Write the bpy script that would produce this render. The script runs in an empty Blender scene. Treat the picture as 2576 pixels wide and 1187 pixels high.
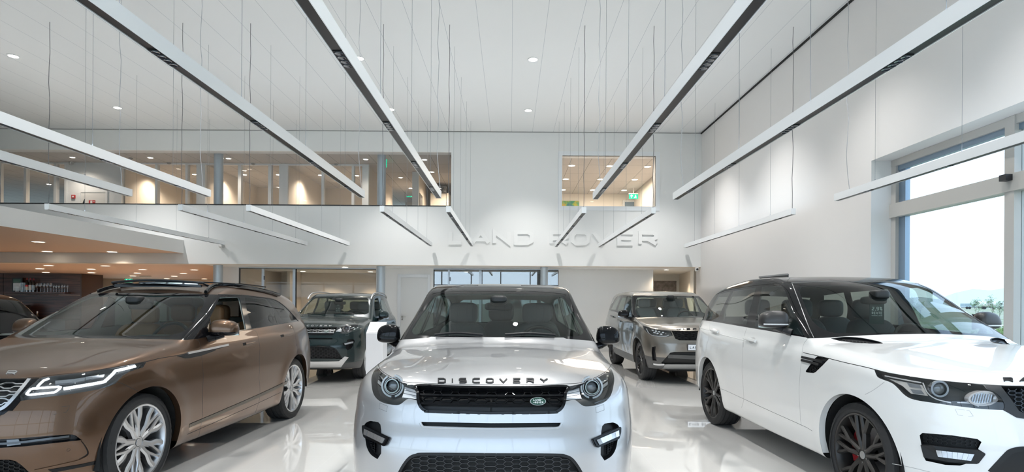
import bpy, bmesh, math, random
import numpy as np
from mathutils import Vector, Matrix
random.seed(7); np.random.seed(7)
SC = bpy.context.scene
C = SC.collection
# ---------------------------------------------------------------- camera
IW, IH, FPX = 2576.0, 1187.0, 1450.0
VPX, VPY, ROLL, EYE = 1284.0, 760.0, 0.0065, 1.5
cam = bpy.data.cameras.new('camera'); camo = bpy.data.objects.new('camera', cam); C.objects.link(camo)
cam.sensor_fit = 'HORIZONTAL'; cam.sensor_width = 36.0; cam.lens = 36.0*FPX/IW
cam.shift_x = (IW/2-VPX)/IW; cam.shift_y = (VPY-IH/2)/IW
cam.clip_start = 0.05; cam.clip_end = 2000
camo.matrix_world = Matrix.Translation((0, 0, EYE)) @ Matrix.Rotation(math.pi/2, 4, 'X') @ Matrix.Rotation(ROLL, 4, 'Z')
SC.camera = camo
# ---------------------------------------------------------------- view, world
SC.view_settings.view_transform = 'Standard'; SC.view_settings.look = 'None'
SC.view_settings.gamma = 1.0; SC.view_settings.use_curve_mapping = False
SC.view_settings.exposure = 0.45
SC.cycles.max_bounces = 9; SC.cycles.diffuse_bounces = 4; SC.cycles.glossy_bounces = 4
SC.cycles.transparent_max_bounces = 16; SC.cycles.transmission_bounces = 4
SC.cycles.caustics_reflective = False; SC.cycles.caustics_refractive = False
SC.cycles.sample_clamp_indirect = 4.0
SC.cycles.use_denoising = True
W_ = bpy.data.worlds.new('overcast_sky'); SC.world = W_; W_.use_nodes = True
nt = W_.node_tree; bg = nt.nodes['Background']
tc = nt.nodes.new('ShaderNodeTexCoord'); sp = nt.nodes.new('ShaderNodeSeparateXYZ'); rp = nt.nodes.new('ShaderNodeValToRGB')
nt.links.new(tc.outputs['Generated'], sp.inputs[0]); nt.links.new(sp.outputs['Z'], rp.inputs[0]); nt.links.new(rp.outputs[0], bg.inputs[0])
rp.color_ramp.elements[0].position = 0.0; rp.color_ramp.elements[0].color = (0.70, 0.86, 1.0, 1)
rp.color_ramp.elements[1].position = 0.6; rp.color_ramp.elements[1].color = (0.52, 0.73, 1.0, 1)
bg.inputs[1].default_value = 2.2

def area_light(name, loc, size, power, color, rot=(0, 0, 0), size_y=None, spread=None):
    l = bpy.data.lights.new(name, 'AREA'); l.energy = power; l.color = color
    l.shape = 'RECTANGLE' if size_y else 'SQUARE'; l.size = size
    if size_y: l.size_y = size_y
    if spread: l.spread = spread
    o = bpy.data.objects.new(name, l); C.objects.link(o); o.location = loc; o.rotation_euler = rot
    return o
def spot_light(name, loc, power, color, angle=1.2, blend=.6, radius=.05, rot=(0, 0, 0)):
    l = bpy.data.lights.new(name, 'SPOT'); l.energy = power; l.color = color; l.spot_size = angle; l.spot_blend = blend
    l.shadow_soft_size = radius
    o = bpy.data.objects.new(name, l); C.objects.link(o); o.location = loc; o.rotation_euler = rot
    return o
# ---------------------------------------------------------------- photo ray helpers
_c, _s = math.cos(ROLL), math.sin(ROLL)
def ray(px, py):
    dx, dy = px-VPX, VPY-py
    return ((dx*_c-dy*_s)/FPX, 1.0, (dx*_s+dy*_c)/FPX)
def atY(px, py, Y):
    r = ray(px, py); return (r[0]*Y, Y, EYE+r[2]*Y)
def atZ(px, py, z):
    r = ray(px, py); t = (z-EYE)/r[2]; return (r[0]*t, t, z)
def atX(px, py, X):
    r = ray(px, py); t = X/r[0]; return (X, t, EYE+r[2]*t)
# ---------------------------------------------------------------- materials
MATS = {}
def mat(name, col=(.8, .8, .8), rough=.5, metal=0.0, coat=0.0, spec=.5, emit=None, es=1.0, coat_rough=.03, alpha=None):
    if name in MATS: return MATS[name]
    m = bpy.data.materials.new(name); m.use_nodes = True; b = m.node_tree.nodes['Principled BSDF']
    b.inputs['Base Color'].default_value = (*col, 1); b.inputs['Roughness'].default_value = rough
    b.inputs['Metallic'].default_value = metal; b.inputs['Coat Weight'].default_value = coat
    b.inputs['Coat Roughness'].default_value = coat_rough
    b.inputs['Specular IOR Level'].default_value = spec
    if emit: b.inputs['Emission Color'].default_value = (*emit, 1); b.inputs['Emission Strength'].default_value = es
    MATS[name] = m; return m
def glass(name, tint=(1, 1, 1), f0=.04, rough=0.0):
    """thin architectural glass: tinted see-through plus a Schlick mirror share on each face"""
    if name in MATS: return MATS[name]
    m = bpy.data.materials.new(name); m.use_nodes = True; t = m.node_tree
    for n in list(t.nodes): t.nodes.remove(n)
    o = t.nodes.new('ShaderNodeOutputMaterial'); mx = t.nodes.new('ShaderNodeMixShader')
    tr = t.nodes.new('ShaderNodeBsdfTransparent'); gl = t.nodes.new('ShaderNodeBsdfGlossy'); g = t.nodes.new('ShaderNodeNewGeometry')
    dp = t.nodes.new('ShaderNodeVectorMath'); dp.operation = 'DOT_PRODUCT'
    t.links.new(g.outputs['Incoming'], dp.inputs[0]); t.links.new(g.outputs['Normal'], dp.inputs[1])
    def M(op, a, b):
        n = t.nodes.new('ShaderNodeMath'); n.operation = op
        for i, x in enumerate((a, b)):
            if x is None: continue
            if isinstance(x, (int, float)): n.inputs[i].default_value = x
            else: t.links.new(x, n.inputs[i])
        return n.outputs[0]
    c = M('ABSOLUTE', dp.outputs['Value'], None); k = M('POWER', M('SUBTRACT', 1.0, c), 5.0)
    F = M('ADD', M('MULTIPLY', k, 1-f0), f0)
    tr.inputs[0].default_value = (*tint, 1); gl.inputs['Roughness'].default_value = rough; gl.inputs[0].default_value = (1, 1, 1, 1)
    t.links.new(F, mx.inputs[0]); t.links.new(tr.outputs[0], mx.inputs[1]); t.links.new(gl.outputs[0], mx.inputs[2]); t.links.new(mx.outputs[0], o.inputs[0])
    MATS[name] = m; return m
def grid_mat(name, col, line, sx, sy, w=.004, rough=.5, ox=0, oy=0, spec=.5, noise=0.0, axes=(0, 1), bump=0):
    """tiles sx by sy metres in object space with thin joints"""
    m = mat(name, col, rough, spec=spec); t = m.node_tree; b = t.nodes['Principled BSDF']
    g = t.nodes.new('ShaderNodeNewGeometry'); s = t.nodes.new('ShaderNodeSeparateXYZ'); t.links.new(g.outputs['Position'], s.inputs[0])
    outs = []
    for ax, pitch, off in ((axes[0], sx, ox), (axes[1], sy, oy)):
        if not pitch: continue
        a = t.nodes.new('ShaderNodeMath'); a.operation = 'ADD'; a.inputs[1].default_value = off+1000*pitch
        d = t.nodes.new('ShaderNodeMath'); d.operation = 'MODULO'; d.inputs[1].default_value = pitch
        l = t.nodes.new('ShaderNodeMath'); l.operation = 'LESS_THAN'; l.inputs[1].default_value = w
        t.links.new(s.outputs[ax], a.inputs[0]); t.links.new(a.outputs[0], d.inputs[0]); t.links.new(d.outputs[0], l.inputs[0]); outs.append(l)
    mx = t.nodes.new('ShaderNodeMix'); mx.data_type = 'RGBA'
    mx.inputs['A'].default_value = (*col, 1); mx.inputs['B'].default_value = (*line, 1)
    if len(outs) == 2:
        q = t.nodes.new('ShaderNodeMath'); q.operation = 'MAXIMUM'; t.links.new(outs[0].outputs[0], q.inputs[0]); t.links.new(outs[1].outputs[0], q.inputs[1]); f = q
    else: f = outs[0]
    t.links.new(f.outputs[0], mx.inputs['Factor']); t.links.new(mx.outputs['Result'], b.inputs['Base Color'])
    return m
def wood_mat(name, c1, c2, scale=(1, 1, 14), rough=.45):
    m = mat(name, c1, rough); t = m.node_tree; b = t.nodes['Principled BSDF']
    g = t.nodes.new('ShaderNodeNewGeometry'); mp = t.nodes.new('ShaderNodeMapping'); mp.inputs['Scale'].default_value = scale
    n = t.nodes.new('ShaderNodeTexNoise'); n.inputs['Scale'].default_value = 2.0; n.inputs['Detail'].default_value = 6
    r = t.nodes.new('ShaderNodeValToRGB'); r.color_ramp.elements[0].position = .35; r.color_ramp.elements[1].position = .7
    r.color_ramp.elements[0].color = (*c1, 1); r.color_ramp.elements[1].color = (*c2, 1)
    t.links.new(g.outputs['Position'], mp.inputs[0]); t.links.new(mp.outputs[0], n.inputs['Vector']); t.links.new(n.outputs[0], r.inputs[0]); t.links.new(r.outputs[0], b.inputs['Base Color'])
    return m
# ---------------------------------------------------------------- mesh helpers
def mesh_obj(name, verts, faces, m, parent=None, smooth=False, normals=None, mats=None, midx=None):
    me = bpy.data.meshes.new(name); me.from_pydata([tuple(v) for v in verts], [], [tuple(f) for f in faces])
    if mats:
        for x in mats: me.materials.append(x)
        me.polygons.foreach_set('material_index', midx)
    elif m: me.materials.append(m)
    if smooth: me.polygons.foreach_set('use_smooth', [True]*len(me.polygons))
    me.update()
    if normals is not None: me.normals_split_custom_set_from_vertices([tuple(n) for n in normals])
    o = bpy.data.objects.new(name, me); C.objects.link(o)
    if parent: o.parent = parent
    return o
class MB:
    def __init__(s): s.v = []; s.f = []
    def add(s, v, f):
        n = len(s.v); s.v += [tuple(x) for x in v]; s.f += [tuple(i+n for i in q) for q in f]; return s
    def box(s, x0, x1, y0, y1, z0, z1):
        return s.add([(x, y, z) for z in (z0, z1) for y in (y0, y1) for x in (x0, x1)],
                     [(0, 2, 3, 1), (4, 5, 7, 6), (0, 1, 5, 4), (2, 6, 7, 3), (0, 4, 6, 2), (1, 3, 7, 5)])
    def cyl(s, p, q, r, n=12, r2=None):
        p, q = Vector(p), Vector(q); d = (q-p).normalized(); a = d.orthogonal().normalized(); b = d.cross(a); r2 = r if r2 is None else r2
        v = [p+(a*math.cos(t)+b*math.sin(t))*r for t in [2*math.pi*i/n for i in range(n)]]+[q+(a*math.cos(t)+b*math.sin(t))*r2 for t in [2*math.pi*i/n for i in range(n)]]
        f = [(i, (i+1) % n, n+(i+1) % n, n+i) for i in range(n)]+[tuple(reversed(range(n))), tuple(range(n, 2*n))]
        return s.add(v, f)
    def lathe(s, prof, n=32, axis='z', c=(0, 0, 0), close=False):
        v = []
        for i in range(n):
            t = 2*math.pi*i/n
            for r, h in prof:
                if axis == 'z': v.append((c[0]+r*math.cos(t), c[1]+r*math.sin(t), c[2]+h))
                else: v.append((c[0]+h, c[1]+r*math.cos(t), c[2]+r*math.sin(t)))
        k = len(prof); f = []
        for i in range(n):
            j = (i+1) % n
            for a in range(k-1 if not close else k):
                b = (a+1) % k
                f.append((i*k+a, j*k+a, j*k+b, i*k+b))
        return s.add(v, f)
    def prism(s, poly, fn, d):
        """poly: 2D points; fn maps (u,v,w)->3D ; extruded from w=0 to d"""
        n = len(poly); v = [fn(u, w, 0) for u, w in poly]+[fn(u, w, d) for u, w in poly]
        f = [tuple(range(n)), tuple(reversed(range(n, 2*n)))]+[(i, n+i, n+(i+1) % n, (i+1) % n) for i in range(n)]
        return s.add(v, f)
    def build(s, name, m, parent=None, smooth=False, bevel=0):
        o = mesh_obj(name, s.v, s.f, m, parent, False)
        bm = bmesh.new(); bm.from_mesh(o.data); bmesh.ops.recalc_face_normals(bm, faces=bm.faces)
        if bevel: bmesh.ops.bevel(bm, geom=[e for e in bm.edges if len(e.link_faces) == 2 and e.calc_face_angle(0) > .5], offset=bevel, segments=2, affect='EDGES', profile=.7)
        bm.to_mesh(o.data); bm.free()
        if smooth:
            o.data.polygons.foreach_set('use_smooth', [True]*len(o.data.polygons))
            try: o.data.set_sharp_from_angle(angle=math.radians(35))
            except Exception: pass
        return o
def tag(o, label=None, cat=None, group=None, kind=None):
    if label: o['label'] = label
    if cat: o['category'] = cat
    if group: o['group'] = group
    if kind: o['kind'] = kind
    return o
def empty(name, loc=(0, 0, 0), parent=None, rz=0):
    o = bpy.data.objects.new(name, None); C.objects.link(o); o.location = loc; o.rotation_euler = (0, 0, rz); o.empty_display_size = .2
    if parent: o.parent = parent
    return o
def copy_tree(o, loc=None, parent=None):
    c = o.copy(); C.objects.link(c)
    if parent: c.parent = parent
    if loc is not None: c.location = loc
    for ch in list(o.children): copy_tree(ch, None, c)
    return c
def struct(o): o['kind'] = 'structure'; return o
# ---------------------------------------------------------------- stroke lettering (wide capitals), unit cell 1 wide x 1 high
GL = {
 'D': [[(0,0),(0,1),(.72,1),(.95,.8),(.95,.2),(.72,0),(0,0)]], 'I': [[(.5,0),(.5,1)]],
 'S': [[(.97,1),(.2,1),(.03,.85),(.03,.65),(.2,.5),(.8,.5),(.97,.37),(.97,.15),(.8,0),(.03,0)]],
 'C': [[(1,1),(.22,1),(.03,.8),(.03,.2),(.22,0),(1,0)]], 'O': [[(.22,0),(.03,.2),(.03,.8),(.22,1),(.78,1),(.97,.8),(.97,.2),(.78,0),(.22,0)]],
 'V': [[(0,1),(.5,0),(1,1)]], 'E': [[(1,1),(0.03,1),(0.03,0),(1,0)], [(0.03,.5),(.9,.5)]],
 'R': [[(0.03,0),(0.03,1),(.82,1),(.97,.87),(.97,.6),(.82,.45),(0.03,.45)], [(.5,.45),(1,0)]], 'Y': [[(0,1),(.5,.42),(1,1)], [(.5,.42),(.5,0)]],
 'L': [[(0.03,1),(0.03,0),(1,0)]], 'A': [[(0,0),(.5,1),(1,0)], [(.2,.3),(.8,.3)]], 'N': [[(0.03,0),(0.03,1),(.97,0),(.97,1)]],
 'G': [[(1,1),(.22,1),(.03,.8),(.03,.2),(.22,0),(.97,0),(.97,.5),(.6,.5)]], 'T': [[(0,1),(1,1)], [(.5,1),(.5,0)]], 'P': [[(0,0),(0,1),(.85,1),(1,.85),(1,.6),(.85,.45),(0,.45)]],
 'F': [[(1,1),(0,1),(0,0)], [(0,.5),(.85,.5)]], 'X': [[(0,0),(1,1)], [(0,1),(1,0)]], 'M': [[(0,0),(0,1),(.5,.4),(1,1),(1,0)]],
 '2': [[(0,1),(.85,1),(1,.85),(1,.65),(0,.15),(0,0),(1,0)]], '9': [[(0,0),(.85,0),(1,.15),(1,.85),(.85,1),(.15,1),(0,.85),(0,.6),(.15,.45),(1,.45)]],
 '4': [[(.75,0),(.75,1),(0,.3),(1,.3)]], '%': [[(.1,0),(.9,1)], [(0,1),(.3,1),(.3,.7),(0,.7),(0,1)], [(.7,.3),(1,.3),(1,0),(.7,0),(.7,.3)]], ',': [[(.4,.1),(.25,-.2)]], '.': [[(.4,0),(.6,0)]], '-': [[(.2,.5),(.8,.5)]],
}
def stroke_poly(pts, w):
    """offset a 2D polyline to a closed outline strip: returns list of quads (4 pts) with mitred joints"""
    P = [np.array(p, float) for p in pts]; n = len(P); closed = n > 2 and np.allclose(P[0], P[-1])
    if closed: P = P[:-1]; n -= 1
    L, R = [], []
    for i in range(n):
        a = P[(i-1) % n] if (closed or i > 0) else None; b = P[(i+1) % n] if (closed or i < n-1) else None
        d1 = (P[i]-a)/(np.linalg.norm(P[i]-a)+1e-9) if a is not None else None; d2 = (b-P[i])/(np.linalg.norm(b-P[i])+1e-9) if b is not None else None
        if d1 is None: d1 = d2
        if d2 is None: d2 = d1
        n1 = np.array((-d1[1], d1[0])); n2 = np.array((-d2[1], d2[0])); m = n1+n2; m /= (np.linalg.norm(m)+1e-9)
        k = min(w/2/max(.4, float(m@n1)), w)
        L.append(P[i]+m*k); R.append(P[i]-m*k)
    q = []
    for i in range(n if closed else n-1):
        j = (i+1) % n; q.append((L[i], R[i], R[j], L[j]))
    return q
def text_quads(txt, x0, x1, y0, y1, w, gap=.35, cellw=None, skew=0.0):
    """letters laid between x0..x1; each letter cell equal width; returns list of quads in 2D"""
    n = len(txt); tot = 0; ws = []
    for ch in txt: k = {'I': .25, ' ': .6, ',': .25, '.': .3}.get(ch, 1.0); ws.append(k); tot += k
    tot += gap*(n-1); u = (x1-x0)/tot; out = []; x = x0; h = y1-y0
    for ch, k in zip(txt, ws):
        for st in GL.get(ch, []):
            cx = [(x+w/2+(px if ch != 'I' else .5)*max(u*k-w, 1e-6)+skew*py*h, y0+w/2+py*(h-w)) for px, py in st]
            out += stroke_poly(cx, w)
        x += u*(k+gap)
    return out
def quads_mesh(mb, quads, fn, d):
    for i, q in enumerate(quads):
        e = abs(d)*.03*(i % 7)/7*(1 if d > 0 else -1); mb.prism([tuple(p) for p in q], lambda u, v, t: fn(u, v, e if t == 0 else t-e), d)
# ================================================================ room shell
WY, LY, WX, CZ, SZ = 16.4, 17.95, 5.41, 6.35, 2.54     # back wall, recessed lower wall, right wall, ceiling, soffit height
UZ, UF = 5.8, 3.2
white = mat('wall_paint_white', (.80, .80, .785), .6)
whitec = mat('fascia_white', (.80, .80, .79), .55)
bluewhite = mat('frame_white', (.80, .82, .84), .4)
taupe = mat('taupe_ceiling', (.56, .38, .27), .6)
warmwall = mat('office_wall', (.62, .56, .50), .6)
dark_line = mat('shadow_gap_black', (.01, .01, .01), .8)
steel = mat('column_grey', (.50, .56, .61), .35, .3)
alu = mat('frame_aluminium', (.55, .62, .70), .35, .4)
ceil_m = grid_mat('ceiling_planks', (.78, .78, .77), (.40, .42, .45), .594, 0, .006, .65, ox=.0)
tile_c = grid_mat('ceiling_tiles', (.50, .48, .47), (.10, .10, .10), .6, 1.2, .012, .7)
floor_m = grid_mat('floor_tiles', (.90, .88, .85), (.95, .93, .90), .607, .607, .004, .04, ox=-2.53+.607*5, oy=-5.55+.607*10, spec=.8)
floor_m.node_tree.nodes['Principled BSDF'].inputs['Coat Weight'].default_value = 1.0; floor_m.node_tree.nodes['Principled BSDF'].inputs['Coat IOR'].default_value = 1.6; floor_m.node_tree.nodes['Principled BSDF'].inputs['Coat Roughness'].default_value = .015
room_glass = glass('room_glass', (.95, .96, .95), .012)
win_glass = glass('window_glass', (.97, .985, .99), .03)
pink = glass('balustrade_glass', (.94, .95, .96), .035)
def wall_with_holes(name, X0, X1, Z0, Z1, Y0, Y1, holes, m, parent=None):
    """box wall facing -Y with rectangular holes (x0,x1,z0,z1)"""
    xs = sorted({X0, X1, *[h[0] for h in holes], *[h[1] for h in holes]}); zs = sorted({Z0, Z1, *[h[2] for h in holes], *[h[3] for h in holes]})
    xs = [x for x in xs if X0 <= x <= X1]; zs = [z for z in zs if Z0 <= z <= Z1]
    mb = MB()
    for i in range(len(xs)-1):
        for j in range(len(zs)-1):
            cx, cz = (xs[i]+xs[i+1])/2, (zs[j]+zs[j+1])/2
            if any(h[0] < cx < h[1] and h[2] < cz < h[3] for h in holes): continue
            mb.box(xs[i], xs[i+1], Y0, Y1, zs[j], zs[j+1])
    o = mb.build(name, m, parent)
    bm = bmesh.new(); bm.from_mesh(o.data); bmesh.ops.remove_doubles(bm, verts=bm.verts, dist=1e-5)
    seen = {}
    for f in bm.faces: seen.setdefault(tuple(sorted(v.index for v in f.verts)), []).append(f)
    kill = [f for l in seen.values() if len(l) > 1 for f in l]
    bmesh.ops.delete(bm, geom=kill, context='FACES_ONLY'); bmesh.ops.recalc_face_normals(bm, faces=bm.faces); bm.to_mesh(o.data); bm.free()
    return o
FX0 = -20.0; FXW = -32.0
struct(MB().box(WX+1.45, WX+1.55, WY+.3, 24, 0, SZ).build('wall_light_block_end', white)); struct(MB().box(WX+.3, WX+1.55, WY+.29, WY+.4, 0, SZ).build('wall_light_block_front', white)); struct(MB().box(WX+.35, WX+1.55, WY, 24, -.1, 0).build('floor_alcove', white))  # end and front walls added out of view to stop sky leaking in
fl = struct(MB().box(-24, WX+.35, -5.2, 30, -.1, 0).build('floor', floor_m))
struct(MB().box(FX0, WX, -5.2, WY, CZ, CZ+.2).build('ceiling', ceil_m))
struct(MB().box(WX-.03, WX+.01, -5, WY, CZ-.035, CZ-.005).build('trim_1', dark_line))
struct(MB().box(FX0, WX, WY-.012, WY, CZ-.022, CZ-.004).build('trim_2', mat('shadow_gap_grey', (.3, .3, .3), .8)))
# upper back wall with the gallery opening and the square window
gx1 = atY(1135, 450, WY)[0]; gz0, gz1 = 4.237, 5.755
wx0, wx1 = atY(1414, 455, WY)[0], atY(1649, 455, WY)[0]; wz0, wz1 = atY(1530, 519, WY)[2], atY(1530, 392, WY)[2]
struct(wall_with_holes('wall_back', FX0, WX+.3, SZ, CZ, WY, WY+.3, [(FX0, gx1, gz0, gz1), (wx0, wx1, wz0, wz1)], whitec))
struct(MB().box(FX0, gx1, WY-.012, WY+.02, gz0-.03, gz0).build('trim_3', mat('gallery_edge_black', (.02, .02, .022), .4)))
# frame round the square window
fr = MB()
for a in ((wx0-.12, wx0, wz0-.12, wz1+.12), (wx1, wx1+.12, wz0-.12, wz1+.12), (wx0, wx1, wz0-.12, wz0), (wx0, wx1, wz1, wz1+.12)):
    fr.box(a[0], a[1], WY-.02, WY+.06, a[2], a[3])
w1 = empty('window_1', ((wx0+wx1)/2, WY, wz0)); struct(w1); w1['label'] = 'square interior window high in the white wall above the relief letters'
fo = fr.build('window_frame', bluewhite, w1); fo.location = (-w1.location.x, -w1.location.y, -w1.location.z)
g = MB().box(wx0, wx1, WY+.04, WY+.05, wz0, wz1).build('window_pane', pink, w1); g.location = fo.location
# gallery balustrade glass
gg = tag(MB().box(FX0, gx1, WY+.10, WY+.11, gz0, gz1).build('gallery_glazing', pink), 'long clear glazing of the upstairs gallery along the back wall', 'glazing')
# right wall: window opening
R0, R1, RZ = 8.66, 0.3, 3.66
mb = MB(); mb.box(WX, WX+.35, R0, WY+.4, 0, CZ); mb.box(WX, WX+.35, -5.2, R1, 0, CZ); mb.box(WX, WX+.35, R1, R0, RZ, CZ)
struct(mb.build('wall_right', mat('right_wall_paint', (.77, .75, .735), .6)))
# big window in the right wall
w2 = empty('window_2', (WX+.33, (R0+R1)/2, 0)); struct(w2); w2['label'] = 'tall grey framed window in the right wall looking onto the field'
fm = mat('window_frame_grey', (.52, .50, .47), .4)
XG = WX+.33
def wpart(mbx, name, m):
    o = mbx.build(name, m, w2); o.location = (-w2.location.x, -w2.location.y, -w2.location.z); return o
f = MB()
f.box(XG-.03, XG+.1, R0-.10, R0-.001, 0, RZ-.001); f.box(XG-.03, XG+.1, R1+.001, R1+.1, 0, RZ-.001); f.box(XG-.035, XG+.101, R1+.002, R0-.002, RZ-.10, RZ-.002); f.box(XG-.035, XG+.101, R1+.002, R0-.002, .002, .1)
f.box(XG-.06, XG+.102, R1+.003, R0-.003, 2.80, 3.00)
for yy in (6.52, 4.4, 2.3): f.box(XG-.05, XG+.103, yy, yy+.13, .001, RZ-.003)
wpart(f, 'window_frame', fm)
k = MB(); k.box(XG+.02, XG+.09, R0-.24, R0-.10, .1, 2.8); k.box(XG+.02, XG+.09, R0-.24, R0-.10, 3.0, RZ-.1); k.box(XG+.0, XG+.06, R1, R0-.1, RZ-.17, RZ-.1)
wpart(k, 'blind_channel', mat('blue_steel_channel', (.25, .33, .42), .3, .5))
ys = [R0-.1, 6.65, 6.52, 4.53, 4.4, 2.43, 2.3, R1+.1]
for i in range(0, 8, 2):
    for z0, z1 in ((.1, 2.8), (3.0, RZ-.1)):
        wpart(MB().box(XG+.03, XG+.04, ys[i+1], ys[i], z0, z1), 'window_pane', win_glass)
wpart(MB().box(XG-.14, XG-.03, 6.53, 6.62, 2.92, 2.99), 'door_closer', mat('black_plastic', (.015, .015, .016), .4))
# wall vent low on the right wall behind the white car
p0, p1 = atX(1912, 697, WX), atX(1984, 689, WX)
vt = empty('wall_grille', (WX, (p0[1]+p1[1])/2, 1.7)); tag(vt, 'dark recessed ventilation slot on the right wall above the white SUV', 'vent')
v = MB().box(WX-.012, WX+.0, p1[1], p0[1], p1[2]-.12, p1[2]).build('slot_frame', mat('vent_dark', (.05, .055, .06), .5), vt); v.location = tuple(-x for x in vt.location)
v = MB().box(WX-.03, WX-.012, p1[1], p0[1], p1[2]-.02, p1[2]+.01).build('top_flange', mat('vent_grey', (.25, .26, .27), .5), vt); v.location = tuple(-x for x in vt.location)
# facade behind the camera: glass wall with mullions
fac = struct(empty('window_3', (-5, -5, 0))); fac['label'] = 'glass street front of the showroom with slim dark mullions'
f = MB()
for i in range(13): x = -19.6+i*2.1; f.box(x-.035, x+.035, -5.15, -5.0, 0, 5.4)
for z in (.05, 2.7, 5.4): f.box(FX0, WX, -5.13, -5.02, z-.035, z+.035)
o = f.build('window_frame', mat('facade_frame', (.12, .13, .14), .4), fac); o.location = (5, 5, 0)
struct(MB().box(FX0, WX+.35, -5.2, -5.0, 5.44, CZ).build('wall_front', white))
struct(MB().box(FX0-.3, FX0, -5.2, WY+.3, 0, CZ).build('wall_left', white))
struct(MB().box(-24.3, -24, WY+.3, 30, -.0, SZ).build('wall_far_left', white))
# low canopy over the left side (flat box)
ap = atY(462, 637, WY); CX = ap[0]
can = MB(); can.box(FX0, CX, -5, WY, 2.83, 3.2); can = can.build('trim_4', whitec); struct(can); can['label'] = 'low white canopy edge over the left side of the hall'
can.data.materials.append(taupe)
for p in can.data.polygons:
    if p.normal.z < -.9: p.material_index = 1
# soffit over recess and the bar area ceiling
xr1 = atY(1643, 700, LY)[0]; xr2 = atY(1757, 700, LY)[0]
xl0 = atY(560, 700, LY)[0]
struct(MB().box(xl0, WX+1.55, WY+.3, 24, SZ, SZ+.15).build('ceiling_recess', white))
struct(MB().box(-24, xl0, WY+.3, 30, SZ, SZ+.15).build('ceiling_bar', taupe))
struct(MB().box(-24, WX+.3, WY+.001, WY+.299, SZ-.012, SZ-.001).build('trim_5', mat('soffit_edge', (.62, .55, .47), .6)))
# recessed ground-floor wall with openings
def X(px, Y=LY): return atY(px, 720, Y)[0]
TZ = atY(1000, 674, LY)[2]
oz1 = atY(800, 671, LY)[2]+.0
d_z = atY(1040, 698, LY)[2]
holes = [(X(600), X(946), 0, oz1), (X(1090), X(1405), 0, oz1), (X(1643), WX+1, 0, SZ), (X(1007), X(1077), 0, d_z)]
struct(wall_with_holes('wall_back_lower', xl0, WX+.3, 0, SZ, LY, LY+.15, holes, mat('lower_wall_paint', (.84, .84, .83), .6)))
# white door with handle
dr = struct(empty('door_1', (X(1042), LY, 0))); dr['label'] = 'closed white hinged door with a steel lever handle in the back wall'
def dpart(mbx, name, m, par=dr, **kw):
    o = mbx.build(name, m, par, **kw); l = par.matrix_basis.translation if par.parent is None else Vector((0, 0, 0)); o.location = -l if par.parent is None else (0, 0, 0); return o
dpart(MB().box(X(1007), X(1077), LY+.02, LY+.06, .0, d_z), 'door_leaf', mat('door_white', (.76, .76, .75), .4))
f = MB(); a, b = X(1000), X(1083)
for q in ((a, X(1008), 0, d_z+.10), (X(1076), b, 0, d_z+.10), (X(1008), X(1076), d_z, d_z+.10)): f.box(q[0], q[1], LY-.02, LY+.06, q[2], q[3])
dpart(f, 'door_frame', bluewhite, bevel=.006)
hx = X(1012); hz = atY(1012, 797, LY)[2]
h = MB().cyl((hx, LY+.02, hz), (hx, LY-.05, hz), .011, 10); h.cyl((hx-.005, LY-.045, hz), (hx+.12, LY-.045, hz), .009, 10); h.cyl((hx, LY+.02, hz), (hx, LY+.008, hz), .026, 20)
dpart(h, 'door_handle', mat('brushed_steel', (.45, .42, .38), .3, .9), smooth=True)
dpart(MB().cyl((hx, LY+.02, hz-.07), (hx, LY+.006, hz-.07), .024, 20), 'keyhole_rose', MATS['brushed_steel'], smooth=True)
# right alcove: side wall, far door
struct(MB().box(X(1643)-.1, X(1643), LY+.15, 21.2, 0, SZ).build('wall_alcove_left', white))
ay = 21.0
ax1 = atY(1703, 700, ay)[0]
alc = struct(wall_with_holes('wall_alcove_back', X(1643), WX+1.2, 0, SZ, ay, ay+.1, [(atY(1645, 720, ay)[0], atY(1702, 720, ay)[0], 0, atY(1680, 706, ay)[2])], white))
mb = MB().add([(atY(1709, 700, ay)[0], ay, 0), (atY(1744, 700, LY)[0], LY+.1, 0), (atY(1744, 700, LY)[0], LY+.1, SZ), (atY(1709, 700, ay)[0], ay, SZ),
               (atY(1709, 700, ay)[0]+.2, ay, 0), (atY(1744, 700, LY)[0]+.3, LY+.1, 0), (atY(1744, 700, LY)[0]+.3, LY+.1, SZ), (atY(1709, 700, ay)[0]+.2, ay, SZ)],
              [(0, 1, 2, 3), (7, 6, 5, 4), (0, 4, 5, 1), (3, 2, 6, 7), (0, 3, 7, 4), (1, 5, 6, 2)])
struct(mb.build('wall_alcove_right', mat('warm_white', (.78, .74, .68), .6)))
struct(MB().box(X(1744), WX+.3, LY-.02, LY+.3, 0, SZ).build('wall_alcove_pier', mat('pier_white', (.92, .91, .89), .6)))
def concrete(name, c1, c2, sc=6):
    m = mat(name, c1, .6); t = m.node_tree; n = t.nodes.new('ShaderNodeTexNoise'); n.inputs['Scale'].default_value = sc; n.inputs['Detail'].default_value = 8
    g = t.nodes.new('ShaderNodeNewGeometry'); r = t.nodes.new('ShaderNodeValToRGB'); r.color_ramp.elements[0].color = (*c1, 1); r.color_ramp.elements[1].color = (*c2, 1)
    r.color_ramp.elements[0].position = .35; r.color_ramp.elements[1].position = .65
    t.links.new(g.outputs['Position'], n.inputs['Vector']); t.links.new(n.outputs[0], r.inputs[0]); t.links.new(r.outputs[0], t.nodes['Principled BSDF'].inputs['Base Color']); return m
dr2 = struct(empty('door_2', (4.8, ay, 0))); dr2['label'] = 'grey concrete-look door at the back of the small alcove'
o = MB().box(atY(1645, 720, ay)[0], atY(1702, 720, ay)[0], ay+.02, ay+.06, 0, atY(1680, 706, ay)[2]).build('door_leaf', concrete('door_concrete', (.16, .145, .14), (.30, .27, .26), 9), dr2); o.location = (-4.8, -ay, 0)
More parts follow.
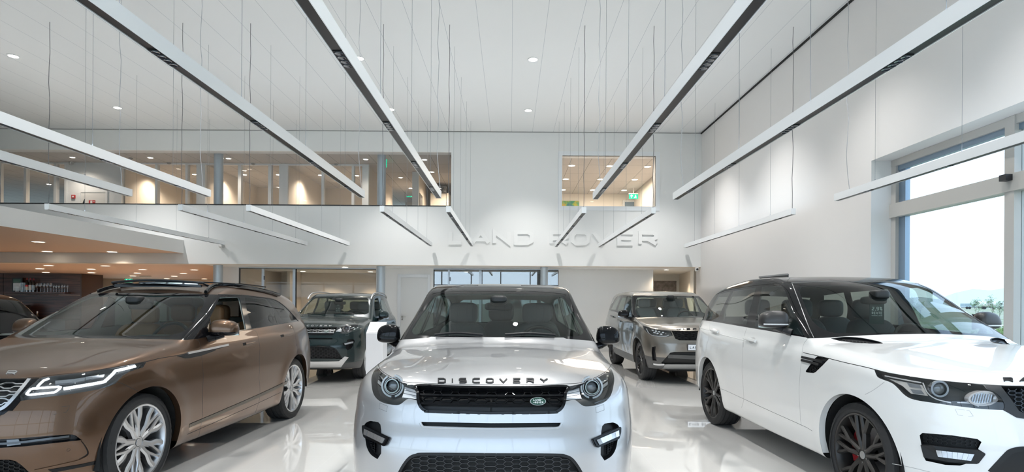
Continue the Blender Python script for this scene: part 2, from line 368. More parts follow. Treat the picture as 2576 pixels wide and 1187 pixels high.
# ground-floor glass offices
mirror_glass = glass('mirroring_glass', (.88, .92, .94), .15)
def office(name, label, x0, x1, posts, doorpx, warm, wl, depth=3.6):
    e = empty(name, (X((x0+x1)/2), LY, 0)); tag(e, label, 'glass partition')
    L = Vector((-e.location.x, -e.location.y, 0))
    f = MB(); f.box(X(x0), X(x1), LY+.03, LY+.09, oz1-.06, oz1)
    for a, b in posts: f.box(X(a), X(b), LY+.03, LY+.09, 0, oz1-.06)
    o = f.build('partition_frame', alu, e); o.location = L
    k = MB()
    for a in (x0+.8, posts[-1][1]+.8, x1-1): k.box(X(a), X(a)+.018, LY+.028, LY+.07, 0, oz1-.06)
    k.box(X(x0), X(x1), LY+.028, LY+.05, oz1-.075, oz1-.06)
    o = k.build('glazing_bead', dark_line, e); o.location = L
    edges = [x0]+[q for p in posts for q in p]+[x1]
    for i in range(0, len(edges), 2):
        a, b = edges[i], edges[i+1]
        if b-a < 2: continue
        isd = a < doorpx < b
        o = MB().box(X(a), X(b), LY+.05, LY+.06, 0, oz1-.06).build('door_pane' if isd else 'glass_pane', (room_glass if warm else mirror_glass), e); o.location = L
    if True:
        hx = X(doorpx); o = MB().box(hx-.015, hx+.015, LY+.02, LY+.05, 2.15, 2.27).build('door_hinge', mat('hinge_dark', (.08, .09, .12), .4), e); o.location = L
    return e
office('glass_office_front', 'grey framed glass office front behind the dark green SUV', 600, 946, [(657, 663), (735, 742)], 663.5, 1, 1)
office('glass_office_front', 'glass office front mirroring the bright street windows above the silver SUV', 1090, 1405, [(1126, 1131), (1205, 1211)], 1131.5, 0, 0)
# rooms behind the glass
rb = MB(); ox0, ox1, oy = X(600), X(968), 21.3
rb.box(ox0-.1, ox0, LY+.15, oy, 0, SZ); rb.box(atY(722, 700, 20.2)[0]-0, atY(722, 700, 20.2)[0]+.1, 20.2, oy, 0, SZ); rb.box(ox0, ox1, oy, oy+.1, 0, SZ); rb.box(ox1, ox1+.1, LY+.15, oy, 0, SZ)
struct(rb.build('wall_office_1', warmwall))
rb = MB(); rb.box(X(1090)-.1, X(1090), LY+.15, oy, 0, SZ); rb.box(X(1090), X(1405), oy, oy+.1, 0, SZ); rb.box(X(1405), X(1405)+.1, LY+.15, oy, 0, SZ)
struct(rb.build('wall_office_2', mat('office_dark_wall', (.42, .37, .33), .6)))
struct(MB().box(xl0, xl0+.1, LY+.15, 28.6, 0, SZ).build('wall_bar_right', mat('bar_side_wall', (.55, .45, .36), .6)))
# columns
for i, (a, b, lab) in enumerate(((538, 560, 'round grey steel column at the corner of the bar area'), (948, 969.5, 'round grey steel column between the glass office and the white door'), (1360, 1379, 'round grey steel column in front of the mirroring glass office'))):
    Yc = WY+.55; xa, xb = atY(a, 600, Yc)[0], atY(b, 600, Yc)[0]
    o = MB().lathe([(0, 0), ((xb-xa)/2, 0), ((xb-xa)/2, SZ-.004), (0, SZ-.004)], 40).build('column', steel, smooth=True); o.location = ((xa+xb)/2, Yc, 0); tag(o, lab, 'column', 'grey round columns')
    if i < 2:
        o = MB().lathe([(0, UF), ((xb-xa)/2, UF), ((xb-xa)/2, UZ-.004), (0, UZ-.004)], 40).build('column', steel, smooth=True); o.location = ((xa+xb)/2, Yc, 0)
        tag(o, ('round grey column in the upstairs gallery, nearer the red alarm boxes', 'round grey column in the upstairs gallery, beside the exit corridor')[i], 'column', 'grey round columns')
# ================================================================ upstairs rooms
PY_, PB = 18.1, 22.0
def U(px, Y=PY_): return atY(px, 450, Y)[0]
struct(MB().box(FX0-4, WX+.3, WY+.3, 27, UF-.15, UF).build('floor_upper', mat('upper_floor', (.35, .33, .31), .5)))
struct(MB().box(FX0-4, WX+.3, WY+.3, 27, UZ, UZ+.1).build('ceiling_upper', tile_c))
segs_glass = [(2.5, 61), (67, 136), (142, 163), (307, 391), (397, 467), (473, 494), (516, 599), (607, 675), (683, 702), (724, 809), (815, 885), (891, 911)]
segs_wall = [(169, 303), (494.01, 516), (702.01, 724), (911.01, 927)]
pz1 = atY(500, 414, PY_)[2]
mb = MB()
mb.box(U(-60), U(927), PY_, PY_+.1, pz1, UZ)
for a, b in segs_wall: mb.box(U(a), U(b), PY_, PY_+.1, UF, pz1)
mb.box(U(-60), U(2.5), PY_, PY_+.1, UF, pz1)
struct(mb.build('wall_gallery', bluewhite))
edges = sorted([q for s_ in segs_glass for q in s_]+[q for s_ in segs_wall for q in s_])
mb = MB()
for i in range(1, len(edges)-1, 2):
    a, b = edges[i], edges[i+1]
    if b-a > .5 and b-a < 9: mb.box(U(a), U(b), PY_-.02, PY_+.12, UF, pz1)
struct(mb.build('trim_6', mat('gallery_frame_white', (.82, .84, .86), .4)))
for i, (a, b) in enumerate(segs_glass):
    o = MB().box(U(a), U(b), PY_+.04, PY_+.05, UF, pz1).build('glass_panel', pink)
    struct(o); o.name = 'window_%d' % (4+i)
# room dividers and back wall
mb = MB()
for px in (166, 305, 505, 713, 919): mb.box(U(px)-.06, U(px)+.06, PY_+.1, PB, UF, UZ)
mb.box(U(-60), U(919), PB, PB+.1, UF, UZ)
struct(mb.build('wall_upstairs', mat('upstairs_wall', (.66, .61, .55), .65)))
mb = MB(); cY = 25.0
mb.box(U(919), atY(1180, 450, WY)[0]+2, cY, cY+.1, UF, UZ)
mb.box(atY(1050, 450, 19.2)[0]-.1, atY(1050, 450, 19.2)[0], 19.2, cY, UF, UZ)
mb.box(U(1160), U(1160)+.1, WY+.3, cY, UF, UZ)
struct(mb.build('wall_corridor', mat('upstairs_wall')))
pst = MB().box(atY(1037, 450, 19.1)[0], atY(1053, 450, 19.1)[0], 19.1, 19.25, UF, atY(1040, 416, 19.1)[2]); pst.box(atY(1053, 450, 19.1)[0], U(1160), 19.1, 19.2, atY(1040, 420, 19.1)[2], atY(1040, 415, 19.1)[2])
struct(pst.build('trim_7', MATS['gallery_frame_white']))
# cabinet wall with air unit at the end of the gallery
cb = empty('storage_cabinet', atY(1100, 530, 21.0)); tag(cb, 'tall white cabinet at the right end of the upstairs gallery', 'cabinet')
o = MB().box(atY(1083, 500, 21)[0], atY(1122, 500, 21)[0], 21, 21.6, UF, atY(1100, 486, 21)[2]).build('cabinet_body', mat('cabinet_cream', (.75, .72, .66), .5), cb); o.location = -Vector(cb.location)
o = MB().box(atY(1122, 500, 21)[0]+.02, atY(1130, 500, 21)[0], 20.97, 21.6, UF, atY(1100, 486, 21)[2]).build('cabinet_door', mat('cabinet_cream'), cb); o.location = -Vector(cb.location)
au = empty('air_unit', atY(1106, 480, 20.9)); tag(au, 'grey air handling unit on top of the upstairs cabinet', 'air conditioner')
o = MB().box(atY(1090, 500, 20.9)[0], atY(1122, 500, 20.9)[0], 20.9, 21.5, atY(1100, 483.5, 20.9)[2], atY(1100, 467, 20.9)[2]).build('unit_casing', mat('unit_grey', (.25, .25, .25), .5, .4), au, bevel=.01); o.location = -Vector(au.location)
sl = MB()
for i in range(6):
    a = atY(1094+i*4.2, 476, 20.88); sl.box(a[0], a[0]+.03, 20.88, 20.9, a[2]-.09, a[2]+.08)
o = sl.build('unit_grille', mat('vent_dark'), au); o.location = -Vector(au.location)
# framed picture on the corridor wall
pc = empty('framed_picture', atX(1062, 480, atY(1050, 450, 19.2)[0])); 
xp = atY(1050, 450, 19.2)[0]+.0
pa, pb_ = atX(1055, 480, xp-.0) if False else (0, 0, 0), 0
tag(pc, 'tall dark framed picture on the corridor wall at the gallery end', 'picture')
yb, yc = 19.4, 20.2
pc.location = (xp+.01, (yb+yc)/2, 4.2)
o = MB().box(-.01, .02, -.35, .35, -.1, .98).build('picture_frame', mat('picture_black', (.03, .03, .03), .4), pc)
o = MB().box(.02, .024, -.28, .28, 0, .88).build('picture_print', concrete('print_grey', (.10, .10, .11), (.32, .32, .33), 3), pc)
# room behind the square window
mb = MB(); qY = 22.8
mb.box(wx0-1.2, wx0-1.1, WY+.3, qY, UF, UZ); mb.box(wx0-1.2, wx1+2, qY, qY+.1, UF, UZ)
rx = atY(1640, 450, 19.5)[0]
struct(mb.build('wall_canteen', mat('warm_white')))
struct(MB().box(rx+.1, rx+.2, WY+.3, qY, UF, UZ).build('wall_canteen_right', mat('warm_white')))
pt = empty('landscape_painting', atY(1436, 514, qY-.05)); tag(pt, 'colourful landscape painting on the wall behind the square window', 'painting')
def paint_mat():
    m = mat('painting_colours', (.3, .4, .1), .6); t = m.node_tree; n = t.nodes.new('ShaderNodeTexNoise'); n.inputs['Scale'].default_value = 3.5; n.inputs['Detail'].default_value = 5
    tcn = t.nodes.new('ShaderNodeTexCoord'); r = t.nodes.new('ShaderNodeValToRGB'); e = r.color_ramp.elements
    e[0].color = (.02, .10, .22, 1); e[0].position = .35; e[1].color = (.55, .30, .02, 1); e[1].position = .62
    x = e.new(.45); x.color = (.05, .30, .12, 1); x = e.new(.54); x.color = (.45, .42, .03, 1)
    t.links.new(tcn.outputs['Object'], n.inputs['Vector']); t.links.new(n.outputs[0], r.inputs[0]); t.links.new(r.outputs[0], t.nodes['Principled BSDF'].inputs['Base Color']); return m
a, b = atY(1408, 505, qY-.05), atY(1457, 527, qY-.05)
o = MB().box(a[0], b[0], qY-.045, qY-.005, b[2]-.3, a[2]).build('canvas', paint_mat(), pt); o.location = -Vector(pt.location)
dd = struct(empty('door_3', atY(1595, 530, qY))); a, b = atY(1566, 504, qY), atY(1622, 504, qY)
o = MB().box(a[0]+.08, b[0]-.08, qY-.03, qY, UF, a[2]-.05).build('door_leaf', mat('blue_glass_door', (.22, .30, .38), .15), dd); o.location = -Vector(dd.location)
o = MB().box(a[0], b[0], qY-.05, qY-.031, a[2]-.06, a[2]).box(a[0], a[0]+.08, qY-.05, qY-.031, UF, a[2]-.06).box(b[0]-.08, b[0], qY-.05, qY-.031, UF, a[2]-.06).build('door_frame', bluewhite, dd); o.location = -Vector(dd.location)
# exit signs: green plate, white running figure and arrow
green = mat('exit_green', (.0, .30, .16), .4, emit=(.0, .55, .30), es=.8); exw = mat('exit_white', (.9, .9, .9), .4, emit=(.85, 1, .95), es=2.0)
def exit_sign(px, py, Y, label, w=.34, h=.18, arrow=1, ceil=UZ):
    p = atY(px, py, Y); e = empty('exit_sign', p); tag(e, label, 'exit sign', 'green exit signs')
    MB().box(-w/2, w/2, 0, .03, -h/2, h/2).build('sign_plate', green, e)
    MB().box(-w/2-.008, w/2+.008, -.004, .034, h/2, h/2+.03).box(-.01, .01, .01, .02, h/2+.03, min(ceil-p[2], .5)).build('sign_bracket', mat('bracket_white', (.85, .85, .85), .4), e)
    g = MB(); fn = lambda u, v, d: (u, -.002-d, v)
    # arrow
    s = arrow; cx = -w*.22
    if arrow == 0:
        for q in stroke_poly([(cx, -h*.3), (cx, h*.25)], .02)+stroke_poly([(cx-.045, 0.01), (cx, h*.3), (cx+.045, 0.01)], .018): g.prism([tuple(z) for z in q], fn, .004)
    else:
        for q in stroke_poly([(cx+.05*s, 0), (cx-.05*s, 0)], .02)+stroke_poly([(cx-.0*s, .05), (cx-.055*s, 0), (cx-.0*s, -.05)], .018): g.prism([tuple(z) for z in q], fn, .004)
    # running figure
    fx = w*.2
    for st, ww in (([(fx, .02), (fx-.01, -.02)], .022), ([(fx-.01, -.02), (fx+.03, -.035), (fx+.02, -.07)], .012), ([(fx-.01, -.02), (fx-.03, -.05), (fx-.055, -.05)], .012), ([(fx, .02), (fx+.035, .0)], .009), ([(fx, .025), (fx-.03, .005)], .009)):
        for q in stroke_poly(st, ww): g.prism([tuple(z) for z in q], fn, .004)
    g.prism([(fx+.008+.013*math.cos(t), .045+.013*math.sin(t)) for t in [k*math.pi/5 for k in range(10)]], fn, .004)
    g.build('sign_symbols', exw, e)
    return e
exit_sign(1594, 494, 21.5, 'green exit sign behind the square upstairs window', arrow=0)
exit_sign(1033, 490, 23.5, 'green exit sign at the end of the upstairs corridor')
exit_sign(323, 706, 27.0, 'green exit sign over the bright windows beyond the bar', ceil=SZ)
o = exit_sign(971, 411, 17.6, 'green exit sign seen edge-on beside the gallery column', w=.3); o.rotation_euler = (0, 0, math.radians(-78))
# red alarm boxes on the gallery wall
red = mat('alarm_red', (.50, .02, .02), .35)
a = atY(186, 495, PY_)
e = empty('fire_call_point', (a[0], PY_, a[2])); tag(e, 'small red fire call point on the white gallery wall', 'fire alarm')
MB().box(-.055, .055, -.04, 0, -.055, .055).build('call_box', red, e, bevel=.006); MB().box(-.028, .028, -.045, -.04, -.025, .025).build('press_plate', exw if False else mat('press_white', (.8, .8, .8), .4), e)
a = atY(233, 508, PY_)
e = empty('hose_cabinet_sign', (a[0], PY_, a[2])); tag(e, 'red fire hose sign low on the gallery wall beside the small door', 'sign')
MB().box(-.10, .10, -.03, 0, -.10, .05).build('sign_plate', red, e); MB().box(-.05, .015, -.034, -.03, -.07, .035).box(.05, .08, -.034, -.03, -.01, .02).build('sign_symbols', mat('press_white'), e)
# low door on gallery wall
a, b = atY(205, 484, PY_), atY(267, 484, PY_)
d4 = struct(empty('door_4', (a[0], PY_, UF)))
MB().box(0, b[0]-a[0], -.02, 0, 0, a[2]-UF).build('door_leaf', mat('door_white'), d4)
MB().box(-.06, 0, -.035, 0, 0, a[2]-UF+.06).box(b[0]-a[0], b[0]-a[0]+.06, -.035, 0, 0, a[2]-UF+.06).box(0, b[0]-a[0], -.035, 0, a[2]-UF, a[2]-UF+.06).build('door_frame', MATS['gallery_frame_white'], d4)
a = atY(208, 507, PY_-.5)
tag(MB().add([(a[0]-.06, a[1], UF), (a[0]+.05, a[1], UF), (a[0]+.05, a[1], a[2]+.08), (a[0]-.0, a[1], a[2]-.03), (a[0]-.06, a[1]+.03, UF), (a[0]+.05, a[1]+.03, UF), (a[0]+.05, a[1]+.03, a[2]+.08), (a[0]-.0, a[1]+.03, a[2]-.03)],
    [(0, 1, 2, 3), (7, 6, 5, 4), (0, 4, 5, 1), (1, 5, 6, 2), (2, 6, 7, 3), (3, 7, 4, 0)]).build('display_panel', mat('black_plastic')), 'dark upright panel standing before the small gallery door', 'panel')
# speaker/smoke things
def cam_dome(px, py, Y, lab, s=1.0):
    p = atY(px, py, Y); e = empty('wall_speaker', p); tag(e, lab, 'loudspeaker')
    MB().cyl((-.05*s, -.02, 0), (.05*s, -.1*s, -.02*s), .055*s, 20).build('speaker_body', mat('plastic_white', (.75, .75, .73), .4), e, smooth=True)
    MB().cyl((.05*s, -.1*s, -.02*s), (.055*s, -.108*s, -.021*s), .045*s, 20).build('speaker_mesh', mat('mesh_grey', (.45, .45, .45), .6), e, smooth=True)
    MB().box(-.07*s, -.03*s, -.03, 0, -.02, .02).build('wall_mount', mat('plastic_white'), e)
cam_dome(183, 411, PY_, 'small white round loudspeaker high on the gallery wall')
cam_dome(561, 618.5, WY, 'small white round loudspeaker on the fascia below the gallery', 1.1)
p = atY(1752, 677, WY)
e = empty('security_camera', (p[0], WY, p[2])); tag(e, 'small white security camera under the fascia in the right corner', 'security camera')
MB().box(-.05, .03, -.10, 0, -.06, .05).build('camera_housing', mat('plastic_white'), e, bevel=.01); MB().cyl((-.01, -.1, -.01), (-.01, -.115, -.01), .03, 16).build('camera_lens', mat('black_plastic'), e, smooth=True)
# downlights
warm = (1.0, .80, .58)
lampm = mat('downlight_glow', (1, 1, 1), .4, emit=(1.0, .90, .74), es=14.0)
lampw = mat('downlight_glow_bright', (1, 1, 1), .4, emit=(1.0, .93, .82), es=16.0)
def downlight_proto(r=.075, m=lampm, name='downlight'):
    e = empty(name)
    MB().lathe([(r, -.012), (r+.022, -.010), (r+.026, 0), (r, 0)], 24, close=True).build('trim_ring', mat('ring_white', (.8, .8, .8), .4), e, smooth=True)
    MB().lathe([(0, -.004), (r, -.004)], 24).build('lamp_disc', m, e)
    return e
def put_lights(proto, pts, z, labels, group, cat='ceiling light'):
    for i, (px, py) in enumerate(pts):
        X_, Y_, _ = atZ(px, py, z)
        e = proto if i == 0 else copy_tree(proto)
        e.location = (X_, Y_, z-.002); tag(e, labels[i] if isinstance(labels, list) else labels, cat, group)

struct(MB().box(FX0-.1, FX0, WY+.3, PB, UF, UZ).build('wall_gallery_end', white))
# ================================================================ downlights
ORD = ['first', 'second', 'third', 'fourth', 'fifth', 'sixth', 'seventh', 'eighth', 'ninth', 'tenth', 'eleventh', 'twelfth', 'thirteenth', 'fourteenth', 'fifteenth', 'sixteenth']
dl_hall = downlight_proto(.085, lampw, 'hall_downlight')
gX = [-9.95, -3.05, .42, 3.88]; gY = [14.55, 11.5, 8.4, 5.3, 2.2, -.9]
rowt = ['far row by the white wall', 'second row from the white wall', 'third row from the white wall', 'fourth row from the white wall', 'fifth row from the white wall', 'sixth row from the white wall']
n = 0
for j, yy in enumerate(gY):
    for i, xx in enumerate(gX):
        e = dl_hall if n == 0 else copy_tree(dl_hall); n += 1
        e.location = (xx, yy, CZ-.002)
        tag(e, 'round hall ceiling downlight, %s from left in the %s' % (ORD[i], rowt[j]), 'ceiling light', 'downlights in the high hall ceiling')
        if j < 5: spot_light('downlight_lamp', (xx, yy, CZ-.06), 270*(1.55, 1.25, 1, 1, 1)[j], (.98, .97, .95), angle=1.65, blend=.8, radius=.08)
dl = downlight_proto(.07, lampm)
put_lights(dl, [(182, 395), (378, 396), (575, 398), (920, 400), (1068, 401)], UZ, ['round downlight in the gallery tile ceiling, %s from the left along the glazing' % ORD[i] for i in range(5)], 'downlights along the upstairs gallery')
offp = [(123, 463), (158, 425), (407, 466), (489, 438), (615, 439), (700, 439), (806, 440), (898, 441), (1008, 446), (1033, 473), (1087, 432)]
d2 = copy_tree(dl); put_lights(d2, offp, UZ, ['downlight inside the upstairs office glass, %s counted from the left end' % ORD[i] for i in range(len(offp))], 'downlights inside the upstairs offices')
for px, py in ((98, 470), (330, 470), (455, 440), (560, 440), (640, 440), (760, 440), (850, 440)):
    pass
for (a, b) in ((60, 160), (310, 500), (510, 708), (718, 915)):
    x0, x1 = U(a), U(b)
    spot_light('office_lamp', (x0+.45, PY_+1.3, UZ-.05), 190, warm, 2.3, .9, .06)
    spot_light('office_lamp', ((x0+x1)/2+.3, PY_+2.2, UZ-.05), 240, warm, 2.6, .9, .06)
for px in (182, 575, 920): 
    q = atZ(px, 397, UZ); spot_light('gallery_lamp', (q[0], q[1], UZ-.05), 60, (1, .86, .7), 2.4, .9, .06)
spot_light('corridor_lamp', (U(1000), 21.5, UZ-.05), 220, warm, 2.6, .9, .06); spot_light('corridor_lamp', (U(1100), 20.2, UZ-.05), 150, warm, 2.6, .9, .06)
d3p = [(1438, 416), (1534, 417), (1629, 418.5), (1423.5, 450), (1510.5, 450.5), (1596.5, 451), (1416, 477), (1491, 477.5), (1570, 478)]
d3 = downlight_proto(.10, mat('downlight_glow_soft', (1, 1, 1), .4, emit=(1.0, .93, .80), es=9.0))
rr = ['front', 'middle', 'rear']
put_lights(d3, d3p, UZ, ['large downlight behind the square window, %s of three in the %s row' % (ORD[i % 3], rr[i//3]) for i in range(9)], 'downlights behind the square window')
area_light('canteen_lamp', ((wx0+wx1)/2+.5, 19.6, UZ-.08), 2.4, 190, (1, .84, .66), size_y=4)
# ground-floor glass offices and alcove
opts = [(868, 671.5), (762, 682), (932, 683), (613, 676)]
d4_ = downlight_proto(.09, lampm)
put_lights(d4_, opts, SZ, ['downlight in the ground-floor glass office ceiling, %s' % t for t in ('at its front edge', 'left of the middle pane', 'right by the column', 'left of the door')], 'downlights in the ground-floor office')
for i, px in enumerate((700, 790, 905)):
    spot_light('office_lamp', (X(px)*1.08, 20.6, SZ-.05), 62, warm, 2.0, .7, .05)
d5_ = copy_tree(dl); put_lights(d5_, [(1676, 678)], SZ, 'downlight in the small alcove ceiling beside the corner', 'alcove downlight'); q = atZ(1676, 678, SZ)
spot_light('alcove_lamp', (q[0], q[1], SZ-.05), 80, warm, 2.4, .8, .05)
spot_light('alcove_lamp', (q[0]+.5, q[1]+.9, SZ-.05), 55, warm, 2.0, .8, .05)
d6 = copy_tree(dl); put_lights(d6, [(1173, 683.5)], SZ, 'downlight seen through the door pane of the mirroring glass office', 'mirroring office downlight')
# bar ceiling downlights
c1 = lambda x, y: (x/3.1234, y/3.1234+340)
bar = [c1(*q) for q in ((382, 1021), (313, 1047), (360, 1076), (827, 1024), (717, 1050), (719, 1078), (720, 1101), (1120, 1053), (1079, 1081), (1044, 1104), (1015, 1123), (1526, 1056), (1440, 1084), (1369, 1106), (1310, 1125), (1606, 1127))]
dlb = downlight_proto(.12, mat('downlight_glow_bar', (1, 1, 1), .4, emit=(1.0, .86, .66), es=8.0))
put_lights(dlb, bar, SZ, ['downlight in the taupe ceiling over the bar area, %s counting from the left end' % ORD[i] for i in range(16)], 'downlights over the bar area')
for q in (bar[1], bar[4], bar[7], bar[11], bar[9], bar[13]):
    a = atZ(q[0], q[1], SZ); spot_light('bar_lamp', (a[0], a[1], SZ-.05), 95, (1, .74, .5), 2.5, .9, .06)
can_pts = [c1(300, 835), c1(370, 911), c1(880, 914)]
dlc = copy_tree(dlb); put_lights(dlc, can_pts, 2.83, ['downlight under the low canopy, %s' % t for t in ('nearest the street', 'at the far left', 'at the far right')], 'downlights under the low canopy')
a = atZ(*can_pts[2], 2.83); spot_light('canopy_lamp', (a[0], a[1], 2.78), 110, (1, .78, .58), 2.4, .9, .06)
# ================================================================ suspended light bars
barw = mat('lightbar_white', (.93, .95, .97), .3); bard = mat('lightbar_black', (.012, .012, .014), .35); lens = mat('spot_lens', (.03, .04, .06), .12, .3, coat=1)
wire = mat('steel_wire', (.30, .31, .33), .4, .6)
BH = 1.563+EYE
def light_bar(x, y0, y1, label, group, wires, cable_far=False):
    e = empty('light_bar', (x, y0, BH)); L = y1-y0; tag(e, label, 'pendant light', group)
    w = .040
    b = MB(); b.box(-w, w, 0, L, .012, .105); b.box(-w, -w+.006, 0, L, 0, .012); b.box(w-.006, w, 0, L, 0, .012); b.box(-w, w, 0, .006, 0, .012); b.box(-w, w, L-.006, L, 0, .012)
    b.build('bar_housing', barw, e)
    MB().box(-w+.006, w-.006, .006, L-.006, .006, .0119).build('bar_underside', bard, e)
    nmod = 5
    for k in range(nmod):
        yc = L*(k+.5)/nmod
        m = MB(); m.box(-w+.009, w-.009, yc-.13, yc+.13, .001, .0059)
        mo = m.build('spot_module', mat('module_black', (.004, .004, .005), .5), e)
        ml = MB()
        for j in range(4):
            yy = yc-.096+j*.064; ml.lathe([(0, -.0005), (.018, -.001), (.026, -.004), (.027, .0005)], 14, c=(0, yy, 0))
        ml.build('spot_lenses', lens, mo, smooth=True)
    Hh = CZ-BH
    for i, yy in enumerate(wires):
        c = MB(); c.cyl((0, yy, .10), (0, yy, Hh), .0022, 6); c.cyl((0, yy, .10), (0, yy, .135), .006, 8)
        c.build('hanging_wire', wire, e)
    yy = L-.25 if cable_far else .02
    if cable_far:
        c = MB(); pr = (.05, yy, .105); 
        for k in range(1, 13):
            z = .105+(Hh-.105)*k/12; q = (.012*math.sin(k*2.1)+.012, yy+.01*math.sin(k*1.3), z); c.cyl(pr, q, .0045, 6); pr = q
        c.build('power_cable', mat('cable_grey', (.5, .5, .52), .5), e, smooth=True)
    else:
        c = MB(); pr = (.0, .04, .105)
        for k in range(1, 13):
            z = .105+(Hh-.105)*k/12; q = (.006*math.sin(k*2.1), .04+.01*math.sin(k*1.3), z); c.cyl(pr, q, .005, 6); pr = q
        c.build('power_cable', mat('cable_dark', (.16, .16, .17), .5), e, smooth=True)
    area_light('bar_fill', (x, y0+L/2-.7, BH+.112), .06, BAR_FILL_W, (.74, .88, 1.0), rot=(math.pi, 0, 0), size_y=L-1.8)  # unseen fill lamp added on the bar to brighten ceiling and walls
    return e
BAR_FILL_W = 8.0
barX = [r*1.563 for r in (-5.18, -3.69, -2.93, -1.44, -.70, .815, 1.59, 3.15)]
posn = ['leftmost', 'second from left', 'third from left', 'fourth from left', 'fifth from left', 'sixth from left', 'seventh from left', 'rightmost']
for i, x in enumerate(barX):
    light_bar(x, 10.05, 16.25, 'slim white suspended light bar of the far row, %s of eight' % posn[i], 'far row of suspended light bars', (.9, 2.4, 3.9, 5.4))
for i, x in enumerate(barX):
    light_bar(x, 1.6, 8.72, 'slim white suspended light bar of the near row, %s of eight' % posn[i], 'near row of suspended light bars', (.5, 1.7, 3.2, 4.7, 6.2), True)
# ================================================================ relief lettering on the white wall
rel = empty('wall_lettering', atY(1392, 618, WY)); tag(rel, 'large white raised letters spelling the maker name on the back wall', 'wall lettering')
Z0, Z1 = atY(1392, 617, WY)[2], atY(1392, 580, WY)[2]
letters = [('L', 1128, 1166), ('A', 1185, 1234), ('N', 1238, 1286), ('D', 1293, 1344), ('R', 1381, 1431), ('O', 1435, 1485), ('V', 1489, 1541), ('E', 1551, 1596), ('R', 1604, 1655)]
relm = mat('relief_white', (.82, .82, .81), .5)
for ch, a, b in letters:
    x0, x1 = atY(a, 600, WY)[0], atY(b, 600, WY)[0]
    mb = MB(); quads_mesh(mb, text_quads(ch, x0, x1, Z0, Z1, .105, 0), lambda u, v, d: (u, WY-.035+d, v), .035)
    o = mb.build('letter', relm, rel); o.location = -Vector(rel.location)
# ================================================================ bar area
wood = wood_mat('walnut_panel', (.030, .014, .012), (.10, .048, .038), (.6, 1, 9), .4)
BY = 23.2
bx1 = atY(203, 720, BY)[0]; bx0 = -23.99
wp = empty('wood_panelling', (bx1-3, BY, 0)); tag(wp, 'dark walnut panel wall behind the bar with a long bottle shelf', 'wood panelling')
L = -Vector(wp.location)
zt = SZ-.005; zm = atY(100, 741.5, BY)[2]
xs1 = atY(8.5, 720, BY)[0]
for a, b, c_, d in ((xs1+.01, bx1, zm+.006, zt), (xs1+.01, bx1, 0, zm-.006), (bx0, xs1-.005, 0, zt)):
    o = MB().box(a, b, BY, BY+.05, c_, d).build('wood_panel', wood, wp); o.location = L
o = MB().box(bx1, bx1+.05, BY-.02, BY+1.2, 0, zt).build('end_panel', mat('walnut_edge', (.045, .022, .014), .4), wp); o.location = L
sz_ = atY(100, 736, BY)[2]; sx0, sx1 = atY(30, 735, BY)[0], atY(178, 735, BY)[0]
sh = tag(MB().box(sx0, sx1, BY-.32, BY-.001, sz_-.03, sz_+.025).build('wall_shelf', wood), 'long dark wooden shelf on the walnut wall carrying bottles and glasses', 'shelf')
ST = sz_+.025
def X2(px): return atY(px, 730, BY-.16)[0]
def on_shelf(px): return (X2(px), BY-.16, ST)
# framed certificate
a, b = X2(27.5), X2(54); e = empty('framed_certificate', ((a+b)/2, BY-.12, ST)); tag(e, 'black framed certificate leaning at the left end of the bottle shelf', 'framed certificate')
w_ = (b-a)/2; h_ = atY(40, 698.5, BY-.12)[2]-ST
MB().box(-w_, w_, 0, .03, 0, h_).build('certificate_frame', mat('black_plastic'), e)
MB().box(-w_+.06, w_-.06, -.006, 0, .05, h_*.62).build('certificate_sheet', mat('paper_white', (.80, .80, .78), .6), e)
MB().box(-w_+.06, w_-.06, -.006, 0, h_*.64, h_-.05).build('certificate_header', mat('paper_green', (.05, .12, .09), .5), e)
g = MB()
for k in range(7): g.box(-w_+.10, w_-.12+.02*(k % 3-1), -.008, -.006, .09+k*.055, .098+k*.055)
g.build('certificate_lines', mat('ink_grey', (.3, .3, .3), .6), e)
# bottles
bot = [((68, 699), 'dark wine bottle with a red topped white label on the bottle shelf', (.35, .03, .02), (.75, .72, .65)), ((76.5, 699.5), 'dark wine bottle with white label, middle of the three on the shelf', (.25, .02, .04), (.7, .72, .72)), ((84.5, 700), 'dark wine bottle with a narrow pale label standing next to the glasses', (.25, .02, .04), (.35, .5, .6))]
for (px, ytop), lab, cap, lc in bot:
    e = empty('wine_bottle', on_shelf(px)); h = atY(px, ytop, BY-.16)[2]-ST; r = h*.105; tag(e, lab, 'bottle', 'wine bottles on the shelf')
    MB().lathe([(0, 0), (r, 0), (r, h*.6), (r*.95, h*.66), (r*.38, h*.78), (r*.36, h*.97), (0, h*.97)], 20).build('bottle_body', mat('bottle_glass', (.008, .010, .010), .08, coat=1), e, smooth=True)
    MB().lathe([(r*.42, h*.86), (r*.42, h), (0, h)], 16).build('capsule', mat('capsule_%d' % int(cap[0]*100), cap, .4), e, smooth=True)
    MB().lathe([(r*1.02, h*.14), (r*1.02, h*.5)], 20).build('bottle_label', mat('label_%d' % int(lc[0]*100), lc, .6), e, smooth=True)
    if lc[0] == .75: MB().lathe([(r*1.03, h*.38), (r*1.03, h*.5)], 20).build('label_band', red, e, smooth=True)
gm = glass('tumbler_glass', (.90, .93, .95), .12, .02)
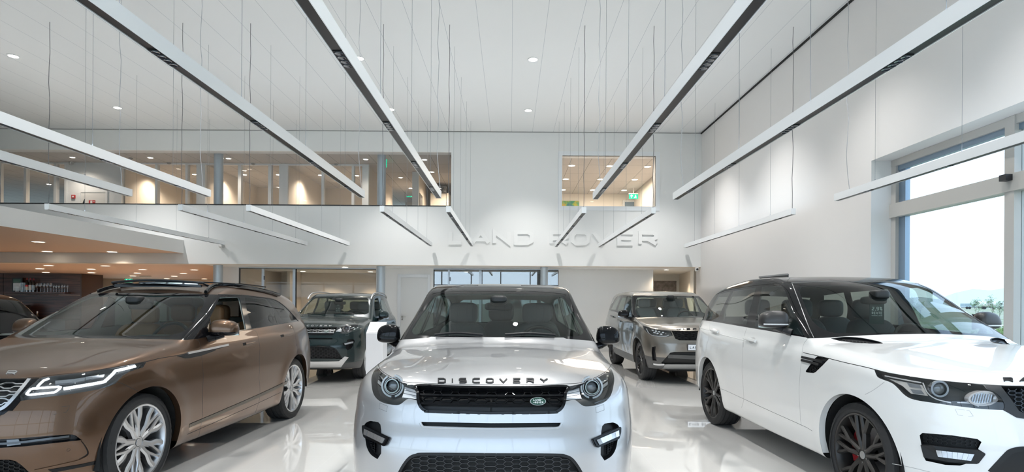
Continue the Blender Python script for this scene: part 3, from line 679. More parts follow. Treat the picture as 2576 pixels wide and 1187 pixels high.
def glass_obj(name, px, h, r, lab, grp, stem):
    q_ = on_shelf(px); e = empty(name, (q_[0], q_[1]-(.10 if name == 'glass_jar' else 0), q_[2])); tag(e, lab, 'glass', grp)
    if stem:
        MB().lathe([(r*.35, h*.45), (r*.85, h*.58), (r, h*.75), (r*.8, h)], 16).build('glass_bowl', gm, e, smooth=True)
        MB().lathe([(0, .002), (r*.8, .002), (r*.8, .006), (.006, .012), (.006, h*.44), (r*.35, h*.45)], 16).build('glass_stem', gm, e, smooth=True)
    else:
        MB().lathe([(0, .002), (r*.8, .002), (r, h)], 16).build('glass_body', gm, e, smooth=True)
        MB().lathe([(0, .006), (r*.8, .006), (r*.84, .02), (0, .02)], 16).build('glass_base', gm, e, smooth=True)
    return e
zz = lambda py: atY(100, py, BY-.16)[2]-ST
for i, px in enumerate((53, 57, 61)): glass_obj('tall_glass', px, zz(711), .026, 'tall clear glass %s bottles on the shelf' % ('just right of the framed certificate, before the', 'midway between certificate and', 'touching the first of the wine')[i], 'tall glasses on the shelf', False)
for i, px in enumerate((46, 51, 60)): glass_obj('glass_jar', px, zz(721), .04, 'small clear glass jar on the shelf, %s' % ('in front of the certificate', 'at the certificate corner', 'in front of the tall glasses')[i], 'small jars on the shelf', False)
for i, px in enumerate((93.5, 102, 111.5, 119.5, 128)): glass_obj('wine_glass', px, zz(712), .06, 'tall stemmed glass beside the wine bottles, %s in its line' % ORD[i], 'wine glasses on the shelf', True)
for i, px in enumerate((135.5, 141.5, 148.5, 156, 162.5, 169.5)): glass_obj('small_wine_glass', px, zz(716), .042, 'small stemmed glass at the right shelf end, %s in its line' % ORD[i], 'small glasses on the shelf', True)
# back counter with coffee machine, cups and bottle
zc = .72
ct = empty('back_counter', (bx1-3, BY-.5, 0)); tag(ct, 'dark counter below the bottle shelf', 'counter')
MB().box(-3.2, 3, -.3, .45, 0, zc-.04).build('counter_body', mat('counter_dark', (.02, .018, .017), .4), ct); MB().box(-3.2, 3.02, -.33, .45, zc-.04, zc).build('worktop', mat('worktop_black', (.012, .012, .013), .2), ct)
p = atY(48, 770, BY-.5)
cm = empty('coffee_machine', (p[0], BY-.5, zc)); tag(cm, 'black coffee machine on the back counter with white cups on top', 'coffee machine')
hh = atY(48, 766.5, BY-.5)[2]-zc
MB().box(-.28, .28, -.2, .2, 0, hh).build('machine_body', mat('black_plastic'), cm, bevel=.02); MB().box(-.2, .2, -.21, -.2, hh*.55, hh*.85).build('machine_display', mat('display_black', (.01, .01, .012), .1), cm); MB().box(-.2, .2, -.26, -.2, .02, .06).build('drip_tray', mat('brushed_steel'), cm)
for i, (dx, dz) in enumerate(((-.12, 0), (0, 0), (.12, 0), (-.06, .06), (.06, .06))):
    o = MB().lathe([(0, .06), (.035, .06), (.052, 0), (.05, 0), (.03, .055), (0, .055)], 16).build('coffee_cup', mat('porcelain', (.82, .82, .82), .2), smooth=True); o.location = (p[0]+dx, BY-.5, zc+hh+dz); tag(o, 'upturned white cup on the coffee machine, %s' % ('lower left', 'lower middle', 'lower right', 'upper left', 'upper right')[i], 'cup', 'cups on the coffee machine')
p = atY(74, 800, BY-.6)
tag(MB().box(p[0]-.14, p[0]+.10, BY-.7, BY-.5, zc, atY(74, 792, BY-.6)[2]).build('paper_box', mat('paper_white')), 'plain white box on the back counter behind the black car', 'box')
p = atY(94, 800, BY-.6); e = empty('counter_bottle', (p[0], BY-.6, zc)); h = atY(94, 783, BY-.6)[2]-zc; tag(e, 'dark bottle with a white cap alone on the back counter', 'bottle')
MB().lathe([(0, 0), (.05, 0), (.05, h*.6), (.02, h*.75), (.02, h*.8), (0, h*.8)], 16).build('bottle_body', MATS['bottle_glass'], e, smooth=True); MB().lathe([(.024, h*.72), (.026, h), (0, h)], 12).build('bottle_cap', mat('porcelain'), e, smooth=True)
# far wall right of the bar with bright glazed doors
FY = 28.6
def XF(px, Y=FY): return atY(px, 720, Y)[0]
struct(wall_with_holes('wall_bar_back', -24, xl0, 0, SZ, FY, FY+.1, [(XF(283), XF(500), 0, 2.3)], mat('bar_back_wall', (.72, .60, .46), .6)))
w3 = struct(empty('window_20', (XF(390), FY, 0))); f = MB()
for px in (283, 330, 365, 420, 460, 497): f.box(XF(px), XF(px)+.08, FY+.0, FY+.08, 0, 2.3)
f.box(XF(283), XF(500), FY, FY+.08, 2.22, 2.3)
o = f.build('window_frame', mat('facade_frame'), w3); o.location = -Vector(w3.location)
struct(MB().box(-24, -12, 29.9, 30, -.1, 0).build('floor_outside', mat('pavement', (.4, .4, .4), .8)))
struct(MB().box(atY(208, 720, 26)[0], atY(213, 720, 26)[0], 24.5, 26, 0, SZ).build('wall_bar_pier', mat('bar_side_wall')))
tag(MB().box(atY(365, 720, 25)[0]-.2, atY(370, 720, 25)[0]+.12, 24.9, 25.1, SZ-.05, SZ-.002).build('smoke_detector', mat('plastic_white')), 'small smoke detector on the taupe bar ceiling', 'smoke detector')
for i, (px, py) in enumerate(((93, 407), (329, 397), (425, 409), (637, 411), (846, 412))):
    a = atZ(px, py, UZ); o = MB().lathe([(0, -.05), (.03, -.05), (.06, -.02), (.06, 0), (0, 0)], 20).build('smoke_detector', mat('detector_grey', (.35, .35, .35), .5), smooth=True); o.location = (a[0], a[1], UZ-.001)
    tag(o, 'round smoke detector on the gallery ceiling, %s from the left' % ORD[i], 'smoke detector', 'smoke detectors on the gallery ceiling')
# ================================================================ price stand beside the dark green SUV
def price_stand():
    Y0 = 10.15
    a, b = atY(920, 950, Y0)[0], atY(962, 950, Y0)[0]
    e = empty('info_stand', ((a+b)/2, Y0, 0)); w = (b-a)/2
    tag(e, 'white slanted information stand between the dark green SUV and the silver SUV', 'information stand')
    z1 = atY(940, 838, Y0)[2]; z2 = atY(945, 810, Y0+.25)[2]
    m = MB(); prof = [(0, 0), (.0, z1), (.30, z2), (.36, z2), (.40, 0)]
    m.prism(prof, lambda u, v, d: (-w+d, u, v), 2*w); m.build('stand_body', mat('stand_white', (.86, .86, .88), .25), e, bevel=.006)
    nrm = Vector((0, -(z2-z1), .30)).normalized()
    def on(u, t, d): return (u, .30*t+nrm.y*d, z1+(z2-z1)*t+nrm.z*d)
    def plate(u0, u1, t0, t1, d0, d1, mb):
        return mb.add([on(u0, t0, d0), on(u1, t0, d0), on(u1, t1, d0), on(u0, t1, d0), on(u0, t0, d1), on(u1, t0, d1), on(u1, t1, d1), on(u0, t1, d1)], [(0, 3, 2, 1), (4, 5, 6, 7), (0, 1, 5, 4), (1, 2, 6, 5), (2, 3, 7, 6), (3, 0, 4, 7)])
    plate(-w+.02, w-.02, .05, .95, .002, .005, MB()).build('price_sheet', mat('paper_white'), e)
    g = MB()
    for k in range(9): plate(-w+.05, -w+.05+(.12 if k > 5 else .18), .2+k*.075, .215+k*.075, .0055, .0065, g)
    plate(w-.10, w-.04, .80, .9, .0055, .0065, g)
    g.build('sheet_print', mat('ink_light', (.62, .62, .62), .6), e)
price_stand()
# ================================================================ outside
def ground_mat():
    m = mat('field_ground', (.2, .2, .12), .9); t = m.node_tree; n = t.nodes.new('ShaderNodeTexNoise'); n.inputs['Scale'].default_value = .35; n.inputs['Detail'].default_value = 8
    g = t.nodes.new('ShaderNodeNewGeometry'); r = t.nodes.new('ShaderNodeValToRGB'); e = r.color_ramp.elements
    e[0].color = (.20, .24, .10, 1); e[1].color = (.42, .38, .30, 1); e[0].position = .4; e[1].position = .62
    t.links.new(g.outputs['Position'], n.inputs['Vector']); t.links.new(n.outputs[0], r.inputs[0]); t.links.new(r.outputs[0], t.nodes['Principled BSDF'].inputs['Base Color']); return m
struct(MB().box(-400, 700, -400, 700, -.3, -.12).build('ground', ground_mat()))
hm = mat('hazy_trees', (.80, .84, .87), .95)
rg = random.Random(3)
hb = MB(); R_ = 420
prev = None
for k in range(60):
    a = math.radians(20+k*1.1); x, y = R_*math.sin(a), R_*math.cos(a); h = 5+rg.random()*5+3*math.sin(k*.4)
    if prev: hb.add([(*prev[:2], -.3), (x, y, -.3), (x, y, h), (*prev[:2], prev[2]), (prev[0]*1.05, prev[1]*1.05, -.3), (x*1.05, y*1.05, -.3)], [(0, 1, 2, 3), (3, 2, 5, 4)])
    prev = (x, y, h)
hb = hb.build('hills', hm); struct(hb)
leafm = mat('leaf_green', (.20, .30, .07), .7); barkm = mat('bark_grey', (.20, .17, .13), .9)
def tree(name, base, h, spread, nl, label, cat, grp=None, seed=1, leaf=.05, lean=0, lm=None):
    r = random.Random(seed); e = empty(name, base); tag(e, label, cat, grp)
    b = MB(); tips = []
    def branch(p, d, l, rad, dep):
        q = p+d*l; b.cyl(p, q, rad, 5, rad*.6); 
        if dep == 0: tips.append(q); return
        for k in range(3 if dep > 1 else 4):
            nd = (d+Vector((r.uniform(-1, 1), r.uniform(-1, 1), r.uniform(-.2, .5)))*spread).normalized(); branch(p+d*l*r.uniform(.4, 1), nd, l*.68, rad*.55, dep-1)
        tips.append(q)
    branch(Vector((0, 0, 0)), Vector((lean, 0, 1)).normalized(), h*.38, h*.012, 3)
    b.build('trunk', barkm, e)
    l = MB()
    for k in range(nl):
        p = r.choice(tips)+Vector((r.gauss(0, 1), r.gauss(0, 1), r.gauss(0, 1)))*h*.05
        a = Vector((r.uniform(-1, 1), r.uniform(-1, 1), r.uniform(-1, 1))).normalized()*leaf; c = a.orthogonal().normalized()*leaf*.6
        l.add([p-a, p+c, p+a, p-c], [(0, 1, 2, 3)])
    l.build('foliage', lm or leafm, e)
    return e
def out(px, Y):  # ground point seen through the window at depth Y
    r_ = ray(px, 760); return (r_[0]*Y, Y, -.12)
tree('garden_shrub', out(2530, 11.5), 1.55, .8, 700, 'leafy green shrub right outside the window beside the frame', 'shrub', 'shrubs outside the window', 3, .035)
tree('garden_shrub', out(2470, 13), 1.25, .9, 800, 'lower green shrub outside the window left of the taller one', 'shrub', 'shrubs outside the window', 5, .035)
tree('garden_shrub', out(2380, 14), 1.2, .9, 800, 'green shrub seen through the windscreen of the white SUV', 'shrub', 'shrubs outside the window', 8, .035)
tree('garden_shrub', out(2310, 15), 1.2, .9, 700, 'green shrub outside near the left window jamb', 'shrub', 'shrubs outside the window', 9, .035)
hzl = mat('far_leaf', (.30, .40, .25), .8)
for i, (px, Y, h) in enumerate(((2455, 60, 2.5), (2497, 62, 3.0), (2515, 64, 2.5), (2300, 60, 2.9), (2315, 66, 2.4))):
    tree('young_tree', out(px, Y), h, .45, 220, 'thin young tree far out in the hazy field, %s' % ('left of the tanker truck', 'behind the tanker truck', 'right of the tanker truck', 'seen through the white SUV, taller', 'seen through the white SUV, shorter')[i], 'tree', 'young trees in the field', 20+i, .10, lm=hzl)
def truck(px, Y, label, tank, col):
    p = out(px, Y); e = empty('tanker_truck' if tank else 'lorry', p, rz=math.radians(5)); tag(e, label, 'truck')
    cab = MB().box(3.0, 4.9, -1.1, 1.1, .7, 2.9); cab.build('cab', mat('truck_cab_%s' % ('w' if tank else 'g'), col, .4), e, bevel=.2)
    MB().box(3.6, 4.92, -1.12, -1.0, 1.9, 2.6).build('cab_window', mat('dark_glass', (.03, .04, .05), .1), e)
    MB().box(-5, 4.8, -.9, .9, .6, .9).build('chassis', mat('black_plastic'), e)
    if tank: MB().lathe([(0, -4.8), (.9, -4.7), (1.2, -4.3), (1.2, 2.0), (.9, 2.5), (0, 2.6)], 24, axis='x', c=(0, 0, 2.1)).build('tank', mat('tank_white', (.75, .68, .66), .35), e, smooth=True)
    else: MB().box(-5, 2.8, -1.2, 1.2, 1.0, 2.3).build('load_bed', mat('truck_bed', (.30, .38, .42), .5), e)
    for x in (-4, -2.8, 1.6, 4):
        MB().cyl((x, -1.15, .5), (x, -.8, .5), .5, 20).build('wheel', mat('tyre_rubber', (.018, .018, .019), .75), e, smooth=True)
truck(2487, 230, 'white tanker truck parked far out in the field', True, (.75, .75, .75))
truck(2450, 240, 'grey lorry with a low load bed far out in the field', False, (.30, .40, .45))
# ================================================================ car body tool
def prof(pts, step=.004, sm=.03):
    """smooth 1D curve through control points (linear, then gaussian-smoothed) as fast lookup"""
    P = np.array(pts, float); x0, x1 = P[0, 0]-.8, P[-1, 0]+.8
    t = np.arange(x0, x1, step)
    # pchip slopes
    x, y = P[:, 0], P[:, 1]; h = np.diff(x); d = np.diff(y)/h
    m = np.zeros(len(x)); m[0] = d[0]; m[-1] = d[-1]
    for i in range(1, len(x)-1):
        if d[i-1]*d[i] > 0: w1 = 2*h[i]+h[i-1]; w2 = h[i]+2*h[i-1]; m[i] = (w1+w2)/(w1/d[i-1]+w2/d[i])
    k = np.clip(np.searchsorted(x, t)-1, 0, len(x)-2); s = (t-x[k])/h[k]
    v = (2*s**3-3*s**2+1)*y[k]+(s**3-2*s**2+s)*h[k]*m[k]+(-2*s**3+3*s**2)*y[k+1]+(s**3-s**2)*h[k]*m[k+1]
    v = np.where(t < x[0], y[0]+m[0]*(t-x[0]), v); v = np.where(t > x[-1], y[-1]+m[-1]*(t-x[-1]), v)
    if sm:
        n = int(3*sm/step); g = np.exp(-.5*(np.arange(-n, n+1)*step/sm)**2); g /= g.sum()
        v = np.convolve(np.pad(v, n, 'edge'), g, 'valid')
    gv = np.gradient(v, step)
    f = lambda q: np.interp(q, t, v); f.d = lambda q: np.interp(q, t, gv); return f
def smax(a, b, k):
    h = np.maximum(k-np.abs(a-b), 0)/k; return np.maximum(a, b)+h*h*k*.25
def smin(a, b, k): return -smax(-a, -b, k)
class Body:
    """implicit closed car body; local frame x sideways, y back from the nose, z up"""
    def __init__(s, **k):
        s.__dict__.update(k)
        s.ZT, s.WP, s.SS, s.FZ, s.RZ = prof(k['top']), prof(k['plan'], sm=.05), prof(k['side'], sm=k.get('side_sm', .03)), prof(k['front'], sm=k.get('front_sm', .02)), prof(k['rear'], sm=.03)
        s.ZR, s.WG = prof(k['roof'], sm=k.get('roof_sm', .06)), prof(k['gplan'], sm=.05); s.ZB = prof(k['bot'], sm=.05)
        s.CF, s.CR, s.TG = prof(k['cfront'], sm=.03), prof(k['crear'], sm=.03), prof(k['tumble'], sm=.03)
    def f(s, P):
        x, y, z = np.abs(P[:, 0]), P[:, 1], P[:, 2]
        hc = s.hood_crown*x*x
        if getattr(s, 'hood_bulge', None):
            xb, hb = s.hood_bulge; hc = hc-hb*(1/(1+np.exp((x-xb)/.045)))*np.clip((s.cowl+.1-y)*3, 0, 1)
        a = (z-(s.ZT(y)-hc))/np.sqrt(1+s.ZT.d(y)**2)
        fl = 0
        for yw in s.axles:
            r = np.hypot(y-yw, z-s.wr); fl = fl+s.flare*np.exp(-((r-s.arch-.03)/.10)**2)*(z > s.wr-.6)
        b = x-(s.WP(y)+s.SS(z)+fl)
        ff = (s.FZ(z)+s.CF(x)-y)/np.sqrt(1+s.CF.d(x)**2)*.999
        if getattr(s, 'ledge', None):
            for zc, dz, dep, xm in s.ledge: ff = ff-dep*np.exp(-((z-zc)/dz)**2)/(1+np.exp((x-xm)/.04))
        rr = (y-(s.RZ(z)-s.CR(x)))/np.sqrt(1+s.CR.d(x)**2)
        L = smax(smax(a, b, s.k_top), s.ZB(y)-z, .06)
        L = smax(L, ff, s.k_front); L = smax(L, rr, .14)
        yy = y-s.cw*x*x*np.clip((s.mid-y)/.8, 0, 1)+s.cwr*x*x*np.clip((y-s.mid)/.8, 0, 1)
        ga = (z-(s.ZR(yy)-s.roof_crown*x*x))/np.sqrt(1+s.ZR.d(yy)**2)
        gb = (x-(s.WG(y)-s.TG(z)))*.95
        G = smax(smax(ga, gb, s.k_roof), .9-z, .01)
        return smin(L, G, s.k_join)
    def n(s, P):
        e = .004; g = np.zeros_like(P)
        for i in range(3):
            d = np.zeros(3); d[i] = e; g[:, i] = s.f(P+d)-s.f(P-d)
        return g/(np.linalg.norm(g, axis=1)[:, None]+1e-12)
    def root(s, O, D, t0=0., t1=3.2, step=.02, outward=True):
        """first sign change of f along rays; outward: from inside to outside"""
        N = len(O); t0 = float(t0); t = np.full(N, t0); sg = 1 if outward else -1; lo = np.full(N, t0); hi = np.full(N, np.nan); act = np.ones(N, bool)
        for _ in range(int((t1-t0)/step)):
            idx = np.where(act)[0]
            if not len(idx): break
            tn = t[idx]+step; v = s.f(O[idx]+D[idx]*tn[:, None])*sg; h = v > 0
            hi[idx[h]] = tn[h]; lo[idx[h]] = t[idx[h]]; act[idx[h]] = False; t[idx[~h]] = tn[~h]
        ok = ~np.isnan(hi); hi = np.where(ok, hi, 0)
        for _ in range(22):
            m = (lo+hi)/2; v = s.f(O+D*m[:, None])*sg > 0; hi = np.where(v, m, hi); lo = np.where(v, lo, m)
        return (lo+hi)/2, ok
def car_half_mesh(B, dens=1.0):
    """structured half shell x>=0 as (verts, faces)"""
    zc = .66; a, b = B.spine
    el = np.concatenate([np.linspace(-np.pi/2, -.62, 8)[:-1], np.linspace(-.62, .30, int(34*dens))[:-1], np.linspace(.30, 1.12, int(52*dens))[:-1], np.linspace(1.12, np.pi/2, int(14*dens))]); na = len(el)
    rows = []
    nf = int(46*dens)
    for az in np.linspace(0, np.pi/2, nf)[:-1]: rows.append((a, np.sin(az), -np.cos(az)))
    for y in np.linspace(a, b, int((b-a)/.03*dens)): rows.append((y, 1., 0.))
    for az in np.linspace(np.pi/2, np.pi, nf)[1:]: rows.append((b, np.sin(az), -np.cos(az)))
    O, D = [], []
    for y, cx, cy in rows:
        for e in el: O.append((0, y, zc)); D.append((np.cos(e)*cx, np.cos(e)*cy, np.sin(e)))
    O, D = np.array(O), np.array(D); t, ok = B.root(O, D); V = O+D*t[:, None]
    V[:, 0] = np.maximum(V[:, 0], 0)
    F = []
    for i in range(len(rows)-1):
        for j in range(na-1):
            F.append((i*na+j, (i+1)*na+j, (i+1)*na+j+1, i*na+j+1))
    return V, F
class Proj:
    """pixel projector (through the photo's camera) or orthographic side/front/rear/top, in car half-space"""
    def __init__(s, kind, car=None): s.k = kind; s.car = car
    def uv(s, P):
        P = np.asarray(P, float).reshape(-1, 3)
        if s.k == 'px':
            w = s.car.to_world(P); Y = w[:, 1]; u = w[:, 0]/Y*FPX; v = (w[:, 2]-EYE)/Y*FPX
            return np.stack([VPX+u*_c+v*_s, VPY-(-u*_s+v*_c)], 1)
        if s.k == 'side': return P[:, [1, 2]]
        if s.k in ('front', 'rear'): return P[:, [0, 2]]
        return P[:, [0, 1]]
    def rayd(s, q):
        if s.k == 'px':
            r = np.array(ray(*q)); return s.car.eye, s.car.dir_local(r)
        o = {'side': (0, q[0], q[1]), 'front': (q[0], 0, q[1]), 'rear': (q[0], 0, q[1]), 'top': (q[0], q[1], 0)}[s.k]
        d = {'side': (-1, 0, 0), 'front': (0, 1, 0), 'rear': (0, -1, 0), 'top': (0, 0, -1)}[s.k]
        return np.array(o, float), np.array(d, float)
    def view(s, c):
        return (np.array(c)-s.car.eye) if s.k == 'px' else s.rayd((0, 0))[1]
def spline2(pts, closed=True, n=6):
    """catmull-rom through points; a point with third value 1 stays a corner"""
    P = [np.array(p[:2], float) for p in pts]; c = [len(p) > 2 and p[2] for p in pts]; N = len(P); out = []
    for i in range(N if closed else N-1):
        p1, p2 = P[i], P[(i+1) % N]
        p0 = p1-(p2-p1) if c[i] or (not closed and i == 0) else P[i-1]
        p3 = p2+(p2-p1) if c[(i+1) % N] or (not closed and i == N-2) else P[(i+2) % N]
        if c[i] and c[(i+1) % N]: out.append(p1); continue
        for k in range(n):
            t = k/n; out.append(.5*((2*p1)+(-p0+p2)*t+(2*p0-5*p1+4*p2-p3)*t*t+(-p0+3*p1-3*p2+p3)*t**3))
    if not closed: out.append(P[-1])
    return [tuple(map(float, q)) for q in out]
def in_poly(pt, poly):
    x, y = pt; r = False; n = len(poly)
    for i in range(n):
        x1, y1 = poly[i]; x2, y2 = poly[i-1]
        if (y1 > y) != (y2 > y) and x < (x2-x1)*(y-y1)/(y2-y1)+x1: r = not r
    return r
class Car:
    def __init__(s, name, B, X, Y, yaw, side, label, trace=None):
        s.B, s.side, s.yaw = B, side, yaw; s.X, s.Y = X, Y
        s.root = empty(name, (X, Y, 0), rz=yaw); tag(s.root, label, 'car')
        if trace: s.X, s.Y, yaw = trace
        s.cy, s.sy = math.cos(yaw), math.sin(yaw); s.eye = s.to_local(np.array([[0, 0, EYE]]))[0]
        V, F = car_half_mesh(B); s.bm = bmesh.new(); s.lay = s.bm.faces.layers.int.new('reg'); s.cl = s.bm.faces.layers.int.new('cand')
        vs = [s.bm.verts.new(v) for v in V]
        for f in F:
            try: s.bm.faces.new([vs[i] for i in f])
            except Exception: pass
        bmesh.ops.remove_doubles(s.bm, verts=s.bm.verts, dist=1e-5)
        bmesh.ops.dissolve_degenerate(s.bm, edges=s.bm.edges, dist=1e-6)
        s.names = {0: 'body'}; s.px = Proj('px', s); s.pj = {'px': s.px, **{k: Proj(k) for k in ('side', 'front', 'rear', 'top')}}
        s.lens = {}
    def to_world(s, P):
        P = np.asarray(P, float).reshape(-1, 3); x = P[:, 0]*s.side; y = P[:, 1]
        return np.stack([s.X+x*s.cy-y*s.sy, s.Y+x*s.sy+y*s.cy, P[:, 2]], 1)
    def to_local(s, W):
        dx, dy = W[:, 0]-s.X, W[:, 1]-s.Y; return np.stack([(dx*s.cy+dy*s.sy)*s.side, -dx*s.sy+dy*s.cy, W[:, 2]], 1)
    def dir_local(s, r): return np.array([(r[0]*s.cy+r[1]*s.sy)*s.side, -r[0]*s.sy+r[1]*s.cy, r[2]])
    def hit(s, pts, proj='px', off=0.):
        """surface points (car half-space) under 2D points"""
        pr = s.pj[proj] if isinstance(proj, str) else proj; O, D = [], []
        for q in pts:
            o, d = pr.rayd(q); d = d/np.linalg.norm(d)
            o = o+(d*max(0, (np.linalg.norm(o-np.array([0, 1.5, .8]))-3.4)) if pr.k == 'px' else -d*6); O.append(o); D.append(d)
        O, D = np.array(O), np.array(D); t, ok = s.B.root(O, D, 0, 7.5, .012, outward=False); P = O+D*t[:, None]; s.last_ok = ok
        if not ok.all():
            good = np.where(ok)[0]
            for i in np.where(~ok)[0]:
                if len(good): P[i] = P[good[np.argmin(abs(good-i))]]
        N = s.B.n(P); return P+N*off, N
    def imprint(s, poly, proj='px', name=None, only=None, facing=True):
        """cut the outline into the shell and give the faces inside it the region name"""
        pr = s.pj[proj] if isinstance(proj, str) else proj; bm = s.bm; poly = [tuple(p[:2]) for p in poly]
        bm.verts.ensure_lookup_table(); bm.verts.index_update()
        co = np.array([v.co[:] for v in bm.verts]); uv = pr.uv(co); A = np.array(poly); lo, hi = A.min(0), A.max(0)
        m = .02*max(hi-lo)+1e-6
        inn = (uv[:, 0] > lo[0]-m) & (uv[:, 0] < hi[0]+m) & (uv[:, 1] > lo[1]-m) & (uv[:, 1] < hi[1]+m)
        bl = bm.faces.layers.int['cand']; reg = bm.faces.layers.int['reg']; ids = {v: k for k, v in s.names.items()}
        onl = None if only is None else {ids[o] for o in only if o in ids}
        cand = []
        for f in bm.faces:
            ok = False; vi = [v.index for v in f.verts]
            u0, u1 = min(uv[i][0] for i in vi), max(uv[i][0] for i in vi); w0, w1 = min(uv[i][1] for i in vi), max(uv[i][1] for i in vi)
            if u1 > lo[0] and u0 < hi[0] and w1 > lo[1] and w0 < hi[1] and (onl is None or f[reg] in onl):
                if not facing: ok = True
                else:
                    f.normal_update(); c = f.calc_center_median(); ok = float(np.dot(np.array(f.normal[:]), pr.view(c[:]))) < 0
            f[bl] = 1 if ok else 0
        n = len(poly)
        for i in range(n):
            p, q = poly[i], poly[(i+1) % n]
            if abs(p[0]-q[0])+abs(p[1]-q[1]) < 1e-9: continue
            o1, d1 = pr.rayd(p); o2, d2 = pr.rayd(q)
            if pr.k == 'px': no = np.cross(d1, d2); co_ = o1
            else: no = np.cross(d1, o2-o1); co_ = o1
            no = no/np.linalg.norm(no)
            l0, l1 = (min(p[0], q[0]), min(p[1], q[1])), (max(p[0], q[0]), max(p[1], q[1]))
            fs = [f for f in bm.faces if f[bl]]
            vs_ = list({v for f in fs for v in f.verts})
            if not vs_: return
            U = dict(zip(vs_, pr.uv(np.array([v.co[:] for v in vs_]))))
            sel = []
            for f in fs:
                us = [U[v][0] for v in f.verts]; ws = [U[v][1] for v in f.verts]
                if max(us) >= l0[0] and min(us) <= l1[0] and max(ws) >= l0[1] and min(ws) <= l1[1]: sel.append(f)
            if not sel: continue
            es = {e for f in sel for e in f.edges}; vv = {v for f in sel for v in f.verts}
            bmesh.ops.bisect_plane(bm, geom=list(vv)+list(es)+sel, dist=1e-5, plane_co=co_.tolist(), plane_no=no.tolist())
        if name is None: return
        rid = ids.get(name)
        if rid is None: rid = max(s.names)+1; s.names[rid] = name
        fs = [f for f in bm.faces if f[bl]]
        cs = pr.uv(np.array([f.calc_center_median()[:] for f in fs]))
        for f, c in zip(fs, cs):
            if lo[0] <= c[0] <= hi[0] and lo[1] <= c[1] <= hi[1] and in_poly(c, poly): f[reg] = rid
    def mark(s, name, fn):
        ids = {v: k for k, v in s.names.items()}; rid = ids.get(name)
        if rid is None: rid = max(s.names)+1; s.names[rid] = name
        reg = s.bm.faces.layers.int['reg']
        for f in s.bm.faces:
            if fn(f, s.names[f[reg]]): f[reg] = rid
    def region(s, name):
        reg = s.bm.faces.layers.int['reg']; ids = [k for k, v in s.names.items() if v == name]
        fs = [f for f in s.bm.faces if ids and f[reg] == ids[0]]; vi = {}; V, F = [], []
        for f in fs:
            q = []
            for v in f.verts:
                if v not in vi: vi[v] = len(V); V.append(v.co[:])
                q.append(vi[v])
            F.append(q)
        return np.array(V) if V else np.zeros((0, 3)), F
    # ---- emit pieces (half-space verts) to scene objects
    def emit(s, name, V, F, m, parent=None, which='both', normals=None, smooth=True, join=False, label=None, sharp=None):
        """which: 'both' two mirrored objects, 'near' only the traced side, 'join' one object with both halves"""
        parent = parent or s.root; V = np.asarray(V, float); out = []
        if not len(V): return [None]
        if which == 'join':
            V2 = np.concatenate([V*np.array([1, 1, 1]), V*np.array([-1, 1, 1])]); n = len(V)
            F2 = [tuple(f) for f in F]+[tuple(i+n for i in reversed(f)) for f in F]
            N2 = None if normals is None else np.concatenate([normals, normals*np.array([-1, 1, 1])])
            sets = [(V2*np.array([s.side, 1, 1]), F2 if s.side > 0 else [tuple(reversed(f)) for f in F2], None if N2 is None else N2*np.array([s.side, 1, 1]))]
        else:
            sets = []
            for k in ((1, -1) if which == 'both' else (1,)):
                g = s.side*k; sets.append((V*np.array([g, 1, 1]), [tuple(f) if g > 0 else tuple(reversed(f)) for f in F], None if normals is None else normals*np.array([g, 1, 1])))
        for v, f, nn in sets:
            o = mesh_obj(name, v, f, m, parent, smooth, nn)
            if sharp and nn is None:
                try: o.data.set_sharp_from_angle(angle=math.radians(sharp))
                except Exception: pass
            if label: o['label'] = label
            out.append(o)
        return out
    def skin(s, name, m, which='join', region=None, off=0., thick=0., parent=None, label=None):
        V, F = s.region(region or name)
        if not len(V): print('EMPTY REGION', name, s.root.name); return [None]
        N = s.B.n(V); V = V+N*off
        return s.emit(name, V, F, m, parent, which, normals=N, label=label)
    def liner(s, regs, name, m, dep=.018):
        Vs, Fs, n = [], [], 0
        for r in regs:
            V, F = s.region(r)
            if len(V): Vs.append(V); Fs += [tuple(i+n for i in reversed(f)) for f in F]; n += len(V)
        V = np.concatenate(Vs); keep = V[:, 2]
        N = s.B.n(V); V = V-N*dep
        F = [f for f in Fs if np.mean([keep[i] for i in f]) > .78]
        return s.emit(name, V, F, m, None, 'join', normals=-N)
    def recess(s, region, depth, m, name, which='join', direction=None, parent=None, inset=0., floor=True, label=None):
        """sunk copy of a region with walls"""
        V, F = s.region(region)
        if not len(V): print('EMPTY REGION', region); return [None]
        N = s.B.n(V); D = -N*depth if direction is None else np.tile(np.array(direction)*depth, (len(V), 1))
        ec = {}
        for f in F:
            for i in range(len(f)):
                a, b = f[i], f[(i+1) % len(f)]; ec.setdefault((min(a, b), max(a, b)), []).append((a, b))
        n = len(V); F2 = [tuple(i+n for i in f) for f in F] if floor else []
        for k, l in ec.items():
            if len(l) == 1:
                a, b = l[0]
                if V[a][0] < 1e-4 and V[b][0] < 1e-4: continue
                F2.append((a, b, b+n, a+n))
        return s.emit(name, np.concatenate([V, V+D]), F2, m, parent, which, smooth=True, sharp=30, label=label)
    def ribbon(s, name, path, w, m, proj='px', h=.002, off=0., which='both', parent=None, closed=False, spl=True, n=6, label=None, taper=None, round_=False):
        """strip laid on the surface along a traced path; w,h in metres"""
        q = spline2(path, closed, n) if spl else [tuple(p[:2]) for p in path]
        P, N = s.hit(q, proj)
        P[0][0] = 0 if abs(P[0][0]) < .02 else P[0][0]; P[-1][0] = 0 if abs(P[-1][0]) < .02 else P[-1][0]
        keep = [0]+[i for i in range(1, len(P)) if np.linalg.norm(P[i]-P[i-1]) > 1e-4]; P, N = P[keep], N[keep]
        return s.sweep(name, P, N, w, h, m, off, which, parent, closed, label, taper, round_)
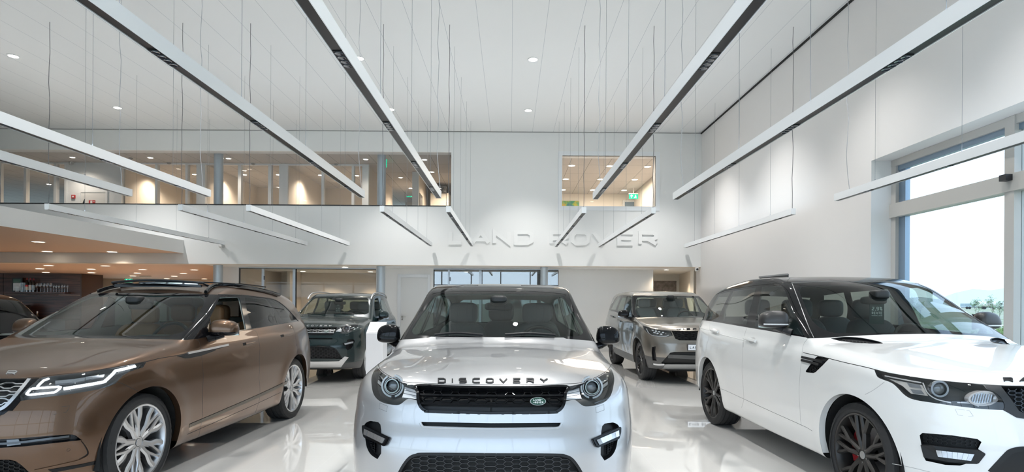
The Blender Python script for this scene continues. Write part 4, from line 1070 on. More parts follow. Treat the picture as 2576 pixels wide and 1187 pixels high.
    def sweep(s, name, P, N, w, h, m, off=0., which='both', parent=None, closed=False, label=None, taper=None, round_=False):
        k = len(P); V, F = [], []
        for i in range(k):
            a = P[i-1] if (closed or i > 0) else P[i]; b = P[(i+1) % k] if (closed or i < k-1) else P[i]
            t = (b-a)/(np.linalg.norm(b-a)+1e-9); sd = np.cross(t, N[i]); sd /= np.linalg.norm(sd)+1e-9
            ww = w*(taper(i/(k-1)) if taper else 1)/2; e = .25 if round_ else 1.
            for c, d in ((-1, -.002), (-1, h*(1-.0) if not round_ else h*.5), (-.6 if round_ else -.85, h), (.6 if round_ else .85, h), (1, h if not round_ else h*.5), (1, -.002)): V.append(P[i]+sd*ww*c+N[i]*(off+d))
        r = 6
        for i in range(k if closed else k-1):
            j = (i+1) % k
            for c in range(r-1): F.append((i*r+c, i*r+c+1, j*r+c+1, j*r+c))
        if not closed: F += [tuple(range(r)), tuple(reversed(range((k-1)*r, k*r)))]
        V = np.array(V)
        o = s.emit(name, V, F, m, parent, which, smooth=True, sharp=40, label=label)
        for x in o:
            if x: bm = bmesh.new(); bm.from_mesh(x.data); bmesh.ops.recalc_face_normals(bm, faces=bm.faces); bm.to_mesh(x.data); bm.free()
        return o
    def letters(s, name, txt, box, w, m, proj='px', h=.005, gap=.45, curve=None, which='near', parent=None, skew=0.0, w_frac=None):
        """box (x0,x1,y_top,y_bot) in projector units"""
        x0, x1, yt, yb = box; px = proj == 'px'
        out = []; n = len(txt); ws = [{'I': .25, ' ': .6, ',': .25, '.': .3}.get(ch, 1.0) for ch in txt]; u = (x1-x0)/(sum(ws)+gap*(n-1)); xx = x0; allq = []
        for ch, k in zip(txt, ws):
            if ch != ' ': allq.append(text_quads(ch, xx, xx+u*k, -yb if px else yb, -yt if px else yt, w, gap, skew=skew))
            xx += u*(k+gap)
        for qs in allq:
            V = [[((a, -b+(curve(a) if curve else 0)) if px else (a, b)) for a, b in q] for q in qs]
            out.append(s.quads(name, V, m, proj, -.003, h, which, parent)[0])
        return out
    def quads(s, name, qs, m, proj='px', o0=-.003, o1=.004, which='both', parent=None, clip=None, smooth=False):
        """raised little slabs from 2D quads laid on the surface, from offset o0 to o1"""
        if clip: qs = [q for q in qs if all(in_poly(p, clip) for p in (q[0], q[2]))]
        if not qs: return [None]
        P, N = s.hit([p for q in qs for p in q], proj); VV, FF = [], []
        for i in range(len(qs)):
            b = len(VV); A = P[i*4:i*4+4]; M = N[i*4:i*4+4]
            VV += list(A+M*o0)+list(A+M*(o1-.00025*(i % 5))); FF += [(b, b+3, b+2, b+1), (b+4, b+5, b+6, b+7), (b, b+1, b+5, b+4), (b+1, b+2, b+6, b+5), (b+2, b+3, b+7, b+6), (b+3, b, b+4, b+7)]
        o = s.emit(name, np.array(VV), FF, m, parent, which, smooth=False)
        for x in o:
            bm = bmesh.new(); bm.from_mesh(x.data); bmesh.ops.recalc_face_normals(bm, faces=bm.faces); bm.to_mesh(x.data); bm.free()
        return o
    def place(s, mb, name, m, fn, parent=None, which='both', smooth=True, label=None, sharp=35):
        """MB mesh whose verts map through fn into half-space"""
        V = np.array([fn(v) for v in mb.v]); o = s.emit(name, V, mb.f, m, parent, which, smooth=smooth, label=label)
        for x in o:
            bm = bmesh.new(); bm.from_mesh(x.data); bmesh.ops.recalc_face_normals(bm, faces=bm.faces); bm.to_mesh(x.data); bm.free()
            if smooth: x.data.polygons.foreach_set('use_smooth', [True]*len(x.data.polygons)); x.data.set_sharp_from_angle(angle=math.radians(sharp))
        return o
    def frame(s, q, proj='px', off=0., normal=None, up=(0, 0, 1)):
        """local frame on the surface at q: returns fn(v)->half-space with v=(right, up, out)"""
        P, N = s.hit([q], proj); P, N = P[0], (N[0] if normal is None else np.array(normal, float)/np.linalg.norm(normal))
        U = np.array(up, float); U = U-N*(U@N); U /= np.linalg.norm(U); R = np.cross(U, N)
        return lambda v: P+R*v[0]+U*v[1]+N*(v[2]+off)
    def arches(s, lip_m=None, wid=.05, lip_w=0.0):
        zb = lambda y: max(.285, float(s.B.ZB(np.array([y]))[0])+.03)
        for yw in s.B.axles:
            poly = [(yw+s.B.arch*math.cos(t), s.B.wr+s.B.arch*math.sin(t)) for t in np.linspace(0, math.pi, 33)]
            poly = [(yw+s.B.arch, -.2)]+poly+[(yw-s.B.arch, -.2)]
            s.imprint(poly, 'side', 'wheel_opening')
            for t0, t1 in ((-.25, math.pi+.25),):
                q = [(yw+s.B.arch, zb(yw+s.B.arch))]+[(yw+s.B.arch*math.cos(t), s.B.wr+s.B.arch*math.sin(t)) for t in np.linspace(0, math.pi, 40)]+[(yw-s.B.arch, zb(yw-s.B.arch))]
                P, N = s.hit(q, 'side'); V, F = [], []
                for p in P: V += [p, p+np.array([-.012, 0, 0]), np.array([max(p[0]-wid, .5), p[1], p[2]])]
                for i in range(len(P)-1):
                    for k in (0, 1): F.append((3*i+k, 3*i+3+k, 3*i+4+k, 3*i+1+k))
                s.emit('arch_edge', np.array(V), F, lip_m or s.paint, None, 'both', smooth=True, sharp=50)
            # dark liner
            V, F = [], []; R_ = s.B.arch+.015; xw = s.B.WP(np.array([yw]))[0]-.03
            ts = np.linspace(-.3, math.pi+.3, 30)
            for t in ts:
                tt = min(max(t, 0), math.pi); y, z = yw+R_*math.cos(tt), (s.B.wr+R_*math.sin(tt) if 0 < t < math.pi else zb(yw+R_*math.cos(tt))); V += [(xw-.03, y, z), (.50, y, z)]
            for i in range(len(ts)-1): F.append((2*i, 2*i+1, 2*i+3, 2*i+2))
            c = len(V); V.append((.50, yw, s.B.wr))
            for i in range(len(ts)-1): F.append((c, 2*i+1, 2*i+3))
            s.emit('wheel_arch_liner', np.array(V), F, mat('liner_black', (.006, .006, .006), .9), None, 'both', smooth=False)
def paint(name, col, metal=.5, rough=.32, coat=1.0, flake=0):
    return mat(name, col, rough, metal, coat=coat, coat_rough=.02)
tyre_m = mat('tyre_rubber', (.010, .010, .011), .8, spec=.3)
blackp = mat('gloss_black', (.006, .006, .007), .07, spec=.24)
satin = mat('satin_black', (.010, .010, .011), .42, spec=.35)
chrome = mat('chrome', (.80, .80, .80), .12, 1.0)
silverm = mat('satin_silver', (.55, .55, .56), .32, 1.0)
gapm = mat('panel_gap', (.004, .004, .004), .8)
lampglass = glass('lamp_cover_glass', (.97, .98, .98), .05)
carglass = glass('car_glass', (.46, .53, .50), .02)
tintglass = glass('privacy_glass', (.07, .07, .065), .010)
lampdark = mat('lamp_housing', (.035, .036, .038), .35, .2)
lampchr = mat('lamp_reflector', (.42, .44, .47), .12, 1.0)
drl = mat('running_light', (.9, .92, .95), .3, emit=(.85, .93, 1.0), es=1.6)
lensgl = mat('projector_lens', (.10, .11, .12), .03, .3, coat=1)
def hexmesh(x0, x1, z0, z1, s_, w, flat=1.6):
    """hex lattice strokes in 2D: list of quads"""
    out = []; h = s_*.5; wx = s_*flat; r = 0; z = z0
    while z < z1+h:
        x = x0+(wx*.75 if r % 2 else 0)
        while x < x1+wx:
            a = (x-wx*.25, z), (x+wx*.25, z)
            out += stroke_poly([a[0], a[1]], w)
            out += stroke_poly([a[1], (x+wx*.5, z+h)], w); out += stroke_poly([a[1], (x+wx*.5, z-h)], w)
            x += wx*1.5
        z += h; r += 1
    return out

def pod(mb, c, h, e=2.6, nu=28, nv=18, fn=None):
    """superellipsoid blob centred c with half sizes h"""
    sg = lambda v, p: math.copysign(abs(v)**p, v); V, F = [], []
    for j in range(nv+1):
        b = -math.pi/2+math.pi*j/nv
        for i in range(nu):
            a = 2*math.pi*i/nu; x, y, z = sg(math.cos(b), 2/e)*sg(math.cos(a), 2/e), sg(math.cos(b), 2/e)*sg(math.sin(a), 2/e), sg(math.sin(b), 2/e)
            if fn: x, y, z = fn(x, y, z)
            V.append((c[0]+h[0]*x, c[1]+h[1]*y, c[2]+h[2]*z))
    for j in range(nv):
        for i in range(nu): F.append((j*nu+i, j*nu+(i+1) % nu, (j+1)*nu+(i+1) % nu, (j+1)*nu+i))
    mb.add(V, F); return mb
def root_part(c, mb, name, m, parent=None, smooth=True, bevel=0, label=None):
    o = mb.build(name, m, parent or c.root, smooth=smooth, bevel=bevel)
    if label: o['label'] = label
    return o
def seat(c, x, y, z, m, w=.52, hr=True, h=.62, pan=True):
    e = MB(); pod(e, (x, y+.02, z+.36), (w/2, .10, h/2), 4.5, fn=lambda a, b, d: (a*(1-.12*max(0, d)), b+1.6*d*.55, d)); o = root_part(c, e, 'seat', m)
    if pan: k = MB(); pod(k, (x, y-.30, z+.02), (w/2, .28, .09), 4.5); root_part(c, k, 'seat_cushion', m, o)
    if hr: k = MB(); pod(k, (x, y+.16, z+.36+h/2+.10), (.145, .055, .105), 4.0); k.cyl((x-.06, y+.14, z+.3+h/2), (x-.06, y+.16, z+.45+h/2), .007, 8); k.cyl((x+.06, y+.14, z+.3+h/2), (x+.06, y+.16, z+.45+h/2), .007, 8); root_part(c, k, 'headrest', m, o)
    return o
def interior(c, L, dash, seatm, trim, seat_y=2.55, rear_y=3.35, cow=1.45, zf=.62, w=.74, dz=1.06, roofz=1.5, sw_y=2.0, rear_end=4.2, sh=.62):
    root_part(c, MB().box(-w+.02, w-.02, cow-.2, rear_end, zf-.04, zf), 'cabin_floor', mat('carpet_dark', (.012, .012, .013), .9), smooth=False)
    d = MB(); d.prism([(cow-.22, dz-.30), (cow-.2, dz-.05), (cow+.10, dz+.0), (cow+.40, dz+.02), (cow+.50, dz-.03), (cow+.52, dz-.18), (cow+.46, dz-.40)], lambda u, v, t: (-w-.02+t, u, v), 2*w+.04)
    do = root_part(c, d, 'dashboard', dash, smooth=False, bevel=.02)
    b = MB(); pod(b, (.37, cow+.42, dz+.045), (.20, .10, .035), 3); root_part(c, b, 'instrument_binnacle', dash, do)
    s_ = MB(); cx, cy, cz = .37, sw_y, dz+.01; n = 40
    for i in range(n):
        a, a2 = 2*math.pi*i/n, 2*math.pi*(i+1)/n; R = .185
        f = lambda t: (cx+R*math.cos(t), cy+R*math.sin(t)*.42, cz+R*math.sin(t)*.91); s_.cyl(f(a), f(a2), .0165, 8)
    for t in (math.pi*.97, math.pi*.03, -math.pi/2): s_.cyl((cx, cy, cz), (cx+.18*math.cos(t), cy+.18*math.sin(t)*.42, cz+.18*math.sin(t)*.91), .018, 8)
    pod(s_, (cx, cy, cz), (.065, .03, .055), 3); root_part(c, s_, 'steering_wheel', trim)
    for x in (-.37, .37): seat(c, x, seat_y, zf, seatm, h=sh)
    for x in (-.45, 0, .45): seat(c, x, rear_y, zf+.04, seatm, .44, h=sh-.08)
    k = MB().box(-.12, .12, cow+.3, seat_y, zf, zf+.24); root_part(c, k, 'centre_console', dash, smooth=False, bevel=.02)
    return do
def mirror_inside(c, y, z, m):
    k = MB(); pod(k, (0, y, z), (.125, .022, .038), 4); o = root_part(c, k, 'interior_mirror', m); 
    k = MB(); pod(k, (0, y-.08, z+.055), (.075, .07, .045), 3.5); root_part(c, k, 'sensor_housing', mat('sensor_black', (.02, .02, .02), .5), o)
def door_mirror(c, x, y, z, h, cap_m, base_m, body_m=None, arm=None, lamp=True, e=3.6, sl=.25):
    """rounded door mirror: upper cap, lower shell, glass, turn signal strip, arm"""
    for g in (1, -1):
        gx = g*c.side
        shape = lambda a, b, d: (a*(1-.10*max(d, 0)-.06*abs(b)), b*(1-.25*max(d, 0))+sl*a, (d*(1-.20*max(0, a)) if d > 0 else d*.72))
        fn = lambda V: [(gx*v[0], v[1], v[2]) for v in V]
        m = MB(); pod(m, (0, 0, 0), h, e, 40, 28, shape); V = np.array(m.v)+np.array((x, y, z)); F = m.f
        up = [f for f in F if np.mean([V[i][2] for i in f]) > z-h[2]*.35]; lo = [f for f in F if f not in up]
        out = []
        for nm, fs, mm in (('mirror_cap', up, cap_m), ('mirror_base', lo, base_m)):
            used = sorted({i for f in fs for i in f}); mp = {k: i for i, k in enumerate(used)}
            VV = [(gx*V[i][0], V[i][1], V[i][2]) for i in used]; FF = [[mp[i] for i in f] for f in fs]
            if gx < 0: FF = [list(reversed(f)) for f in FF]
            out.append(mesh_obj(nm, VV, FF, mm, c.root, True))
        o = out[0]; out[1].parent = o
        k = MB().add([(gx*(x+a*h[0]*.82), y+h[1]*.80+sl*h[1]*a, z+b*h[2]*.80) for a, b in ((-1, -1), (1, -.9), (1, .7), (-1, .95))]+[(gx*(x+a*h[0]*.82), y+h[1]*.80+sl*h[1]*a-.01, z+b*h[2]*.80) for a, b in ((-1, -1), (1, -.9), (1, .7), (-1, .95))], [(0, 1, 2, 3), (7, 6, 5, 4), (0, 4, 5, 1), (1, 5, 6, 2), (2, 6, 7, 3), (3, 7, 4, 0)])
        k.build('mirror_glass', mat('mirror_surface', (.7, .72, .74), .02, 1.0), o)
        if lamp:
            k = MB(); pts = []
            for t in np.linspace(-.75, .9, 9): pts.append((gx*(x+h[0]*t), y-h[1]*(1.02-.35*abs(t)**3)+sl*h[1]*t*0+sl*h[0]*t*.75, z-h[2]*.36))
            for p, q in zip(pts[:-1], pts[1:]): k.cyl(p, q, .007, 8)
            k.build('turn_signal', mat('signal_clear', (.7, .72, .75), .15, .3), o, smooth=True)
        ax, ay, az = arm or (x-h[0]-.10, y+.02, z-h[2]-.02)
        k = MB(); P = [(x-.02, y+.01, z-h[2]*.62), ((x+ax)/2-.01, (y+ay)/2, (z-h[2]*.72+az)/2), (ax, ay, az)]
        for p, q, r, r2 in ((P[0], P[1], .030, .030), (P[1], P[2], .030, .036)): k.cyl((gx*p[0], p[1], p[2]), (gx*q[0], q[1], q[2]), r, 12, r2)
        k.build('mirror_arm', base_m, o, smooth=True)
def underbody(c, L, w=.74, z0=.22, y0=.35):
    root_part(c, MB().box(-w+.25, w-.25, y0, L-.35, z0, z0+.14), 'underbody', mat('underbody_black', (.008, .008, .008), .9), smooth=False)
def ring_part(c, fn, name, r0, r1, d0, d1, m, a0=0, a1=2*math.pi, parent=None, n=36, which='both', label=None):
    m_ = MB(); full = abs(a1-a0-2*math.pi) < 1e-6; V, F = [], []
    N = n if full else n+1
    for i in range(N):
        t = a0+(a1-a0)*i/n
        for r, d in ((r0, d0), (r0, d1), (r1, d1), (r1, d0)): V.append((r*math.cos(t), r*math.sin(t), d))
    for i in range(n):
        j = (i+1) % N
        for k in range(4): F.append((i*4+k, j*4+k, j*4+(k+1) % 4, i*4+(k+1) % 4))
    if not full: F += [(0, 1, 2, 3), tuple(n*4+k for k in (3, 2, 1, 0))]
    m_.add(V, F); return c.place(m_, name, m, fn, parent, which, label=label)
def dome_part(c, fn, name, r, d, m, depth=0, parent=None, which='both', sx=1., sy=1.):
    m_ = MB(); pr = [(r*math.cos(t), d*math.sin(t)+depth) for t in np.linspace(0, math.pi/2-.02, 8)]+[(0, d+depth)]
    m_.lathe(pr, 28); m_.v = [(a*sx, b*sy, z) for a, b, z in m_.v]; return c.place(m_, name, m, fn, parent, which)

def tube_path(mb, pts, r, n=10, flat=1.0):
    P = [Vector(p) for p in pts]
    V, F = [], []
    for i, p in enumerate(P):
        t = (P[min(i+1, len(P)-1)]-P[max(i-1, 0)]).normalized(); a = t.cross(Vector((0, 0, 1))).normalized(); b = a.cross(t)
        for k in range(n): q = 2*math.pi*k/n; V.append(p+a*math.cos(q)*r+b*math.sin(q)*r*flat)
    for i in range(len(P)-1):
        for k in range(n): F.append((i*n+k, i*n+(k+1) % n, (i+1)*n+(k+1) % n, (i+1)*n+k))
    F += [tuple(range(n)), tuple(reversed(range((len(P)-1)*n, len(P)*n)))]
    mb.add(V, F)
def smooth3(pts, n=6):
    P = [np.array(p, float) for p in pts]; out = []
    for i in range(len(P)-1):
        p0, p1, p2, p3 = P[max(i-1, 0)], P[i], P[i+1], P[min(i+2, len(P)-1)]
        for k in range(n):
            t = k/n; out.append(.5*((2*p1)+(-p0+p2)*t+(2*p0-5*p1+4*p2-p3)*t*t+(-p0+3*p1-3*p2+p3)*t**3))
    return out+[P[-1]]
def hang_tag(px, py, Y, w, h, txt, label, col=(.03, .07, .065)):
    p = atY(px, py, Y); e = empty('hang_tag', p); tag(e, label, 'sign')
    MB().box(-w/2, w/2, 0, .004, -h/2, h/2).build('tag_board', mat('tag_green', col, .5), e)
    wm = mat('tag_print', (.75, .85, .82), .5); fn = lambda u, v, d: (u, -.0005-d, v)
    for t, z0, z1, k, sw in ((txt, .02, .16, .72, .028), ('RENTE', -.13, -.03, .72, .022), ('FINANCIAL LEASE', -.20, -.165, .72, .008)):
        m = MB(); quads_mesh(m, text_quads(t, -w*k/2, w*k/2, z0*h, z1*h, sw*h, .3), fn, .0012); m.build('tag_text', wm, e)
    m = MB(); ring = [(math.cos(a)*w*.20, h*.36+math.sin(a)*w*.11) for a in [2*math.pi*i/24 for i in range(25)]]; quads_mesh(m, stroke_poly(ring, w*.02), fn, .0012)
    m.build('tag_badge', wm, e)
    m = MB(); quads_mesh(m, text_quads('LAND', -w*.10, w*.06, h*.363, h*.39, w*.012, .3), fn, .0012); quads_mesh(m, text_quads('ROVER', -w*.08, w*.11, h*.325, h*.352, w*.012, .3), fn, .0012); m.build('tag_badge_text', wm, e)
    MB().cyl((0, .002, h/2), (0, .002, h/2+.09), .0015, 6).build('tag_string', mat('black_plastic'), e)
# ================================================================ wheels
def bar(mb, pts, w0, w1, xo, th=.045, top=.45):
    n = len(pts); P = [np.array(p, float) for p in pts]; V, F = [], []
    for i in range(n):
        d = P[min(i+1, n-1)]-P[max(i-1, 0)]; d /= np.linalg.norm(d)+1e-9; nn = np.array((-d[1], d[0])); w = w0+(w1-w0)*i/(n-1)
        r = np.hypot(*P[i]); x = xo(r)
        for k, dx in ((-1, -th), (-1, -.012), (-top, 0), (top, 0), (1, -.012), (1, -th)):
            q = P[i]+nn*w/2*k; V.append((x+dx, q[0], q[1]))
    for i in range(n-1):
        for c in range(5): F.append((i*6+c, (i+1)*6+c, (i+1)*6+c+1, i*6+c+1))
    F += [tuple(range(6)), tuple(reversed(range((n-1)*6, n*6)))]
    mb.add(V, F)
def rot2(p, a): return (p[0]*math.cos(a)-p[1]*math.sin(a), p[0]*math.sin(a)+p[1]*math.cos(a))
def make_wheel(root, R, W, rr, style, rim_m, tyre_m, caliper_m, cap_m, hub_label=None):
    """wheel with its outer face towards local +x"""
    e = empty('wheel', parent=root)
    sh = [(rr+.004, -W*.40), (rr+.02, -W*.47), (R-.055, -W*.515), (R-.018, -W*.46)]
    tread = []
    xs = np.linspace(-W*.40, W*.40, 5)
    for i, x in enumerate(xs):
        if i: tread += [(R-.009, x-W*.085), (R-.009, x-W*.072)] if i else []
        tread += [(R-.001-.006*(x/(W*.4))**2, x-W*.06 if i else x-.01), (R-.001-.006*(x/(W*.4))**2, x+(W*.075-.018))]
    tread = [(R-.006, -W*.43)]
    for c in (-.3, -.1, .1, .3):
        tread += [(R-.001, W*(c)-.007), (R-.010, W*c-.005), (R-.010, W*c+.005), (R-.001, W*c+.007)]
    tread += [(R-.006, W*.43)]
    out = [(R-.018, W*.46), (R-.03, W*.485), (R-.033, W*.49), (R-.055, W*.515), (rr+.045, W*.505), (rr+.03, W*.485), (rr+.02, W*.47), (rr+.004, W*.42), (rr-.002, W*.38)]
    pr = sh+tread+out; n = 144; V = []; k = len(pr)
    for i in range(n):
        t = 2*math.pi*i/n
        for r, h in pr:
            r2 = r
            if abs(h) > W*.40 and r > R-.031 and i % 3 == 0: r2 = r-.003
            if abs(abs(h)-W*.0) < W*.40 and r > R-.005 and i % 4 == 0: r2 = r-.002
            V.append((h, r2*math.cos(t), r2*math.sin(t)))
    F = [(i*k+a, ((i+1) % n)*k+a, ((i+1) % n)*k+a+1, i*k+a+1) for i in range(n) for a in range(k-1)]
    o = mesh_obj('tyre', V, F, tyre_m, e); bm = bmesh.new(); bm.from_mesh(o.data); bmesh.ops.recalc_face_normals(bm, faces=bm.faces); bm.to_mesh(o.data); bm.free()
    o.data.polygons.foreach_set('use_smooth', [True]*len(o.data.polygons)); o.data.set_sharp_from_angle(angle=math.radians(28))
    m = MB(); xo_ = W*.5-.012
    m.lathe([(rr+.006, xo_-.012), (rr+.010, xo_-.002), (rr+.004, xo_), (rr-.006, xo_-.004), (rr-.012, xo_-.02), (rr-.022, xo_-.05), (rr-.030, -W*.4), (rr, -W*.44)], 72, axis='x')
    dish = lambda r: xo_-.010-.022*max(0, 1-(r/rr))**1.0 - .0*r
    N = 5
    if style == 'split':
        for s_ in range(N):
            a = 2*math.pi*s_/N+math.pi/2
            for g in (1, -1):
                P1 = [(.045, .014*g), (rr*.48, .036*g), (rr*.70, .080*g), (rr*.985, .104*g)]
                P2 = [(rr*.42, .026*g), (rr*.55, .030*g), (rr*.985, .016*g)]
                bar(m, [rot2(p, a) for p in P1], .048, .050, dish)
                bar(m, [rot2(p, a) for p in P2], .030, .026, dish, th=.035, top=.6)
    elif style == 'star':
        for s_ in range(N):
            a = 2*math.pi*s_/N+math.pi/2+.2
            for g in (1, -1):
                bar(m, [rot2(p, a) for p in [(.04, .012*g), (rr*.5, .038*g), (rr*.985, .030*g)]], .042, .030, dish)
                bar(m, [rot2(p, a) for p in [(rr*.54, .034*g), (rr*.72, .075*g), (rr*.985, .122*g)]], .034, .030, dish)
    elif style == 'multi':
        for s_ in range(10):
            a = 2*math.pi*s_/10
            for g in (1, -1): bar(m, [rot2(p, a) for p in [(.04, .004*g), (rr*.45, .012*g), (rr*.985, .032*g)]], .018, .013, dish, th=.03)
    elif style == 'ten':
        for s_ in range(10): bar(m, [rot2(p, 2*math.pi*s_/10) for p in [(.04, 0), (rr*.6, 0), (rr*.985, 0)]], .034, .04, dish)
    xh = dish(.05)
    m.lathe([(0, xh-.03), (.070, xh-.035), (.068, xh-.012), (.045, xh-.004), (.034, xh-.006), (.032, xh-.014), (0, xh-.014)], 40, axis='x')
    m.build('rim', rim_m, e, smooth=True)
    MB().lathe([(.030, xh-.014), (.030, xh-.003), (.026, xh), (0, xh)], 28, axis='x').build('hub_cap', cap_m, e, smooth=True)
    for s_ in range(5):
        nb = MB()
        a = 2*math.pi*(s_+.5)/5+math.pi/2; c = (.052*math.cos(a), .052*math.sin(a)); nb.cyl((xh-.02, *c), (xh-.002, *c), .010, 6)
        nb.build('wheel_nut', mat('nut_steel', (.35, .35, .35), .3, .9), e)
    MB().lathe([(.05, -.03), (rr*.66, -.03), (rr*.66, .0), (.05, .0)], 48, axis='x', close=True).build('brake_disc', mat('disc_steel', (.30, .30, .31), .35, .9), e, smooth=True)
    cl = MB(); 
    pts = [(math.cos(t), math.sin(t)) for t in np.linspace(-.55, .55, 9)]
    poly = [(c*rr*.78, s__*rr*.78) for c, s__ in pts]+[(c*rr*.48, s__*rr*.48) for c, s__ in reversed(pts)]
    cl.prism(poly, lambda u, v, d: (.028-d, -u, v), .09); cl.build('brake_caliper', caliper_m, e, bevel=.006)
    return e
def add_wheels(car, R, W, rr, style, rim_m, cap_m=None, caliper_m=None, steer=0, spin=0.0, track=None, tm=None):
    B = car.B; cap_m = cap_m or rim_m; caliper_m = caliper_m or mat('caliper_grey', (.10, .10, .10), .5, .4)
    w = make_wheel(car.root, R, W, rr, style, rim_m, tm or tyre_m, caliper_m, cap_m); first = True
    for i, yw in enumerate(B.axles):
        xc = B.WP(np.array([yw]))[0]+B.SS(np.array([B.wr]))[0]-W/2-(.015 if track is None else track)
        for g in (1, -1):
            e = w if first else copy_tree(w, None, car.root); first = False
            e.location = (xc*g, yw, R*.992); e.rotation_euler = (spin*(1 if g > 0 else -1)+i*.5, 0, 0 if g > 0 else math.pi)
            if steer and i == 0: e.rotation_euler[2] += steer
# ================================================================ compact SUV (silver one and dark green one)
def ds_body():
    return Body(
        top=[(-.1, .96), (0.0, .985), (.12, 1.03), (.35, 1.085), (.7, 1.13), (1.1, 1.165), (1.4, 1.185), (2.0, 1.16), (3.0, 1.17), (3.9, 1.20), (4.4, 1.22), (4.7, 1.20)],
        plan=[(-.2, .86), (.2, .875), (.6, .893), (.9, .896), (1.4, .905), (2.2, .925), (3.2, .93), (3.7, .935), (4.2, .90), (4.7, .82)],
        side=[(.15, -.10), (.30, -.05), (.45, -.015), (.62, .0), (.75, .002), (.88, -.010), (.98, -.026), (1.08, -.050), (1.2, -.10), (1.3, -.16)],
        front=[(.1, .22), (.22, .14), (.30, .085), (.42, .03), (.55, .01), (.66, .0), (.76, .025), (.80, .045), (.92, .075), (1.00, .115), (1.06, .18), (1.3, .5)],
        rear=[(.2, 4.45), (.4, 4.56), (.65, 4.60), (.9, 4.57), (1.15, 4.50), (1.4, 4.3)],
        cfront=[(-.1, 0), (0, 0), (.3, .025), (.55, .085), (.72, .18), (.82, .28), (.90, .44), (1.0, .70)],
        crear=[(-.1, 0), (0, 0), (.4, .02), (.7, .10), (.85, .24), (.95, .5)],
        bot=[(-.1, .30), (.3, .24), (.9, .23), (2.3, .23), (3.7, .25), (4.3, .34), (4.7, .42)],
        roof=[(.9, 1.02), (1.20, 1.165), (1.5, 1.315), (1.8, 1.455), (2.02, 1.560), (2.15, 1.612), (2.35, 1.655), (2.7, 1.685), (3.2, 1.690), (3.8, 1.66), (4.2, 1.61), (4.38, 1.52), (4.5, 1.35), (4.62, 1.1)],
        gplan=[(1.0, .80), (1.4, .84), (2.0, .865), (3.0, .865), (3.8, .835), (4.3, .78), (4.6, .72)],
        tumble=[(.9, -.01), (1.05, .0), (1.2, .055), (1.4, .135), (1.55, .180), (1.65, .195), (1.8, .25)],
        axles=(.90, 3.64), wr=.37, arch=.415, flare=.008, hood_crown=.085, roof_crown=.048, cw=.34, cwr=.12, mid=2.7, cowl=1.3,
        k_top=.12, k_front=.10, k_roof=.05, k_join=.03, spine=(.95, 3.75), roof_sm=.05, hood_bulge=(.50, .012))

